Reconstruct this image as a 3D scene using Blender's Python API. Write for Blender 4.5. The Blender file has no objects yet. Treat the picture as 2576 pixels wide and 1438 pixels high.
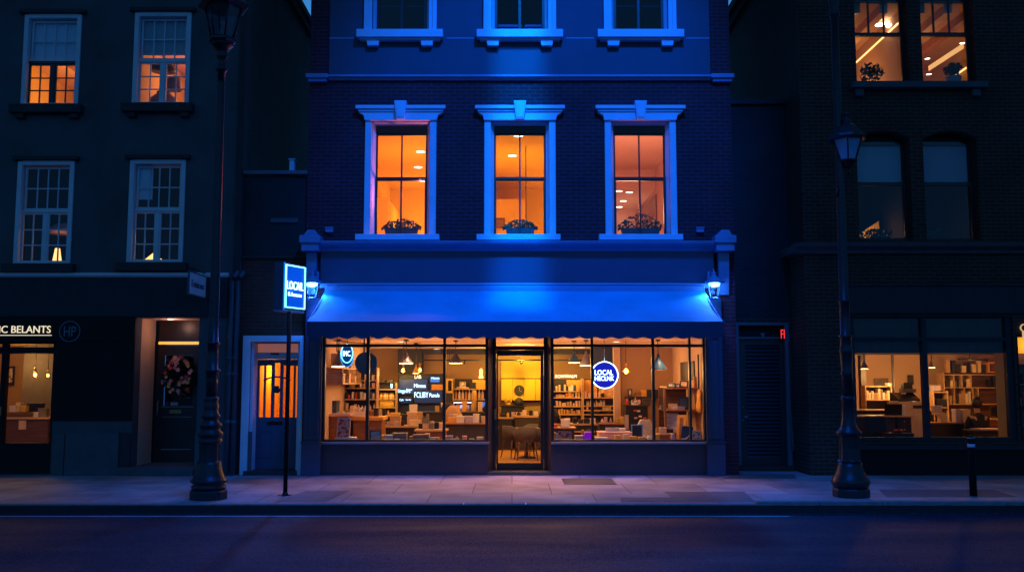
import bpy, math, random
from mathutils import Vector, Matrix
R = math.radians
rnd = random.Random(7)
sc = bpy.context.scene
COL = sc.collection

# ------------------------------------------------------------------ camera
F, DIST, EYE, TILT = 2400.0, 18.2, 1.75, math.atan(0.1)
cT, sT = math.cos(TILT), math.sin(TILT)
def gz(qy, Y):
    t = (719 - qy) / F; a = Y + DIST
    return EYE + a * (sT + t * cT) / (cT - t * sT)
def gx(qx, Y, z):
    return (qx - 1288) * ((Y + DIST) * cT + (z - EYE) * sT) / F
def gy(qy, z=0.0):
    t = (719 - qy) / F
    return (z - EYE) * (cT - t * sT) / (sT + t * cT) - DIST
def XZ(qx, qy, Y):
    z = gz(qy, Y); return gx(qx, Y, z), z
VIEW = {'A': (860, 900, 4.793), 'B': (1060, 900, 4.793), 'C': (1300, 900, 3.785), 'D': (1470, 900, 4.791), 'E': (1660, 900, 4.793),
        'F': (2280, 820, 3.785), 'G': (2480, 820, 3.783), 'H': (0, 840, 3.269), 'Q': (0, 0, 1 / 1.0683)}
def q(v, x, y):
    a, b, s = VIEW[v]; return (a + x / s) / 1.0683, (b + y / s) / 1.0683
def rect(v, x0, y0, x1, y1, Y):
    a = q(v, x0, y0); b = q(v, x1, y1)
    z1, z0 = gz(a[1], Y), gz(b[1], Y); zm = (z0 + z1) / 2
    return gx(a[0], Y, zm), gx(b[0], Y, zm), z0, z1

cam = bpy.data.cameras.new('camera'); cam.sensor_width = 36; cam.lens = 36 * F / 2576
cam.clip_end = 500; cam.clip_start = 0.1
co = bpy.data.objects.new('camera', cam); COL.objects.link(co)
co.location = (0, -DIST, EYE); co.rotation_euler = (R(90) + TILT, 0, 0)
sc.camera = co

# ------------------------------------------------------------------ materials
MATS = {}
def newmat(name):
    m = bpy.data.materials.new(name); m.use_nodes = True
    nt = m.node_tree; nt.nodes.clear()
    return m, nt, nt.nodes.new('ShaderNodeOutputMaterial')
def mat(name, c=(.5, .5, .5), rough=.6, metal=0.0, var=.12, scale=6.0, bump=0.0, bscale=40.0, spec=.5, alpha=None):
    if name in MATS: return MATS[name]
    m, nt, out = newmat(name); N = nt.nodes; L = nt.links
    p = N.new('ShaderNodeBsdfPrincipled')
    p.inputs['Roughness'].default_value = rough; p.inputs['Metallic'].default_value = metal
    p.inputs['Specular IOR Level'].default_value = spec
    tc = N.new('ShaderNodeTexCoord')
    n = N.new('ShaderNodeTexNoise'); n.inputs['Scale'].default_value = scale; n.inputs['Detail'].default_value = 5
    L.new(tc.outputs['Object'], n.inputs['Vector'])
    r = N.new('ShaderNodeValToRGB')
    r.color_ramp.elements[0].position = .3; r.color_ramp.elements[1].position = .7
    r.color_ramp.elements[0].color = (*[max(0, k * (1 - var)) for k in c], 1)
    r.color_ramp.elements[1].color = (*[min(1, k * (1 + var)) for k in c], 1)
    L.new(n.outputs['Fac'], r.inputs['Fac']); L.new(r.outputs['Color'], p.inputs['Base Color'])
    if bump:
        n2 = N.new('ShaderNodeTexNoise'); n2.inputs['Scale'].default_value = bscale; n2.inputs['Detail'].default_value = 4
        L.new(tc.outputs['Object'], n2.inputs['Vector'])
        b = N.new('ShaderNodeBump'); b.inputs['Strength'].default_value = bump; b.inputs['Distance'].default_value = .02
        L.new(n2.outputs['Fac'], b.inputs['Height']); L.new(b.outputs['Normal'], p.inputs['Normal'])
    L.new(p.outputs['BSDF'], out.inputs['Surface'])
    MATS[name] = m; return m
def emat(name, c, s, base=None):
    if name in MATS: return MATS[name]
    m, nt, out = newmat(name)
    p = nt.nodes.new('ShaderNodeBsdfPrincipled')
    p.inputs['Base Color'].default_value = (*(base or c), 1); p.inputs['Roughness'].default_value = .35
    p.inputs['Emission Color'].default_value = (*c, 1); p.inputs['Emission Strength'].default_value = s
    nt.links.new(p.outputs['BSDF'], out.inputs['Surface']); MATS[name] = m; return m
def glassmat(name, tint=(.95, .97, 1), ior=1.33, rough=.01):
    m, nt, out = newmat(name); N = nt.nodes; L = nt.links
    fr = N.new('ShaderNodeFresnel'); ge = N.new('ShaderNodeNewGeometry'); mr = N.new('ShaderNodeMapRange')
    mr.inputs[3].default_value = ior; mr.inputs[4].default_value = 1 / ior      # the same reflection on both faces of the pane
    L.new(ge.outputs['Backfacing'], mr.inputs[0]); L.new(mr.outputs[0], fr.inputs['IOR'])
    t = N.new('ShaderNodeBsdfTransparent'); t.inputs['Color'].default_value = (*tint, 1)
    g = N.new('ShaderNodeBsdfGlossy'); g.inputs['Roughness'].default_value = rough
    mx = N.new('ShaderNodeMixShader')
    L.new(fr.outputs['Fac'], mx.inputs['Fac']); L.new(t.outputs['BSDF'], mx.inputs[1]); L.new(g.outputs['BSDF'], mx.inputs[2])
    L.new(mx.outputs['Shader'], out.inputs['Surface']); MATS[name] = m; return m
def brickmat(name, c1, c2, mortar, axis='x', bw=.225, bh=.075, var=.25, bump=.6, ms=.012, rough=.85, offs=.5, coursed=None):
    m, nt, out = newmat(name); N = nt.nodes; L = nt.links
    tc = N.new('ShaderNodeTexCoord'); sp = N.new('ShaderNodeSeparateXYZ'); cb = N.new('ShaderNodeCombineXYZ')
    L.new(tc.outputs['Object'], sp.inputs[0])
    L.new(sp.outputs[{'x': 0, 'y': 1, 'g': 0}[axis]], cb.inputs[0]); L.new(sp.outputs[1 if axis == 'g' else 2], cb.inputs[1])
    b = N.new('ShaderNodeTexBrick'); b.inputs['Scale'].default_value = 1
    b.inputs['Brick Width'].default_value = bw; b.inputs['Row Height'].default_value = bh
    b.inputs['Mortar Size'].default_value = ms; b.inputs['Mortar Smooth'].default_value = .15; b.offset = offs
    b.inputs['Color1'].default_value = (*c1, 1); b.inputs['Color2'].default_value = (*c2, 1); b.inputs['Mortar'].default_value = (*mortar, 1)
    L.new(cb.outputs[0], b.inputs['Vector'])
    n = N.new('ShaderNodeTexNoise'); n.inputs['Scale'].default_value = 1.3; n.inputs['Detail'].default_value = 6
    L.new(tc.outputs['Object'], n.inputs['Vector'])
    mr = N.new('ShaderNodeMapRange'); mr.inputs[1].default_value = .3; mr.inputs[2].default_value = .7
    mr.inputs[3].default_value = 1 - var; mr.inputs[4].default_value = 1 + var
    L.new(n.outputs['Fac'], mr.inputs[0])
    mm = N.new('ShaderNodeMix'); mm.data_type = 'RGBA'; mm.blend_type = 'MULTIPLY'; mm.inputs['Factor'].default_value = 1
    L.new(b.outputs['Color'], mm.inputs['A']); L.new(mr.outputs[0], mm.inputs['B'])
    p = N.new('ShaderNodeBsdfPrincipled'); p.inputs['Roughness'].default_value = rough
    L.new(mm.outputs['Result'], p.inputs['Base Color'])
    n2 = N.new('ShaderNodeTexNoise'); n2.inputs['Scale'].default_value = 45; L.new(tc.outputs['Object'], n2.inputs['Vector'])
    ad = N.new('ShaderNodeMath'); ad.operation = 'MULTIPLY_ADD'; ad.inputs[1].default_value = -1.0
    L.new(b.outputs['Fac'], ad.inputs[0]); L.new(n2.outputs['Fac'], ad.inputs[2])
    bp = N.new('ShaderNodeBump'); bp.inputs['Strength'].default_value = bump; bp.inputs['Distance'].default_value = .012
    L.new(ad.outputs[0], bp.inputs['Height']); L.new(bp.outputs['Normal'], p.inputs['Normal'])
    L.new(p.outputs['BSDF'], out.inputs['Surface']); MATS[name] = m; return m
def woodmat(name, c, rough=.45, axis=0, sc_=1.0):
    m, nt, out = newmat(name); N = nt.nodes; L = nt.links
    tc = N.new('ShaderNodeTexCoord'); mp = N.new('ShaderNodeMapping')
    s = [14, 14, 14]; s[axis] = 1.2; mp.inputs['Scale'].default_value = [k * sc_ for k in s]
    L.new(tc.outputs['Object'], mp.inputs['Vector'])
    n = N.new('ShaderNodeTexNoise'); n.inputs['Scale'].default_value = 1.6; n.inputs['Detail'].default_value = 6
    L.new(mp.outputs[0], n.inputs['Vector'])
    r = N.new('ShaderNodeValToRGB'); r.color_ramp.elements[0].position = .3; r.color_ramp.elements[1].position = .72
    r.color_ramp.elements[0].color = (*[k * .62 for k in c], 1); r.color_ramp.elements[1].color = (*[min(1, k * 1.2) for k in c], 1)
    L.new(n.outputs['Fac'], r.inputs['Fac'])
    p = N.new('ShaderNodeBsdfPrincipled'); p.inputs['Roughness'].default_value = rough
    L.new(r.outputs['Color'], p.inputs['Base Color']); L.new(p.outputs['BSDF'], out.inputs['Surface'])
    MATS[name] = m; return m
def printmat(name, a, b, sx=18, sz=30):
    """blotchy printed picture"""
    m, nt, out = newmat(name); N = nt.nodes; L = nt.links
    tc = N.new('ShaderNodeTexCoord'); mp = N.new('ShaderNodeMapping'); mp.inputs['Scale'].default_value = (sx, sx, sz)
    L.new(tc.outputs['Object'], mp.inputs['Vector'])
    n = N.new('ShaderNodeTexNoise'); n.inputs['Scale'].default_value = .6; n.inputs['Detail'].default_value = 2
    L.new(mp.outputs[0], n.inputs['Vector'])
    r = N.new('ShaderNodeValToRGB'); r.color_ramp.elements[0].position = .46; r.color_ramp.elements[1].position = .56
    r.color_ramp.elements[0].color = (*a, 1); r.color_ramp.elements[1].color = (*b, 1)
    L.new(n.outputs['Fac'], r.inputs['Fac'])
    p = N.new('ShaderNodeBsdfPrincipled'); p.inputs['Roughness'].default_value = .5
    L.new(r.outputs['Color'], p.inputs['Base Color']); L.new(p.outputs['BSDF'], out.inputs['Surface'])
    MATS[name] = m; return m

M = MATS
# outside
brickmat('brick_plum', (.15, .011, .021), (.085, .008, .015), (.12, .03, .055), 'x', bump=.9)
brickmat('brick_plum_side', (.15, .055, .07), (.10, .04, .05), (.14, .1, .12), 'y')
brickmat('brick_brown', (.13, .03, .018), (.08, .02, .012), (.1, .04, .03), 'x')
brickmat('brick_brown_side', (.17, .06, .035), (.11, .04, .025), (.12, .085, .07), 'y')
brickmat('brick_dark', (.062, .024, .015), (.04, .017, .012), (.075, .05, .042), 'x')
brickmat('brick_dark_side', (.05, .03, .028), (.03, .022, .02), (.07, .055, .05), 'y')
brickmat('brick_soot_side', (.06, .06, .055), (.03, .03, .03), (.1, .1, .1), 'y', bump=1.0)
brickmat('painted_brick', (.022, .025, .03), (.017, .02, .024), (.017, .02, .024), 'x', bump=.35)
brickmat('paving', (.38, .33, .34), (.27, .24, .255), (.06, .05, .05), 'g', bw=1.25, bh=1.5, bump=.25, ms=.008, rough=.62, var=.38)
mat('render_grey', (.075, .085, .1), .85, var=.28, scale=.9, bump=.35, bscale=35)
mat('render_navy', (.05, .07, .12), .75, var=.08, scale=1.5, bump=.1, bscale=70)
mat('paint_navy', (.045, .06, .13), .38, var=.06, scale=2)
mat('paint_riser', (.05, .045, .075), .42, var=.08, scale=3)
mat('trim_blue', (.5, .62, .78), .5, var=.06, scale=3)
mat('trim_deep', (.18, .25, .45), .5, var=.08, scale=3)
mat('trim_grey', (.58, .66, .74), .55, var=.07, scale=3)
mat('trim_dull', (.11, .12, .14), .6, var=.1, scale=3)
mat('stone_dark', (.03, .032, .036), .8, var=.2, scale=4, bump=.2)
mat('stone_pale', (.075, .09, .105), .8, var=.15, scale=4, bump=.2)
mat('black_paint', (.008, .008, .01), .6, spec=.2, var=.1)
mat('sash_black', (.018, .016, .02), .4, var=.1)
mat('door_blue', (.04, .065, .12), .35, var=.06, scale=3)
mat('door_black', (.022, .018, .02), .35, var=.1)
mat('fabric_awning', (.02, .33, .56), .8, var=.1, scale=1.6, bump=.35, bscale=5)
mat('fabric_valance', (.015, .035, .085), .85, var=.06, scale=2.5, bump=.1, bscale=200)
mat('iron', (.022, .024, .03), .38, metal=.3, var=.2, scale=14, bump=.15, bscale=50)
mat('pipe_blue', (.06, .09, .13), .45, var=.15)
mat('brass', (.5, .3, .1), .35, metal=.9)
mat('steel', (.45, .45, .47), .3, metal=.9)
mat('teal_board', (.022, .034, .045), .6, spec=.25, var=.08)
mat('blind_teal', (.3, .42, .46), .9, var=.04)
mat('blind_warm', (.32, .32, .38), .9, var=.04)
mat('blind_blue', (.6, .78, .85), .9, var=.03)
mat('kerb_face_shade', (.02, .02, .022), .8, var=.2, scale=8, bump=.2); mat('kerb_top_lit', (.22, .2, .2), .7, var=.2, scale=8, bump=.2)  # one kerb: shaded face and lit top put into two colours
mat('cover_iron', (.075, .07, .09), .55, metal=.2, var=.2, scale=8)
mat('patch_dark', (.13, .12, .13), .75, var=.2, scale=5, bump=.2)
mat('line_paint', (.5, .47, .4), .7, var=.3, scale=25)
mat('leaf', (.035, .075, .03), .6, var=.5, scale=9)
mat('leaf_dark', (.02, .045, .025), .6, var=.5, scale=9)
mat('pot_grey', (.28, .26, .24), .7)
mat('pot_dark', (.05, .05, .055), .7)
mat('flower_red', (.75, .06, .05), .6); mat('flower_pink', (.8, .4, .42), .6); mat('flower_gold', (.9, .5, .1), .6)
mat('roof_slate', (.05, .05, .055), .7)
glassmat('glass'); glassmat('glass_dark', (.55, .6, .7), 1.6); glassmat('glass_amber', (1, .62, .2)); glassmat('glass_lantern', (.75, .8, .9), 1.5)
# inside
mat('wall_tan', (.44, .27, .13), .8, var=.05, scale=1.2)
mat('wall_cream', (.66, .46, .32), .8, var=.04, scale=1.2)
mat('wall_salmon', (.78, .52, .44), .8, var=.04, scale=1.2)
mat('wall_yellow', (.85, .52, .04), .7, var=.03, scale=1.2)
mat('wall_orange', (.9, .62, .12), .8, var=.03, scale=1.2)
mat('ceiling_cream', (.8, .52, .42), .8, var=.03, scale=1.2)
mat('dark_panel', (.016, .014, .018), .5, var=.1)
mat('room_dark', (.02, .025, .03), .8)
woodmat('floor_oak', (.74, .42, .08), .4, 0)
woodmat('wood_pale', (.62, .40, .20), .5, 0)
woodmat('wood_mid', (.34, .14, .05), .45, 0)
woodmat('wood_dark', (.16, .075, .04), .45, 0)
mat('orange_panel', (.82, .40, .06), .55)
mat('char', (.022, .02, .024), .5); mat('char2', (.045, .04, .042), .6); mat('white', (.78, .74, .7), .55)
mat('cream', (.75, .58, .38), .6); mat('kraft', (.5, .32, .16), .7); mat('grey', (.2, .18, .18), .6); mat('lilac', (.5, .42, .55), .6)
mat('navy', (.03, .05, .13), .4); mat('blue', (.04, .14, .38), .4); mat('red', (.6, .05, .04), .5); mat('purple', (.3, .03, .55), .4)
mat('gold', (.75, .46, .06), .4); mat('pinkish', (.72, .48, .45), .6); mat('black', (.012, .012, .014), .4); mat('seat_grey', (.12, .105, .105), .8, bump=.1, bscale=120)
mat('shade_blue', (.03, .12, .22), .4); mat('shade_grey', (.22, .19, .18), .4); mat('shade_white', (.7, .6, .5), .5)
mat('skin', (.5, .3, .22), .6); mat('hair', (.02, .015, .012), .6); mat('cloth_black', (.015, .015, .02), .85)
mat('bottle_gold', (.7, .5, .08), .2); mat('bottle_amber', (.45, .2, .03), .2); mat('bottle_white', (.7, .62, .55), .3)
printmat('print_food', (.75, .55, .5), (.5, .05, .03), 14, 26); printmat('print_mono', (.68, .62, .62), (.14, .12, .13), 22, 30)
printmat('print_text', (.72, .66, .66), (.4, .36, .42), 5, 120); printmat('print_photo', (.62, .3, .26), (.1, .06, .07), 16, 16)
printmat('print_warm', (.66, .36, .2), (.8, .6, .4), 12, 20)
emat('bulb_warm', (1, .6, .16), 26); emat('bulb_amber', (1, .42, .05), 5); emat('spot_disc', (1, .72, .42), 9); emat('disc_white', (1, .8, .6), 7)
emat('neon_white', (.55, .85, 1), 5.5); emat('neon_cyan', (.18, .75, 1), 4.0); emat('sign_blue', (.0, .10, .85), .7, (.01, .03, .2)); emat('sign_deep', (.01, .01, .55), .7, (.01, .01, .1))
emat('sign_oval', (.0, .06, .3), .35, (.01, .05, .15)); emat('screen_navy', (.0, .035, .12), .5, (.01, .02, .06)); emat('screen_blue', (.0, .22, .75), 1.0, (.02, .05, .1)); emat('screen_teal', (.0, .07, .2), .6, (.01, .02, .06))
emat('text_ice', (.45, .8, 1), 3.0); emat('text_warm', (1, .78, .5), 2.6); emat('text_cream', (1, .84, .55), .9); emat('text_gold', (1, .62, .25), .6); emat('red_led', (1, .03, .03), 1.3); emat('strip_gold', (1, .5, .05), 1.0)
emat('blue_lamp', (.08, .48, 1), 22); emat('strip_lilac', (.6, .6, 1), 2.5); emat('glow_yellow', (1, .62, .05), 1.6); emat('lamp_shade_lit', (1, .5, .15), 2.2)

# ------------------------------------------------------------------ mesh builder
class MB:
    def __init__(s): s.v = []; s.f = []; s.sm = []
    def add(s, vs, fs, smooth=False):
        n = len(s.v); s.v += [tuple(p) for p in vs]; s.f += [tuple(n + i for i in f) for f in fs]; s.sm += [smooth] * len(fs); return s
    def box(s, x0, x1, y0, y1, z0, z1):
        return s.add([(x0, y0, z0), (x1, y0, z0), (x1, y1, z0), (x0, y1, z0), (x0, y0, z1), (x1, y0, z1), (x1, y1, z1), (x0, y1, z1)],
                     [(0, 3, 2, 1), (4, 5, 6, 7), (0, 1, 5, 4), (1, 2, 6, 5), (2, 3, 7, 6), (3, 0, 4, 7)])
    def prism(s, poly, y0, y1):      # polygon in x,z (counter-clockwise seen from -y)
        n = len(poly)
        vs = [(x, y0, z) for x, z in poly] + [(x, y1, z) for x, z in poly]
        fs = [tuple(range(n)), tuple(range(2 * n - 1, n - 1, -1))] + [(i, n + i, n + (i + 1) % n, (i + 1) % n) for i in range(n)]
        return s.add(vs, fs)
    def prism_x(s, poly, x0, x1):    # polygon in y,z extruded along x
        n = len(poly)
        vs = [(x0, y, z) for y, z in poly] + [(x1, y, z) for y, z in poly]
        fs = [tuple(range(n - 1, -1, -1)), tuple(range(n, 2 * n))] + [(i, (i + 1) % n, n + (i + 1) % n, n + i) for i in range(n)]
        return s.add(vs, fs)
    def prism_z(s, poly, z0, z1):
        n = len(poly)
        vs = [(x, y, z0) for x, y in poly] + [(x, y, z1) for x, y in poly]
        fs = [tuple(range(n - 1, -1, -1)), tuple(range(n, 2 * n))] + [(i, (i + 1) % n, n + (i + 1) % n, n + i) for i in range(n)]
        return s.add(vs, fs)
    def lathe(s, prof, c=(0, 0, 0), seg=20, smooth=True, flute=0, rot=0.0):
        vs = []; fs = []
        for r, z in prof:
            for k in range(seg):
                a = 2 * math.pi * k / seg + rot
                rr = r * (1 + (flute if k % 2 else 0))
                vs.append((c[0] + rr * math.cos(a), c[1] + rr * math.sin(a), c[2] + z))
        for i in range(len(prof) - 1):
            for k in range(seg):
                a, b = i * seg + k, i * seg + (k + 1) % seg
                fs.append((a, b, b + seg, a + seg))
        fs.append(tuple(range(seg - 1, -1, -1))); m = (len(prof) - 1) * seg; fs.append(tuple(range(m, m + seg)))
        return s.add(vs, fs, smooth)
    def tube(s, pts, r, seg=10):
        pts = [Vector(p) for p in pts]; rs = r if isinstance(r, (list, tuple)) else [r] * len(pts)
        vs = []; fs = []
        for i, p in enumerate(pts):
            d = (pts[min(i + 1, len(pts) - 1)] - pts[max(i - 1, 0)]).normalized()
            u = d.cross(Vector((0, 0, 1)) if abs(d.z) < .9 else Vector((1, 0, 0))).normalized(); w = d.cross(u)
            for k in range(seg):
                a = 2 * math.pi * k / seg
                vs.append(p + rs[i] * (math.cos(a) * u + math.sin(a) * w))
        for i in range(len(pts) - 1):
            for k in range(seg):
                a, b = i * seg + k, i * seg + (k + 1) % seg
                fs.append((a, a + seg, b + seg, b))
        fs.append(tuple(range(seg))); m = (len(pts) - 1) * seg; fs.append(tuple(range(m + seg - 1, m - 1, -1)))
        return s.add(vs, fs, True)
    def ball(s, c, r, sz=1.0, seg=12, rings=8):
        prof = [(max(.0008, r * math.sin(math.pi * i / rings)), -r * sz * math.cos(math.pi * i / rings)) for i in range(rings + 1)]
        return s.lathe(prof, c, seg)
    def disc_y(s, c, rx, rz, y0, y1, seg=40):   # a disc standing in the x,z plane
        poly = [(c[0] + rx * math.cos(2 * math.pi * k / seg), c[1] + rz * math.sin(2 * math.pi * k / seg)) for k in range(seg)]
        return s.prism(poly, y0, y1)
    def ring_y(s, c, rx, rz, w, y0, y1, seg=48):
        vs = []; fs = []
        for k in range(seg):
            a = 2 * math.pi * k / seg; ca, sa = math.cos(a), math.sin(a)
            for (ex, y) in ((0, y0), (w, y0), (w, y1), (0, y1)):
                vs.append((c[0] + (rx - ex) * ca, y, c[1] + (rz - ex) * sa))
        for k in range(seg):
            a, b = 4 * k, 4 * ((k + 1) % seg)
            for j in range(4): fs.append((a + j, b + j, b + (j + 1) % 4, a + (j + 1) % 4))
        return s.add(vs, fs)
    def wall(s, x0, x1, z0, z1, holes, y0, y1):
        """a slab in the x,z plane with rectangular holes (a,b,c,d) and their reveals"""
        xs = sorted({x0, x1, *[h[0] for h in holes], *[h[1] for h in holes]}); zs = sorted({z0, z1, *[h[2] for h in holes], *[h[3] for h in holes]})
        xs = [x for x in xs if x0 <= x <= x1]; zs = [z for z in zs if z0 <= z <= z1]
        solid = lambda i, j: 0 <= i < len(xs) - 1 and 0 <= j < len(zs) - 1 and not any(h[0] < (xs[i] + xs[i + 1]) / 2 < h[1] and h[2] < (zs[j] + zs[j + 1]) / 2 < h[3] for h in holes)
        for i in range(len(xs) - 1):
            for j in range(len(zs) - 1):
                if not solid(i, j): continue
                a, b, c, d = xs[i], xs[i + 1], zs[j], zs[j + 1]
                s.add([(a, y0, c), (b, y0, c), (b, y0, d), (a, y0, d)], [(0, 1, 2, 3)]); s.add([(a, y1, c), (b, y1, c), (b, y1, d), (a, y1, d)], [(3, 2, 1, 0)])
                if not solid(i - 1, j): s.add([(a, y0, c), (a, y1, c), (a, y1, d), (a, y0, d)], [(3, 2, 1, 0)])
                if not solid(i + 1, j): s.add([(b, y0, c), (b, y1, c), (b, y1, d), (b, y0, d)], [(0, 1, 2, 3)])
                if not solid(i, j - 1): s.add([(a, y0, c), (b, y0, c), (b, y1, c), (a, y1, c)], [(3, 2, 1, 0)])
                if not solid(i, j + 1): s.add([(a, y0, d), (b, y0, d), (b, y1, d), (a, y1, d)], [(0, 1, 2, 3)])
        return s
    def leaves(s, fn, n, size, r_):
        for _ in range(n):
            c = Vector(fn()); u = Vector((r_.gauss(0, 1), r_.gauss(0, 1), r_.gauss(0, 1))).normalized()
            w = u.orthogonal().normalized(); w.rotate(Matrix.Rotation(r_.uniform(0, 6.28), 3, u)); t = u.cross(w)
            k = size * r_.uniform(.6, 1.3)
            s.add([c - w * k, c + t * k * .5 + u * k * .12, c + w * k, c - t * k * .5 + u * k * .12], [(0, 1, 2, 3)])
        return s
    def xf(s, mtx):
        s.v = [tuple(mtx @ Vector(p)) for p in s.v]; return s
    def build(s, name, m, parent=None, bevel=0.0):
        o_ = Vector(BASE.get(parent.name, (0, 0, 0))) if parent else Vector((0, 0, 0))
        me = bpy.data.meshes.new(name)
        me.from_pydata([tuple(Vector(p) - o_) for p in s.v], [], s.f); me.update()
        me.polygons.foreach_set('use_smooth', s.sm)
        me.materials.append(M[m] if isinstance(m, str) else m)
        o = bpy.data.objects.new(name, me); COL.objects.link(o)
        if parent: o.parent = parent; BASE[o.name] = tuple(o_)
        if bevel:
            b = o.modifiers.new('edge', 'BEVEL'); b.width = bevel; b.segments = 2; b.limit_method = 'ANGLE'; b.angle_limit = R(40)
        return o
BASE = {}
def tag(o, label=None, cat=None, group=None, kind=None):
    if label: o['label'] = label
    if cat: o['category'] = cat
    if group: o['group'] = group
    if kind: o['kind'] = kind
    return o
def thing(name, label, cat, loc=(0, 0, 0), group=None):
    o = bpy.data.objects.new(name, None); COL.objects.link(o); o.location = loc; o.empty_display_size = .2
    BASE[o.name] = tuple(loc); return tag(o, label, cat, group)
def struct(o): o['kind'] = 'structure'; return o
def copy_tree(o, parent=None):
    c = o.copy(); COL.objects.link(c)
    if parent: c.parent = parent
    for ch in list(o.children): copy_tree(ch, c)
    return c
def text(name, s, x0, x1, zc, Y, m, parent, h=None, ext=.006, frame=None):
    """lettering fitted to a width, standing in x,z at depth Y; frame = a matrix for a turned face"""
    cu = bpy.data.curves.new(name, 'FONT'); cu.body = s; cu.extrude = ext; cu.align_x = 'CENTER'; cu.align_y = 'CENTER'; cu.resolution_u = 3
    t = bpy.data.objects.new(name, cu); COL.objects.link(t)
    bpy.context.view_layer.update()
    me = bpy.data.meshes.new_from_object(t.evaluated_get(bpy.context.evaluated_depsgraph_get()))
    bpy.data.objects.remove(t)
    xs = [v.co.x for v in me.vertices]; ys = [v.co.y for v in me.vertices]
    w0, h0 = max(xs) - min(xs), max(ys) - min(ys); cx, cy = (max(xs) + min(xs)) / 2, (max(ys) + min(ys)) / 2
    kx = (x1 - x0) / w0; kz = (h / h0) if h else kx
    o_ = Vector(BASE.get(parent.name, (0, 0, 0))) if parent else Vector((0, 0, 0))
    for v in me.vertices:
        lx, lz, ly = (v.co.x - cx) * kx, (v.co.y - cy) * kz, -v.co.z
        p = (frame @ Vector((lx, ly, lz))) if frame else Vector(((x0 + x1) / 2 + lx, Y + ly, zc + lz))
        v.co = p - o_
    me.materials.clear(); me.materials.append(M[m])
    o = bpy.data.objects.new(name, me); COL.objects.link(o)
    if parent: o.parent = parent; BASE[o.name] = tuple(o_)
    return o
def lamp(name, loc, e, c, r=.06, kind='POINT', **kw):
    l = bpy.data.lights.new(name, kind); l.energy = e; l.color = c
    if kind in ('POINT', 'SPOT'): l.shadow_soft_size = r
    for k, v in kw.items(): setattr(l, k, v)
    o = bpy.data.objects.new(name, l); COL.objects.link(o); o.location = loc; return o
def aim(o, target):
    d = Vector(target) - o.location; o.rotation_euler = d.to_track_quat('-Z', 'Y').to_euler()
SKY = 0.15; SUNROT = 0
# ------------------------------------------------------------------ ground
KY0 = gy(1267)                 # front edge of the kerb top
KY1 = KY0 + .16
b = MB(); b.add([(-30, KY1, 0), (30, KY1, 0), (30, 1.2, 0), (-30, 1.2, 0)], [(0, 1, 2, 3)])
struct(b.build('pavement', 'paving'))
ROADZ = -.135
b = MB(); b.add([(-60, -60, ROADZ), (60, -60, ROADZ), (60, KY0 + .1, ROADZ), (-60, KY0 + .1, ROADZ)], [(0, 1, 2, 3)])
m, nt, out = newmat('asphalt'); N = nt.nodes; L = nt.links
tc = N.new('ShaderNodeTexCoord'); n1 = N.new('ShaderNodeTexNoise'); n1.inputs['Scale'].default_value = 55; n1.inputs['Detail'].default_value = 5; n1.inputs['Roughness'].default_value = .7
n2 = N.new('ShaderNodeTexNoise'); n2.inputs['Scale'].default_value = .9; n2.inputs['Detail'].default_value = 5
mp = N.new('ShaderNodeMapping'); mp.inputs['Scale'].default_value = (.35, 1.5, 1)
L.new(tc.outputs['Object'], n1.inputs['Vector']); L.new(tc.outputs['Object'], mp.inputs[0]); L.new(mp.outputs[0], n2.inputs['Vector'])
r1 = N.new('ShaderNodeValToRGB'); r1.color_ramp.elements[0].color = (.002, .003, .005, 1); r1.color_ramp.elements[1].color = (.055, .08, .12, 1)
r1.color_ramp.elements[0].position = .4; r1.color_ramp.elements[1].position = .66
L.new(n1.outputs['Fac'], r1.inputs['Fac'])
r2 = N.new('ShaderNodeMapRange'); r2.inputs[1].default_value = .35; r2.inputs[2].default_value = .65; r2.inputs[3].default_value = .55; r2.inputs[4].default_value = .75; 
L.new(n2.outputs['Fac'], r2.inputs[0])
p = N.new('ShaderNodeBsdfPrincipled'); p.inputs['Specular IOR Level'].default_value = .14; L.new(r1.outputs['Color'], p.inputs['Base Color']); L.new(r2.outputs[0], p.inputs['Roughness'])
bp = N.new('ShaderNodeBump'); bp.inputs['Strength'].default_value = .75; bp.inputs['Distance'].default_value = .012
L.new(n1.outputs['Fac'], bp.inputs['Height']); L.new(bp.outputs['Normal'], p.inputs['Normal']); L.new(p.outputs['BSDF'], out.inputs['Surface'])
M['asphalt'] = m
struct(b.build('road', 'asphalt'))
b = MB(); b2 = MB(); x = -16.0; xs = gx(1905, KY0, 0)
while x < 16:
    up = .035 if x + .5 > xs else .0
    w = .9
    if x < xs < x + w: w = xs - x
    b.box(x + .004, x + w - .004, KY0, KY1 + .02, -.028, .004 + up); x += w
struct(b.build('kerb', 'kerb_top_lit', bevel=.012)); struct(MB().box(-16, 16, KY0 + .008, KY1 + .02, ROADZ - .05, -.0285).build('kerb_face_shade', 'kerb_face_shade'))
b = MB(); ly = gy(1299, ROADZ); b.add([(-16, ly, ROADZ + .004), (gx(1990, ly, 0), ly, ROADZ + .004), (gx(1985, ly, 0), ly + .07, ROADZ + .004), (-16, ly + .07, ROADZ + .004)], [(0, 1, 2, 3)])
struct(b.build('road_edge_line', 'line_paint'))
b = MB()                                                    # grit and fallen leaves along the gutter
for _ in range(260):
    gxx = rnd.uniform(-9, 9); gyy = KY0 - abs(rnd.gauss(0, .05)) - .01; s_ = rnd.uniform(.004, .012)
    b.add([(gxx - s_, gyy - s_, ROADZ + .006), (gxx + s_, gyy - s_ * .6, ROADZ + .012), (gxx + s_ * .7, gyy + s_, ROADZ + .006 + s_), (gxx - s_ * .8, gyy + s_ * .7, ROADZ + .01)], [(0, 1, 2, 3)])
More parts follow.
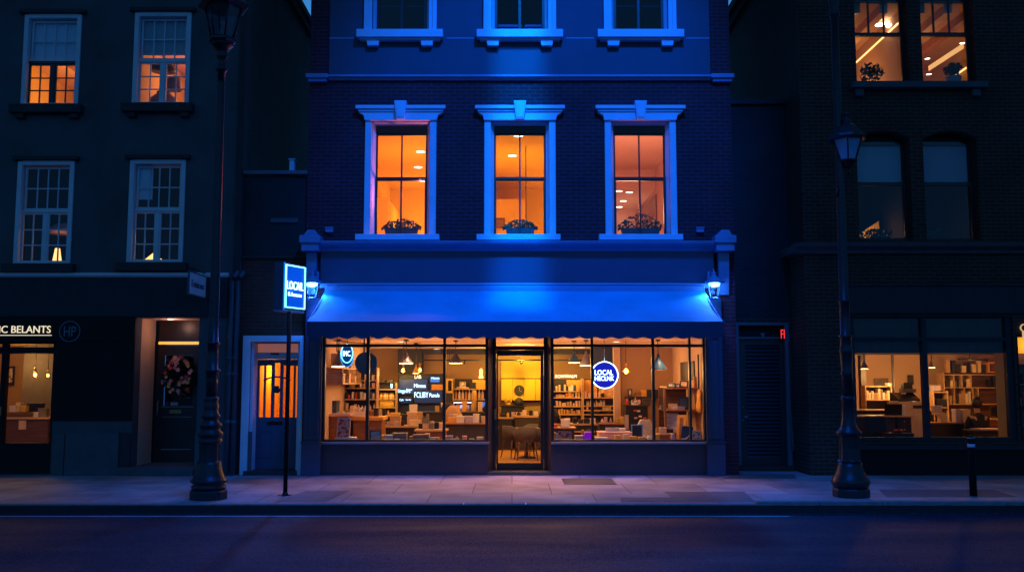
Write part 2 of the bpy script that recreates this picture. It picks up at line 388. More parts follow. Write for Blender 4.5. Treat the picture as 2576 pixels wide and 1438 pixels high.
tag(b.build('gutter_litter', mat('litter', (.22, .1, .08), .8)), kind='stuff')
def patch(name, pts, m, z=.004):
    b = MB(); b.add([(gx(a, gy(c), 0), gy(c), z) for a, c in pts], [tuple(range(len(pts)))]); return b.build(name, m)
struct(patch('pavement_patch', [(1562, 1262), (1900, 1262), (1872, 1236), (1668, 1236), (1690, 1250), (1560, 1251)], 'patch_dark'))
struct(patch('pavement_patch', [(690, 1262), (820, 1262), (880, 1234), (770, 1234)], 'patch_dark'))
struct(patch('pavement_patch', [(2230, 1250), (2560, 1250), (2500, 1231), (2210, 1231)], 'patch_dark'))
struct(patch('pavement_patch', [(1812, 1204), (2005, 1203), (1998, 1192), (1850, 1192)], 'patch_dark'))
ya, yb = gy(1217), gy(1203.5)
t = thing('utility_cover', 'dark rectangular utility cover set flush in the pavement before the shop', 'utility cover', (gx(1484, ya, 0), ya, 0))
xa, xb = gx(1424, ya, 0), gx(1547, ya, 0)
MB().box(xa, xb, ya, yb, -.03, .006).build('lid', 'cover_iron', t)
MB().wall(xa - .03, xb + .03, ya - .03, yb + .03, [(xa, xb, ya, yb)], 0, .01).xf(Matrix(((1, 0, 0, 0), (0, 0, 1, 0), (0, 1, 0, -.004), (0, 0, 0, 1)))).build('rim', 'iron', t)

# ------------------------------------------------------------------ rooms and windows
def room(par, x0, x1, y0, y1, z0, z1, wall='wall_tan', ceil='ceiling_cream', floor='floor_oak', e=.06):
    MB().box(x0 - e, x0, y0, y1 + e, z0, z1).box(x1, x1 + e, y0, y1 + e, z0, z1).box(x0, x1, y1, y1 + e, z0, z1).build('interior_wall', wall, par)
    MB().box(x0 - e, x1 + e, y0, y1 + e, z1, z1 + e).build('interior_ceiling', ceil, par)
    MB().box(x0 - e, x1 + e, y0, y1 + e, z0 - e, z0).build('interior_floor', floor, par)
def gridframe(b, x0, x1, z0, z1, y0, y1, bd, nx=1, nz=1, bar=.02):
    b.box(x0, x0 + bd, y0, y1, z0, z1).box(x1 - bd, x1, y0, y1, z0, z1).box(x0 + bd, x1 - bd, y0, y1, z0, z0 + bd).box(x0 + bd, x1 - bd, y0, y1, z1 - bd, z1)
    xi0, xi1, zi0, zi1 = x0 + bd, x1 - bd, z0 + bd, z1 - bd
    for k in range(1, nx):
        xx = xi0 + (xi1 - xi0) * k / nx; b.box(xx - bar / 2, xx + bar / 2, y0 + .006, y1 - .006, zi0, zi1)
    for k in range(1, nz):
        zz = zi0 + (zi1 - zi0) * k / nz; b.box(xi0, xi1, y0 + .009, y1 - .009, zz - bar / 2, zz + bar / 2)
    return b
def pane(par, x0, x1, z0, z1, y, m='glass'):
    MB().box(x0, x1, y, y + .006, z0, z1).build('pane', m, par)

# ------------------------------------------------------------------ central shop building
cb = thing('shop_building', 'plum brick three-storey shop building with blue trim, lit in blue above a wide awning', 'building', (.12, 0, 0))
BX0, BX1 = gx(773, 0, 5.6), gx(1843, 0, 5.6)
SHX0, SHX1, SHZ = gx(809, 0, 1.3), gx(1778, 0, 1.3), 2.66
holes = [(SHX0, SHX1, 0, SHZ)]
FW = []
for cq in (1007, 1307.5, 1611):
    zt, zb = gz(306, 0), gz(592, 0); zm = 5.6
    x0, x1 = gx(cq - 73, 0, zm), gx(cq + 74, 0, zm); FW.append((x0, x1, zb, zt)); holes.append(FW[-1])
SW = []
for cq in (1009, 1307.5, 1608):
    zb = gz(83, 0); x0, x1 = gx(cq - 71, 0, 9), gx(cq + 71, 0, 9); SW.append((x0, x1, zb, zb + 2.2)); holes.append(SW[-1])
TOP = 13.0
MB().wall(BX0, BX1, 0, TOP, holes, 0, .34).build('wall', 'brick_plum', cb)
MB().box(BX0, BX0 + .12, .342, 9, 0, TOP).box(BX1 - .3, BX1, .342, 9, 0, TOP).box(BX0 + .302, BX1 - .302, 8.7, 9, 0, TOP).build('side_wall', 'brick_plum_side', cb)
MB().box(BX0, BX1, .0, 9, TOP + .002, TOP + .2).build('roof', 'roof_slate', cb)
PX0, PX1 = gx(829, 0, 8), gx(1785, 0, 8); ZS0, ZS1 = gz(206, 0), gz(191, 0)
MB().wall(PX0, PX1, ZS1 - .02, TOP, SW, -.035, .012).build('render_panel', 'render_navy', cb)
zl = gz(98, 0)
for a, c in ((PX0, SW[0][0] - .35), (SW[0][1] + .35, SW[1][0] - .35), (SW[1][1] + .35, SW[2][0] - .35), (SW[2][1] + .35, PX1)): MB().box(a, c, -.042, -.03, zl - .012, zl + .012).build('panel_joint', 'trim_deep', cb)
MB().prism_x([(.02, ZS0 + .02), (-.05, ZS0 + .02), (-.06, ZS0 + .05), (-.11, ZS0 + .075), (-.11, ZS1 - .01), (.02, ZS1)], PX0, PX1).build('string_course', 'trim_deep', cb)
for a, c in ((BX0 - .05, PX0), (PX1, BX1 + .05)):
    MB().box(a, c, -.13, .02, ZS0 + .045, ZS1 + .01).box(a + .04, c - .03, -.09, .019, ZS0 - .02, ZS0 + .044).build('pier_cap', 'trim_deep', cb, .008)

def front_window(x0, x1, zb, zt, lit=True, hood=True):
    w = .125
    c = MB().box(x0 - w, x0, -.06, .02, zb, zt + .0).box(x1, x1 + w, -.06, .02, zb, zt)      # casing proud of the brick
    if not hood: c = MB().box(x0 - w, x0, -.1, .02, zb, zt + w).box(x1, x1 + w, -.1, .02, zb, zt + w).box(x0 - w - .03, x0 - w + .05, -.13, -.102, zb, zt + w).box(x1 + w - .05, x1 + w + .03, -.13, -.102, zb, zt + w).box(x0, x1, -.1, .02, zt, zt + w)
    c.prism_z([(x0 + .001, .021), (x0 + .06, .12), (x0 + .06, .2), (x0 + .001, .2)], zb, zt - .001).prism_z([(x1 - .001, .021), (x1 - .001, .2), (x1 - .06, .2), (x1 - .06, .12)], zb, zt - .001).prism_x([(.022, zt - .002), (.121, zt - .05), (.2, zt - .05), (.2, zt - .002)], x0 + .03, x1 - .03)
    win = c.build('window', 'trim_blue', cb, .006)
    if hood:
        h = gz(270, 0) - zt
        MB().prism([(x0 - w - .01, zt + .002), (x1 + w + .01, zt + .002), (x1 + w + .03, zt + .10), (x1 + w + .12, zt + .15), (x1 + w + .17, zt + h), (x0 - w - .17, zt + h), (x0 - w - .12, zt + .15), (x0 - w - .03, zt + .10)], -.1, .02)\
            .box(x0 - w - .18, x1 + w + .18, -.16, -.101, zt + h - .07, zt + h + .001).box(x0 - w - .13, x1 + w + .13, -.125, -.1015, zt + h - .12, zt + h - .072).build('hood', 'trim_blue', win, .008)
        cx = (x0 + x1) / 2
        MB().prism([(cx - .075, zt - .0), (cx + .075, zt), (cx + .12, zt + h + .08), (cx - .12, zt + h + .08)], -.2, -.02).prism([(cx - .055, zt + .03), (cx + .055, zt + .03), (cx + .085, zt + h + .03), (cx - .085, zt + h + .03)], -.215, -.199).build('keystone', 'trim_blue', win, .008)
        MB().box(x0 - w - .14, x1 + w + .08, -.2, .3, zb - .115, zb - .001).build('sill', 'trim_blue', win, .01)
    else:
        MB().box(x0 - w - .16, x1 + w + .16, -.22, .03, zb - .16, zb - .001).box(x0 - w - .1, x1 + w + .1, -.17, .029, zb - .2, zb - .161).build('sill', 'trim_blue', win, .01)
        for xx in (x0 - w + .05, x1 + w - .26):
            MB().prism([(xx, zb - .31), (xx + .21, zb - .31), (xx + .23, zb - .203), (xx - .02, zb - .203)], -.15, .02).build('bracket', 'trim_blue', win, .006)
    # sashes, set back in the reveal
    i0, i1 = x0 + .061, x1 - .061; zmid = zb + (zt - zb) * (.505 if hood else .5)
    if lit:
        MB().box(i0, i1, .124, .19, zt - .2, zt - .051).build('sash_box', 'sash_black', win)
        gridframe(MB(), i0, i1, zmid - .03, zt - .2, .16, .2, .035, 2, 1, .03).build('sash', 'sash_black', win)
        pane(win, i0 + .02, i1 - .02, zmid, zt - .21, .178)
        gridframe(MB(), i0 - .0, i1, zb + .002, zmid + .035, .122, .158, .045, 2, 1, .035).build('sash', 'sash_black', win)
        pane(win, i0 + .03, i1 - .03, zb + .04, zmid, .138)
    else:
        gridframe(MB(), i0, i1, zb + .002, zt - .04, .12, .17, .05, 2, 2, .05).build('sash', 'sash_black', win)
        pane(win, i0 + .05, i1 - .05, zb + .05, zt - .05, .145, 'glass_dark')
    return win
for k, (x0, x1, zb, zt) in enumerate(FW): front_window(x0, x1, zb, zt)
for k, (x0, x1, zb, zt) in enumerate(SW):
    w_ = front_window(x0, x1, zb, zt, lit=False, hood=False)
    if k == 1:
        for zz in (gz(64, .2), gz(74, .2)):
            MB().box(x0 + .12, x0 + .6, .22, .24, zz - .02, zz + .02).box(x0 + .66, x1 - .12, .22, .24, zz - .02, zz + .02).build('blind_slat', 'trim_blue', w_)
    else:
        MB().box(x0 + .1, x0 + .55, .22, .235, zb + .62, zb + .64).box(x0 + .63, x1 - .1, .22, .235, zb + .62, zb + .64).build('blind_slat', 'trim_dull', w_)
room(cb, BX0 + .31, BX1 - .31, .345, 3.5, 8.0, 11.4, 'room_dark', 'room_dark', 'room_dark')
# small vents in the brick above the cornice
for a, c in ((820, 839), (1751, 1769)):
    x0, z0 = XZ(a, 585, 0); x1, z1 = XZ(c, 574, 0); MB().box(x0, x1, -.07, .01, z0, z1).box(x0 - .01, x1 + .01, -.085, -.069, z1 - .015, z1 + .012).build('air_vent', 'trim_deep', cb, .006)
# cornice, fascia, consoles
CZ0, CZ1 = gz(623, -.25), gz(606, -.25); CX0, CX1 = gx(804, -.2, 4.4), gx(1798, -.2, 4.4)
MB().prism_x([(.01, CZ0 - .04), (-.08, CZ0 - .04), (-.1, CZ0), (-.2, CZ0 + .03), (-.27, CZ0 + .075), (-.29, CZ1 - .015), (-.29, CZ1), (.01, CZ1 + .02)], CX0, CX1).build('cornice', 'trim_deep', cb)
FZ0 = gz(712, -.05)
MB().box(CX0, CX1, -.06, .01, FZ0, CZ0 - .042).build('fascia', 'paint_navy', cb)
MB().box(CX0, CX1, -.11, .009, FZ0 - .1, FZ0 - .002).box(CX0 + .02, CX1 - .02, -.17, -.111, FZ0 - .05, FZ0 - .02).build('fascia_moulding', 'trim_deep', cb, .01)
for s_, (a, c) in enumerate(((757, 806), (1797, 1848))):
    x0, x1 = gx(a, -.2, 4.2), gx(c, -.2, 4.2); za = gz(590, -.25); ze = gz(740, -.2)
    MB().prism_x([(.0, ze), (-.06, ze), (-.12, ze + .4), (-.16, za - .32), (0, za - .32)], x0 + .09, x1 - .09)\
        .box(x0 + .02, x1 - .02, -.3, .0, za - .318, za - .17).box(x0 - .01, x1 + .01, -.34, .001, za - .168, za - .02)\
        .prism([(x0 + .05, za - .018), (x1 - .05, za - .018), (x1 - .11, za + .09), (x0 + .13, za + .09)], -.28, -.001).build('console', 'trim_deep', cb, .012)
# pilasters
for s_, (a, c, d, e) in enumerate(((765, 808, 757, 806), (1777, 1820, 1779, 1826))):
    x0, x1 = gx(a, -.1, 1.5), gx(c, -.1, 1.5); zp = gz(1110, -.12)
    b = MB().box(x0, x1, -.1, .0, zp, 3.32)
    gridframe(b, x0 + .03, x1 - .03, zp + .05, 2.6, -.125, -.101, .05)
    b.box(x0 + .1, x1 - .1, -.118, -.102, zp + .2, zp + .22)
    b.build('pilaster', 'paint_navy', cb, .006)
    y0, y1 = gx(d, -.16, .3), gx(e, -.16, .3)
    MB().box(y0, y1, -.17, .0, .001, zp - .03).box(y0 - .02, y1 + .02, -.19, .001, zp - .029, zp - .001).build('pilaster_base', 'paint_navy', cb, .01)
# stall risers with sills
DZ = gz(1110, 0); D0, D1 = gx(1228, 0, 1.2), gx(1386, 0, 1.2)
for a, c in ((SHX0, D0), (D1, SHX1)):
    MB().box(a, c, -.03, .3, .001, DZ - .05).build('stall_riser', 'paint_riser', cb)
    gridframe(MB(), a + .03, c - .03, .05, DZ - .09, -.042, -.031, .035).build('riser_moulding', 'paint_riser', cb)
    MB().box(a - .0, c + (.03 if c == D0 else 0), -.09, .34, DZ - .048, DZ).build('shop_sill', 'trim_deep', cb, .015)
# display windows
YG = .05
def display(a, c, mull):
    x0, x1 = a, c; ztr = gz(869, YG)
    b = MB(); bd = .055
    b.box(x0, x0 + bd, .0, .1, DZ + .001, SHZ).box(x1 - bd, x1, .0, .1, DZ + .001, SHZ).box(x0 + bd, x1 - bd, .002, .1, DZ + .001, DZ + .035).box(x0 + bd, x1 - bd, .002, .1, SHZ - .05, SHZ)
    b.box(x0 + bd, x1 - bd, .006, .094, ztr - .028, ztr + .028)
    for mq, w in mull:
        xx = gx(mq, YG, 1.7); b.box(xx - w, xx + w, .003, .097, DZ + .036, ztr - .029).box(xx - w, xx + w, .003, .097, ztr + .029, SHZ - .051)
    d = b.build('display_window', 'sash_black', cb)
    pane(d, x0 + .03, x1 - .03, DZ + .02, SHZ - .02, YG)
display(SHX0, D0, ((925.5, .028), (1118, .026)))
display(D1, SHX1, ((1489.5, .024), (1643, .026), (1735.5, .02)))
# splayed returns to the recessed door
YD = .36; E0, E1 = gx(1240, YD, 1.2), gx(1376, YD, 1.2)
for s_, (a, c) in enumerate(((D0, E0), (D1, E1))):
    k = -1 if s_ == 0 else 1
    MB().prism_z([(a, .0), (c, YD), (c + k * .05, YD), (a + k * .05, .002)] if s_ else [(a, .0), (a + k * .05, .002), (c + k * .05, YD), (c, YD)], DZ, SHZ).build('door_return', 'paint_riser', cb)
    MB().prism_z([(a, -.03), (c, YD), (c + k * .05, YD), (a + k * .05, -.028)] if s_ else [(a, -.03), (a + k * .05, -.028), (c + k * .05, YD), (c, YD)], .001, DZ - .002).build('door_return', 'paint_riser', cb)
ZDT = gz(880, YD)
b = MB().box(E0, E0 + .06, YD, YD + .1, .06, SHZ).box(E1 - .06, E1, YD, YD + .1, .06, SHZ).box(E0 + .06, E1 - .06, YD, YD + .1, ZDT, ZDT + .075).box(E0 + .06, E1 - .06, YD, YD + .1, SHZ - .04, SHZ)
df = b.build('door_frame', 'door_black', cb)
pane(df, E0 + .06, E1 - .06, ZDT + .076, SHZ - .04, YD + .05)
x0, x1 = E0 + .065, E1 - .065
g0, g1, gz0, gz1 = gx(1253, YD, 1.2), gx(1360, YD, 1.2), gz(1164, YD), gz(894, YD)
dr = MB().wall(x0, x1, .065, ZDT - .004, [(g0, g1, gz0, gz1)], YD + .02, YD + .07).build('door', 'door_black', cb)
pane(dr, g0, g1, gz0, gz1, YD + .045)
hx = gx(1245.5, YD, 1.1); MB().box(hx - .02, hx + .02, YD - .045, YD - .015, gz(1055, YD), gz(1028, YD)).box(hx - .012, hx + .012, YD - .015, YD + .02, gz(1050, YD), gz(1046, YD)).build('handle', 'brass', dr, .006)
MB().box(D0, D1, -.03, .5, .002, .062).build('threshold', 'stone_pale', cb, .01)
# ground floor interior shell
GX0, GX1, GY1, GC, GF = -3.78, 3.86, 7.3, 2.60, .05
e = .06
MB().box(GX0 - e, GX0, .342, GY1, GF, GC).box(GX1, GX1 + e, .342, 4.8, GF, GC).build('interior_wall', 'wall_cream', cb)
MB().box(GX0 - e, 2.68, GY1, GY1 + e, GF, GC).box(2.62, 2.68, 4.861, GY1 - .001, GF, GC).box(2.62, GX1 + e, 4.8, 4.86, GF, GC).build('interior_wall', 'wall_tan', cb)
MB().box(2.44, 2.6, 4.75, 4.95, GF, GC).build('interior_pillar', 'wall_cream', cb)
MB().box(GX0 - e, GX1 + e, .342, GY1 + e, GC, GC + e).build('interior_ceiling', 'ceiling_cream', cb)
MB().box(GX0 - e, GX1 + e, .342, GY1 + e, GF - e, GF).build('interior_floor', 'floor_oak', cb)
MB().box(GX0, D0, .345, .9, DZ - .1, DZ - .02).build('display_deck', 'wood_pale', cb); MB().box(D1, GX1, .345, .9, DZ - .1, DZ - .02).build('display_deck', 'wood_pale', cb)
DECK = DZ - .02
# first floor rooms
F1, C1 = 4.02, 7.05
P1, P2 = (FW[0][1] + FW[1][0]) / 2, (FW[1][1] + FW[2][0]) / 2
room(cb, -3.36, P1 - .04, .345, 7.9, F1, C1, 'wall_orange', 'wall_orange')
room(cb, P1 + .04, P2 - .04, .345, 7.9, F1, C1, 'wall_orange', 'wall_orange')
room(cb, P2 + .04, 3.62, .345, 8.4, F1, C1, 'wall_salmon', 'wall_salmon')
def on_ceiling(qx, qy, z):
    t = (719 - qy) / F; Y = (z - EYE) * (cT - t * sT) / (sT + t * cT) - DIST
    return gx(qx, Y, z), Y

# awning
ax0, ax1 = gx(818, -.1, 3.4), gx(1772, -.1, 3.4); AYF = -1.66
azt, azb, azv = gz(731, -.14), gz(808, AYF), gz(848, AYF)
aw = thing('awning', 'wide blue fabric awning with scalloped valance over the shop windows', 'awning', ((ax0 + ax1) / 2, 0, azt))
b = MB(); n = 48; sag = lambda t, u: -.03 * math.sin(math.pi * u) * (1 + .25 * math.sin(t * 40))
vs = []; 
for i in range(n + 1):
    for j in range(9):
        u = j / 8; t = i / n
        vs.append((ax0 + (ax1 - ax0) * t, -.14 + (AYF + .14) * u, azt + (azb - azt) * u + sag(t, u)))
fs = [(i * 9 + j, i * 9 + j + 1, (i + 1) * 9 + j + 1, (i + 1) * 9 + j) for i in range(n) for j in range(8)]
vs += [(x, y, z - .012) for x, y, z in vs]; k = (n + 1) * 9; fs += [tuple(k + i for i in reversed(f)) for f in fs]
b.add(vs, fs, True)
b.build('canopy', 'fabric_awning', aw)
b = MB(); ns = 26; per = 14
top = []; bot = []
for i in range(ns * per + 1):
    t = i / (ns * per); x = ax0 + (ax1 - ax0) * t
    top.append((x, azb - .002)); bot.append((x, azv + .0 - .055 * abs(math.sin(math.pi * ns * t)) ** .8 + .03))
poly = bot + top[::-1]
vs = [(x, AYF - .004, z) for x, z in bot] + [(x, AYF - .004, z) for x, z in top] + [(x, AYF + .01, z) for x, z in bot] + [(x, AYF + .01, z) for x, z in top]
n1_ = len(bot); fs = []
for i in range(n1_ - 1):
    fs += [(i, i + 1, n1_ + i + 1, n1_ + i), (2 * n1_ + i + 1, 2 * n1_ + i, 3 * n1_ + i, 3 * n1_ + i + 1), (i + 1, i, 2 * n1_ + i, 2 * n1_ + i + 1)]
MB().add(vs, fs).build('valance', 'fabric_valance', aw)
MB().tube([(ax0, AYF + .03, azb - .02), (ax1, AYF + .03, azb - .02)], .022).build('front_bar', 'trim_dull', aw)
for xx in (ax0 + .02, ax1 - .02):
    MB().prism_x([(-.14, azt - .02), (-.14, azb - .12), (AYF + .02, azb - .12), (AYF + .02, azb - .005)], xx - .006, xx + .006).build('side_flap', 'fabric_valance', aw)
MB().box(ax0, ax1, -.16, -.06, azt - .02, azt + .1).build('cassette', 'trim_deep', aw, .02)
for xx in (ax0 + .5, ax1 - .5): MB().tube([(xx, -.1, azt - .35), (xx + (.6 if xx < 0 else -.6), -.8, azt - .42), (xx, AYF + .04, azb - .03)], .02).build('folding_arm', 'trim_dull', aw)

# wall lanterns
def lantern(cq, lab):
    Y = -.34; x, z = XZ(cq, 716, Y)
    s_ = -1 if x < 0 else 1
    t = thing('wall_lantern', lab, 'wall lantern', (x, Y, z))
    b = MB()
    for k in range(4):
        a = math.pi / 4 + k * math.pi / 2
        b.tube([(x + .135 * math.cos(a), Y + .135 * math.sin(a), z + .0), (x + .085 * math.cos(a), Y + .085 * math.sin(a), z - .25)], .008, 6)
    b.lathe([(.115, -.27), (.12, -.25), (.085, -.245)], (x, Y, z), 4, False, rot=math.pi / 4)
    b.build('frame', 'trim_deep', t)
    MB().lathe([(.19, .03), (.2, .05), (.12, .1), (.05, .16), (.03, .2), (.045, .22), (.02, .25)], (x, Y, z), 20).build('cap', 'trim_deep', t)
    MB().ball((x, Y, z + .01), .105, .5).build('bulb', 'blue_lamp', t)
    MB().lathe([(.115, -.0), (.075, -.24)], (x, Y, z), 4, False, rot=math.pi / 4).build('glass_body', 'glass', t)
    MB().tube([(x, Y, z + .23), (x, Y + .06, z + .3), (x - s_ * .02, Y + .15, z + .3), (x - s_ * .03, -.09, z + .18)], .012).box(x - s_ * .03 - .05, x - s_ * .03 + .05, -.115, -.1, z + .08, z + .28).build('bracket', 'trim_deep', t)
    lamp('lantern_glow', (x, Y - .02, z - .1), 7, (.03, .20, 1), .05)
    o = lamp('lantern_light', (x, Y, z - .08), 260, (.05, .20, 1), .06, 'SPOT', spot_size=R(125), spot_blend=.6); aim(o, (x - s_ * .5, Y - .7, z - 2))
    return t
lantern(785, 'glowing blue wall lantern on the pilaster nearest the post sign')
lantern(1797, 'glowing blue wall lantern on the pilaster nearest the louvred side door')

# small warm downlights fixed under the awning
for k, xx in enumerate((-2.9, -1.5, .13, 1.75, 3.15)):
    zz = azt - .62; t = thing('awning_downlight', 'small warm downlight fixed under the awning', 'downlight', (xx, -.75, zz), 'downlights under the awning')
    MB().lathe([(.035, 0), (.05, .07), (.05, .1), (.01, .11)], (xx, -.75, zz), 14).tube([(xx, -.75, zz + .1), (xx, -.06, zz + .14)], .01, 6).build('housing', 'iron', t)
    MB().lathe([(.03, -.003), (.03, -.0005)], (xx, -.75, zz), 14).build('lens', 'spot_disc', t)
    o = lamp('awning_light', (xx, -.78, zz - .03), 270 if k == 2 else 48, (1, .37, .19) if k == 2 else (1, .38, .30), .03, 'SPOT', spot_size=R(80), spot_blend=1); aim(o, (xx, -1.3, 0))
# ------------------------------------------------------------------ rendered townhouse
lb = thing('townhouse', 'grey rendered townhouse with small-paned sash windows above a dark shopfront and porch', 'building', (-8.5, 0, 0))
LX0, LX1, LT = -14.0, gx(606, 0, 4.5), 10.75
def lw(ql, qr, qt, qb):
    zm = gz((qt + qb) / 2, 0); return gx(ql, 0, zm), gx(qr, 0, zm), gz(qb, 0), gz(qt, 0)
LW = [lw(60, 201, 38, 266), lw(338, 478, 33, 263), lw(42, 182, 406, 664), lw(325, 463, 403, 661)]
SHOPW = (-12.5, gx(133, 0, 1.2), .02, gz(858, 0)); PO = (gx(335, 0, 1.5), gx(496, 0, 1.5), .0, gz(798, 0))
MB().wall(LX0, LX1, 0, LT, LW + [SHOPW, PO], 0, .3).build('wall', 'render_grey', lb)
MB().box(LX1 - .3, LX1, .302, 9.5, 0, LT).build('side_wall', 'brick_soot_side', lb)
MB().box(LX0, LX1, 0, 9.5, LT + .152, LT + .3).build('roof', 'roof_slate', lb)
MB().box(LX0, LX1 + .16, -.12, 9.5, LT + .002, LT + .15).box(LX1 + .002, LX1 + .1, .0, 9.5, LT - .18, LT).build('parapet', 'stone_dark', lb)
MB().box(LX1 - .12, LX1 + .0, -.05, -.002, .9, LT - .2).build('quoin_strip', 'stone_dark', lb)
def town_window(x0, x1, zb, zt, k):
    w = .075
    win = MB().box(x0 - .01, x0 + w, -.035, .16, zb, zt).box(x1 - w, x1 + .01, -.035, .16, zb, zt).box(x0 + w, x1 - w, -.034, .16, zt - w, zt + .01).box(x0 + w, x1 - w, -.034, .16, zb, zb + .045).build('window', 'trim_grey', lb, .006)
    MB().box(x0 - .1, x1 + .1, -.1, .02, zt + .012, zt + .09).build('lintel', 'stone_dark', win, .01)
    MB().box(x0 - .17, x1 + .12, -.16, .02, zb - .17, zb - .002).build('sill', 'stone_dark', win, .01)
    if k < 2:
        for xx in (x0 - .06, x1 - .12): MB().box(xx, xx + .16, -.11, .02, zb - .27, zb - .171).build('bracket', 'stone_dark', win, .01)
    i0, i1 = x0 + w + .001, x1 - w - .001; zm = zb + (zt - zb) * (.5 if k < 2 else .53)
    sm = 'sash_black' if k == 0 else 'trim_grey'
    gridframe(MB(), i0 + .02, i1 - .02, zm, zt - w - .02, .08, .12, .035, 4, 2, .022).build('sash', 'trim_grey', win)
    xm = (i0 + i1) / 2
    MB().box(i0, i1, .05, .13, zm - .05, zm - .001).box(xm - .035, xm + .035, .06, .13, zb + .046, zm - .052).build('transom', sm, win)
    for a, c in ((i0, xm - .036), (xm + .036, i1)): gridframe(MB(), a, c, zb + .046, zm - .052, .075, .115, .03, 2, 3, .022).build('casement', sm, win)
    pane(win, i0 + .02, i1 - .02, zm, zt - w - .02, .1); pane(win, i0, i1, zb + .05, zm - .05, .095)
    if k < 2: MB().box(i0 + .0, i1, .16, .17, zm + (.02 if k == 0 else .12), zt - w - .03).build('roller_blind', 'blind_blue' if k == 0 else 'blind_teal', win)
    if k == 3: MB().box(i0 + .02, i0 + .3, .16, .17, zm + .2, zt - w - .03).build('roller_blind', 'blind_blue', win)
    return win
for k, (x0, x1, zb, zt) in enumerate(LW): town_window(x0, x1, zb, zt, k)
def box_room(b, w, d, wall, ceil, floor, up=.25, dn=.7, side=.5):
    room(b, w[0] - side, w[1] + side, .301, d, w[2] - dn, w[3] + up, wall, ceil, floor)
box_room(lb, LW[0], 5.6, 'wall_orange', 'wall_salmon', 'floor_oak', up=-.3, side=.9); box_room(lb, LW[1], 3.6, 'wall_salmon', 'wall_salmon', 'floor_oak', up=-.25)
box_room(lb, LW[2], 3.2, 'char2', 'room_dark', 'room_dark'); box_room(lb, LW[3], 3.2, 'room_dark', 'room_dark', 'room_dark')
# ceiling beam seen across the top window
x0, x1, zb, zt = LW[0]
MB().box(x0 + .15, x0 + .42, .36, 5.59, zt - .55, zt - .305).build('ceiling_beam', 'wood_mid', lb)
MB().box(x0 + .95, x0 + 1.1, .36, 5.59, zt - .45, zt - .305).build('ceiling_beam', 'wood_mid', lb)
# string line, fascia, shop sign board
z0, z1 = gz(698, 0), gz(687, 0); MB().prism_x([(.01, z0), (-.06, z0), (-.1, z0 + .03), (-.1, z1), (.01, z1 + .01)], LX0, gx(578, 0, 3.7)).build('string_course', 'trim_grey', lb)
MB().box(LX0, gx(574, 0, 3.3), -.05, .01, gz(796, 0), z0 - .002).build('fascia', 'teal_board', lb)
MB().box(LX0, PO[0] - .0, -.035, .012, SHOPW[3] + .002, gz(797, 0)).build('sign_board', 'black_paint', lb)
MB().box(SHOPW[1] + .012, PO[0] - .002, -.02, .012, 1.01, SHOPW[3]).build('wall_panel', 'black_paint', lb)
MB().box(gx(165, -.03, .5), gx(299, -.03, .5), -.07, .01, .0, gz(1087, -.03)).box(gx(132, 0, .5) + .02, gx(164, 0, .5), -.05, .01, .0, gz(1090, -.03)).build('plinth', 'stone_pale', lb, .008)
MB().box(gx(300, 0, .5), PO[0], -.03, .01, .0, gz(1087, -.03)).build('plinth', 'stone_dark', lb, .008)
MB().box(PO[1], LX1, -.06, .01, 0, gz(1086, -.03)).build('plinth', 'stone_pale', lb, .01)
tx0, tx1 = gx(0, -.05, 2.7), gx(127, -.05, 2.7); ts = (tx1 - tx0)
sg = thing('shop_lettering', 'cream lettering above the dark display window, ending in BELANTS, with a thin line under it', 'shop sign', (tx0, -.05, 2.7))
text('lettering', 'LIC BELANTS', tx0 - ts * .118, tx1, (gz(819, -.05) + gz(837, -.05)) / 2, -.045, 'text_cream', sg, h=gz(819, -.05) - gz(837, -.05))
MB().box(LX0 + 1, tx1 + .02, -.046, -.036, gz(843.6, -.05), gz(842, -.05)).build('underline', 'text_cream', sg)
cx, cz = XZ(175, 833, -.05); em = thing('round_emblem', 'faint blue ring emblem with the letters HP on the black board', 'emblem', (cx, -.05, cz))
MB().ring_y((cx, cz), .2, .2, .014, -.05, -.036).build('ring', mat('emblem_blue', (.10, .2, .32), .5), em); text('lettering', 'HP', cx - .11, cx + .12, cz, -.045, 'emblem_blue', em, h=.19)
# display window of the dark shop
x0, x1, zb, zt = SHOPW; zg = gz(1113, .1)
b = MB(); ztr0, ztr1 = gz(889, .1), gz(873, .1)
b.box(x1 - .07, x1, .06, .16, zb, zt).box(x0, x0 + .07, .06, .16, zb, zt).box(x0 + .07, x1 - .07, .06, .16, zb, zg).box(x0 + .07, x1 - .07, .06, .16, ztr0, ztr1).box(x0 + .07, x1 - .07, .06, .16, zt - .05, zt)
for mq in (9, -140, -290):
    xx = gx(mq, .1, 1.5); b.box(xx - .05, xx + .05, .055, .165, zg + .001, ztr0 - .001).box(xx - .05, xx + .05, .055, .165, ztr1 + .001, zt - .051)
dw = b.build('display_window', 'black_paint', lb); pane(dw, x0 + .05, x1 - .05, zg, zt - .04, .1)
MB().box(gx(3, .05, 1.1) - .015, gx(3, .05, 1.1) + .015, .0, .02, gz(1045, 0), gz(1022, 0)).build('door_pull', 'brass', dw, .005)
room(lb, -12.6, gx(150, 0, 1.2), .301, 5.2, .03, 2.62, 'wall_tan', 'wall_orange', 'floor_oak')
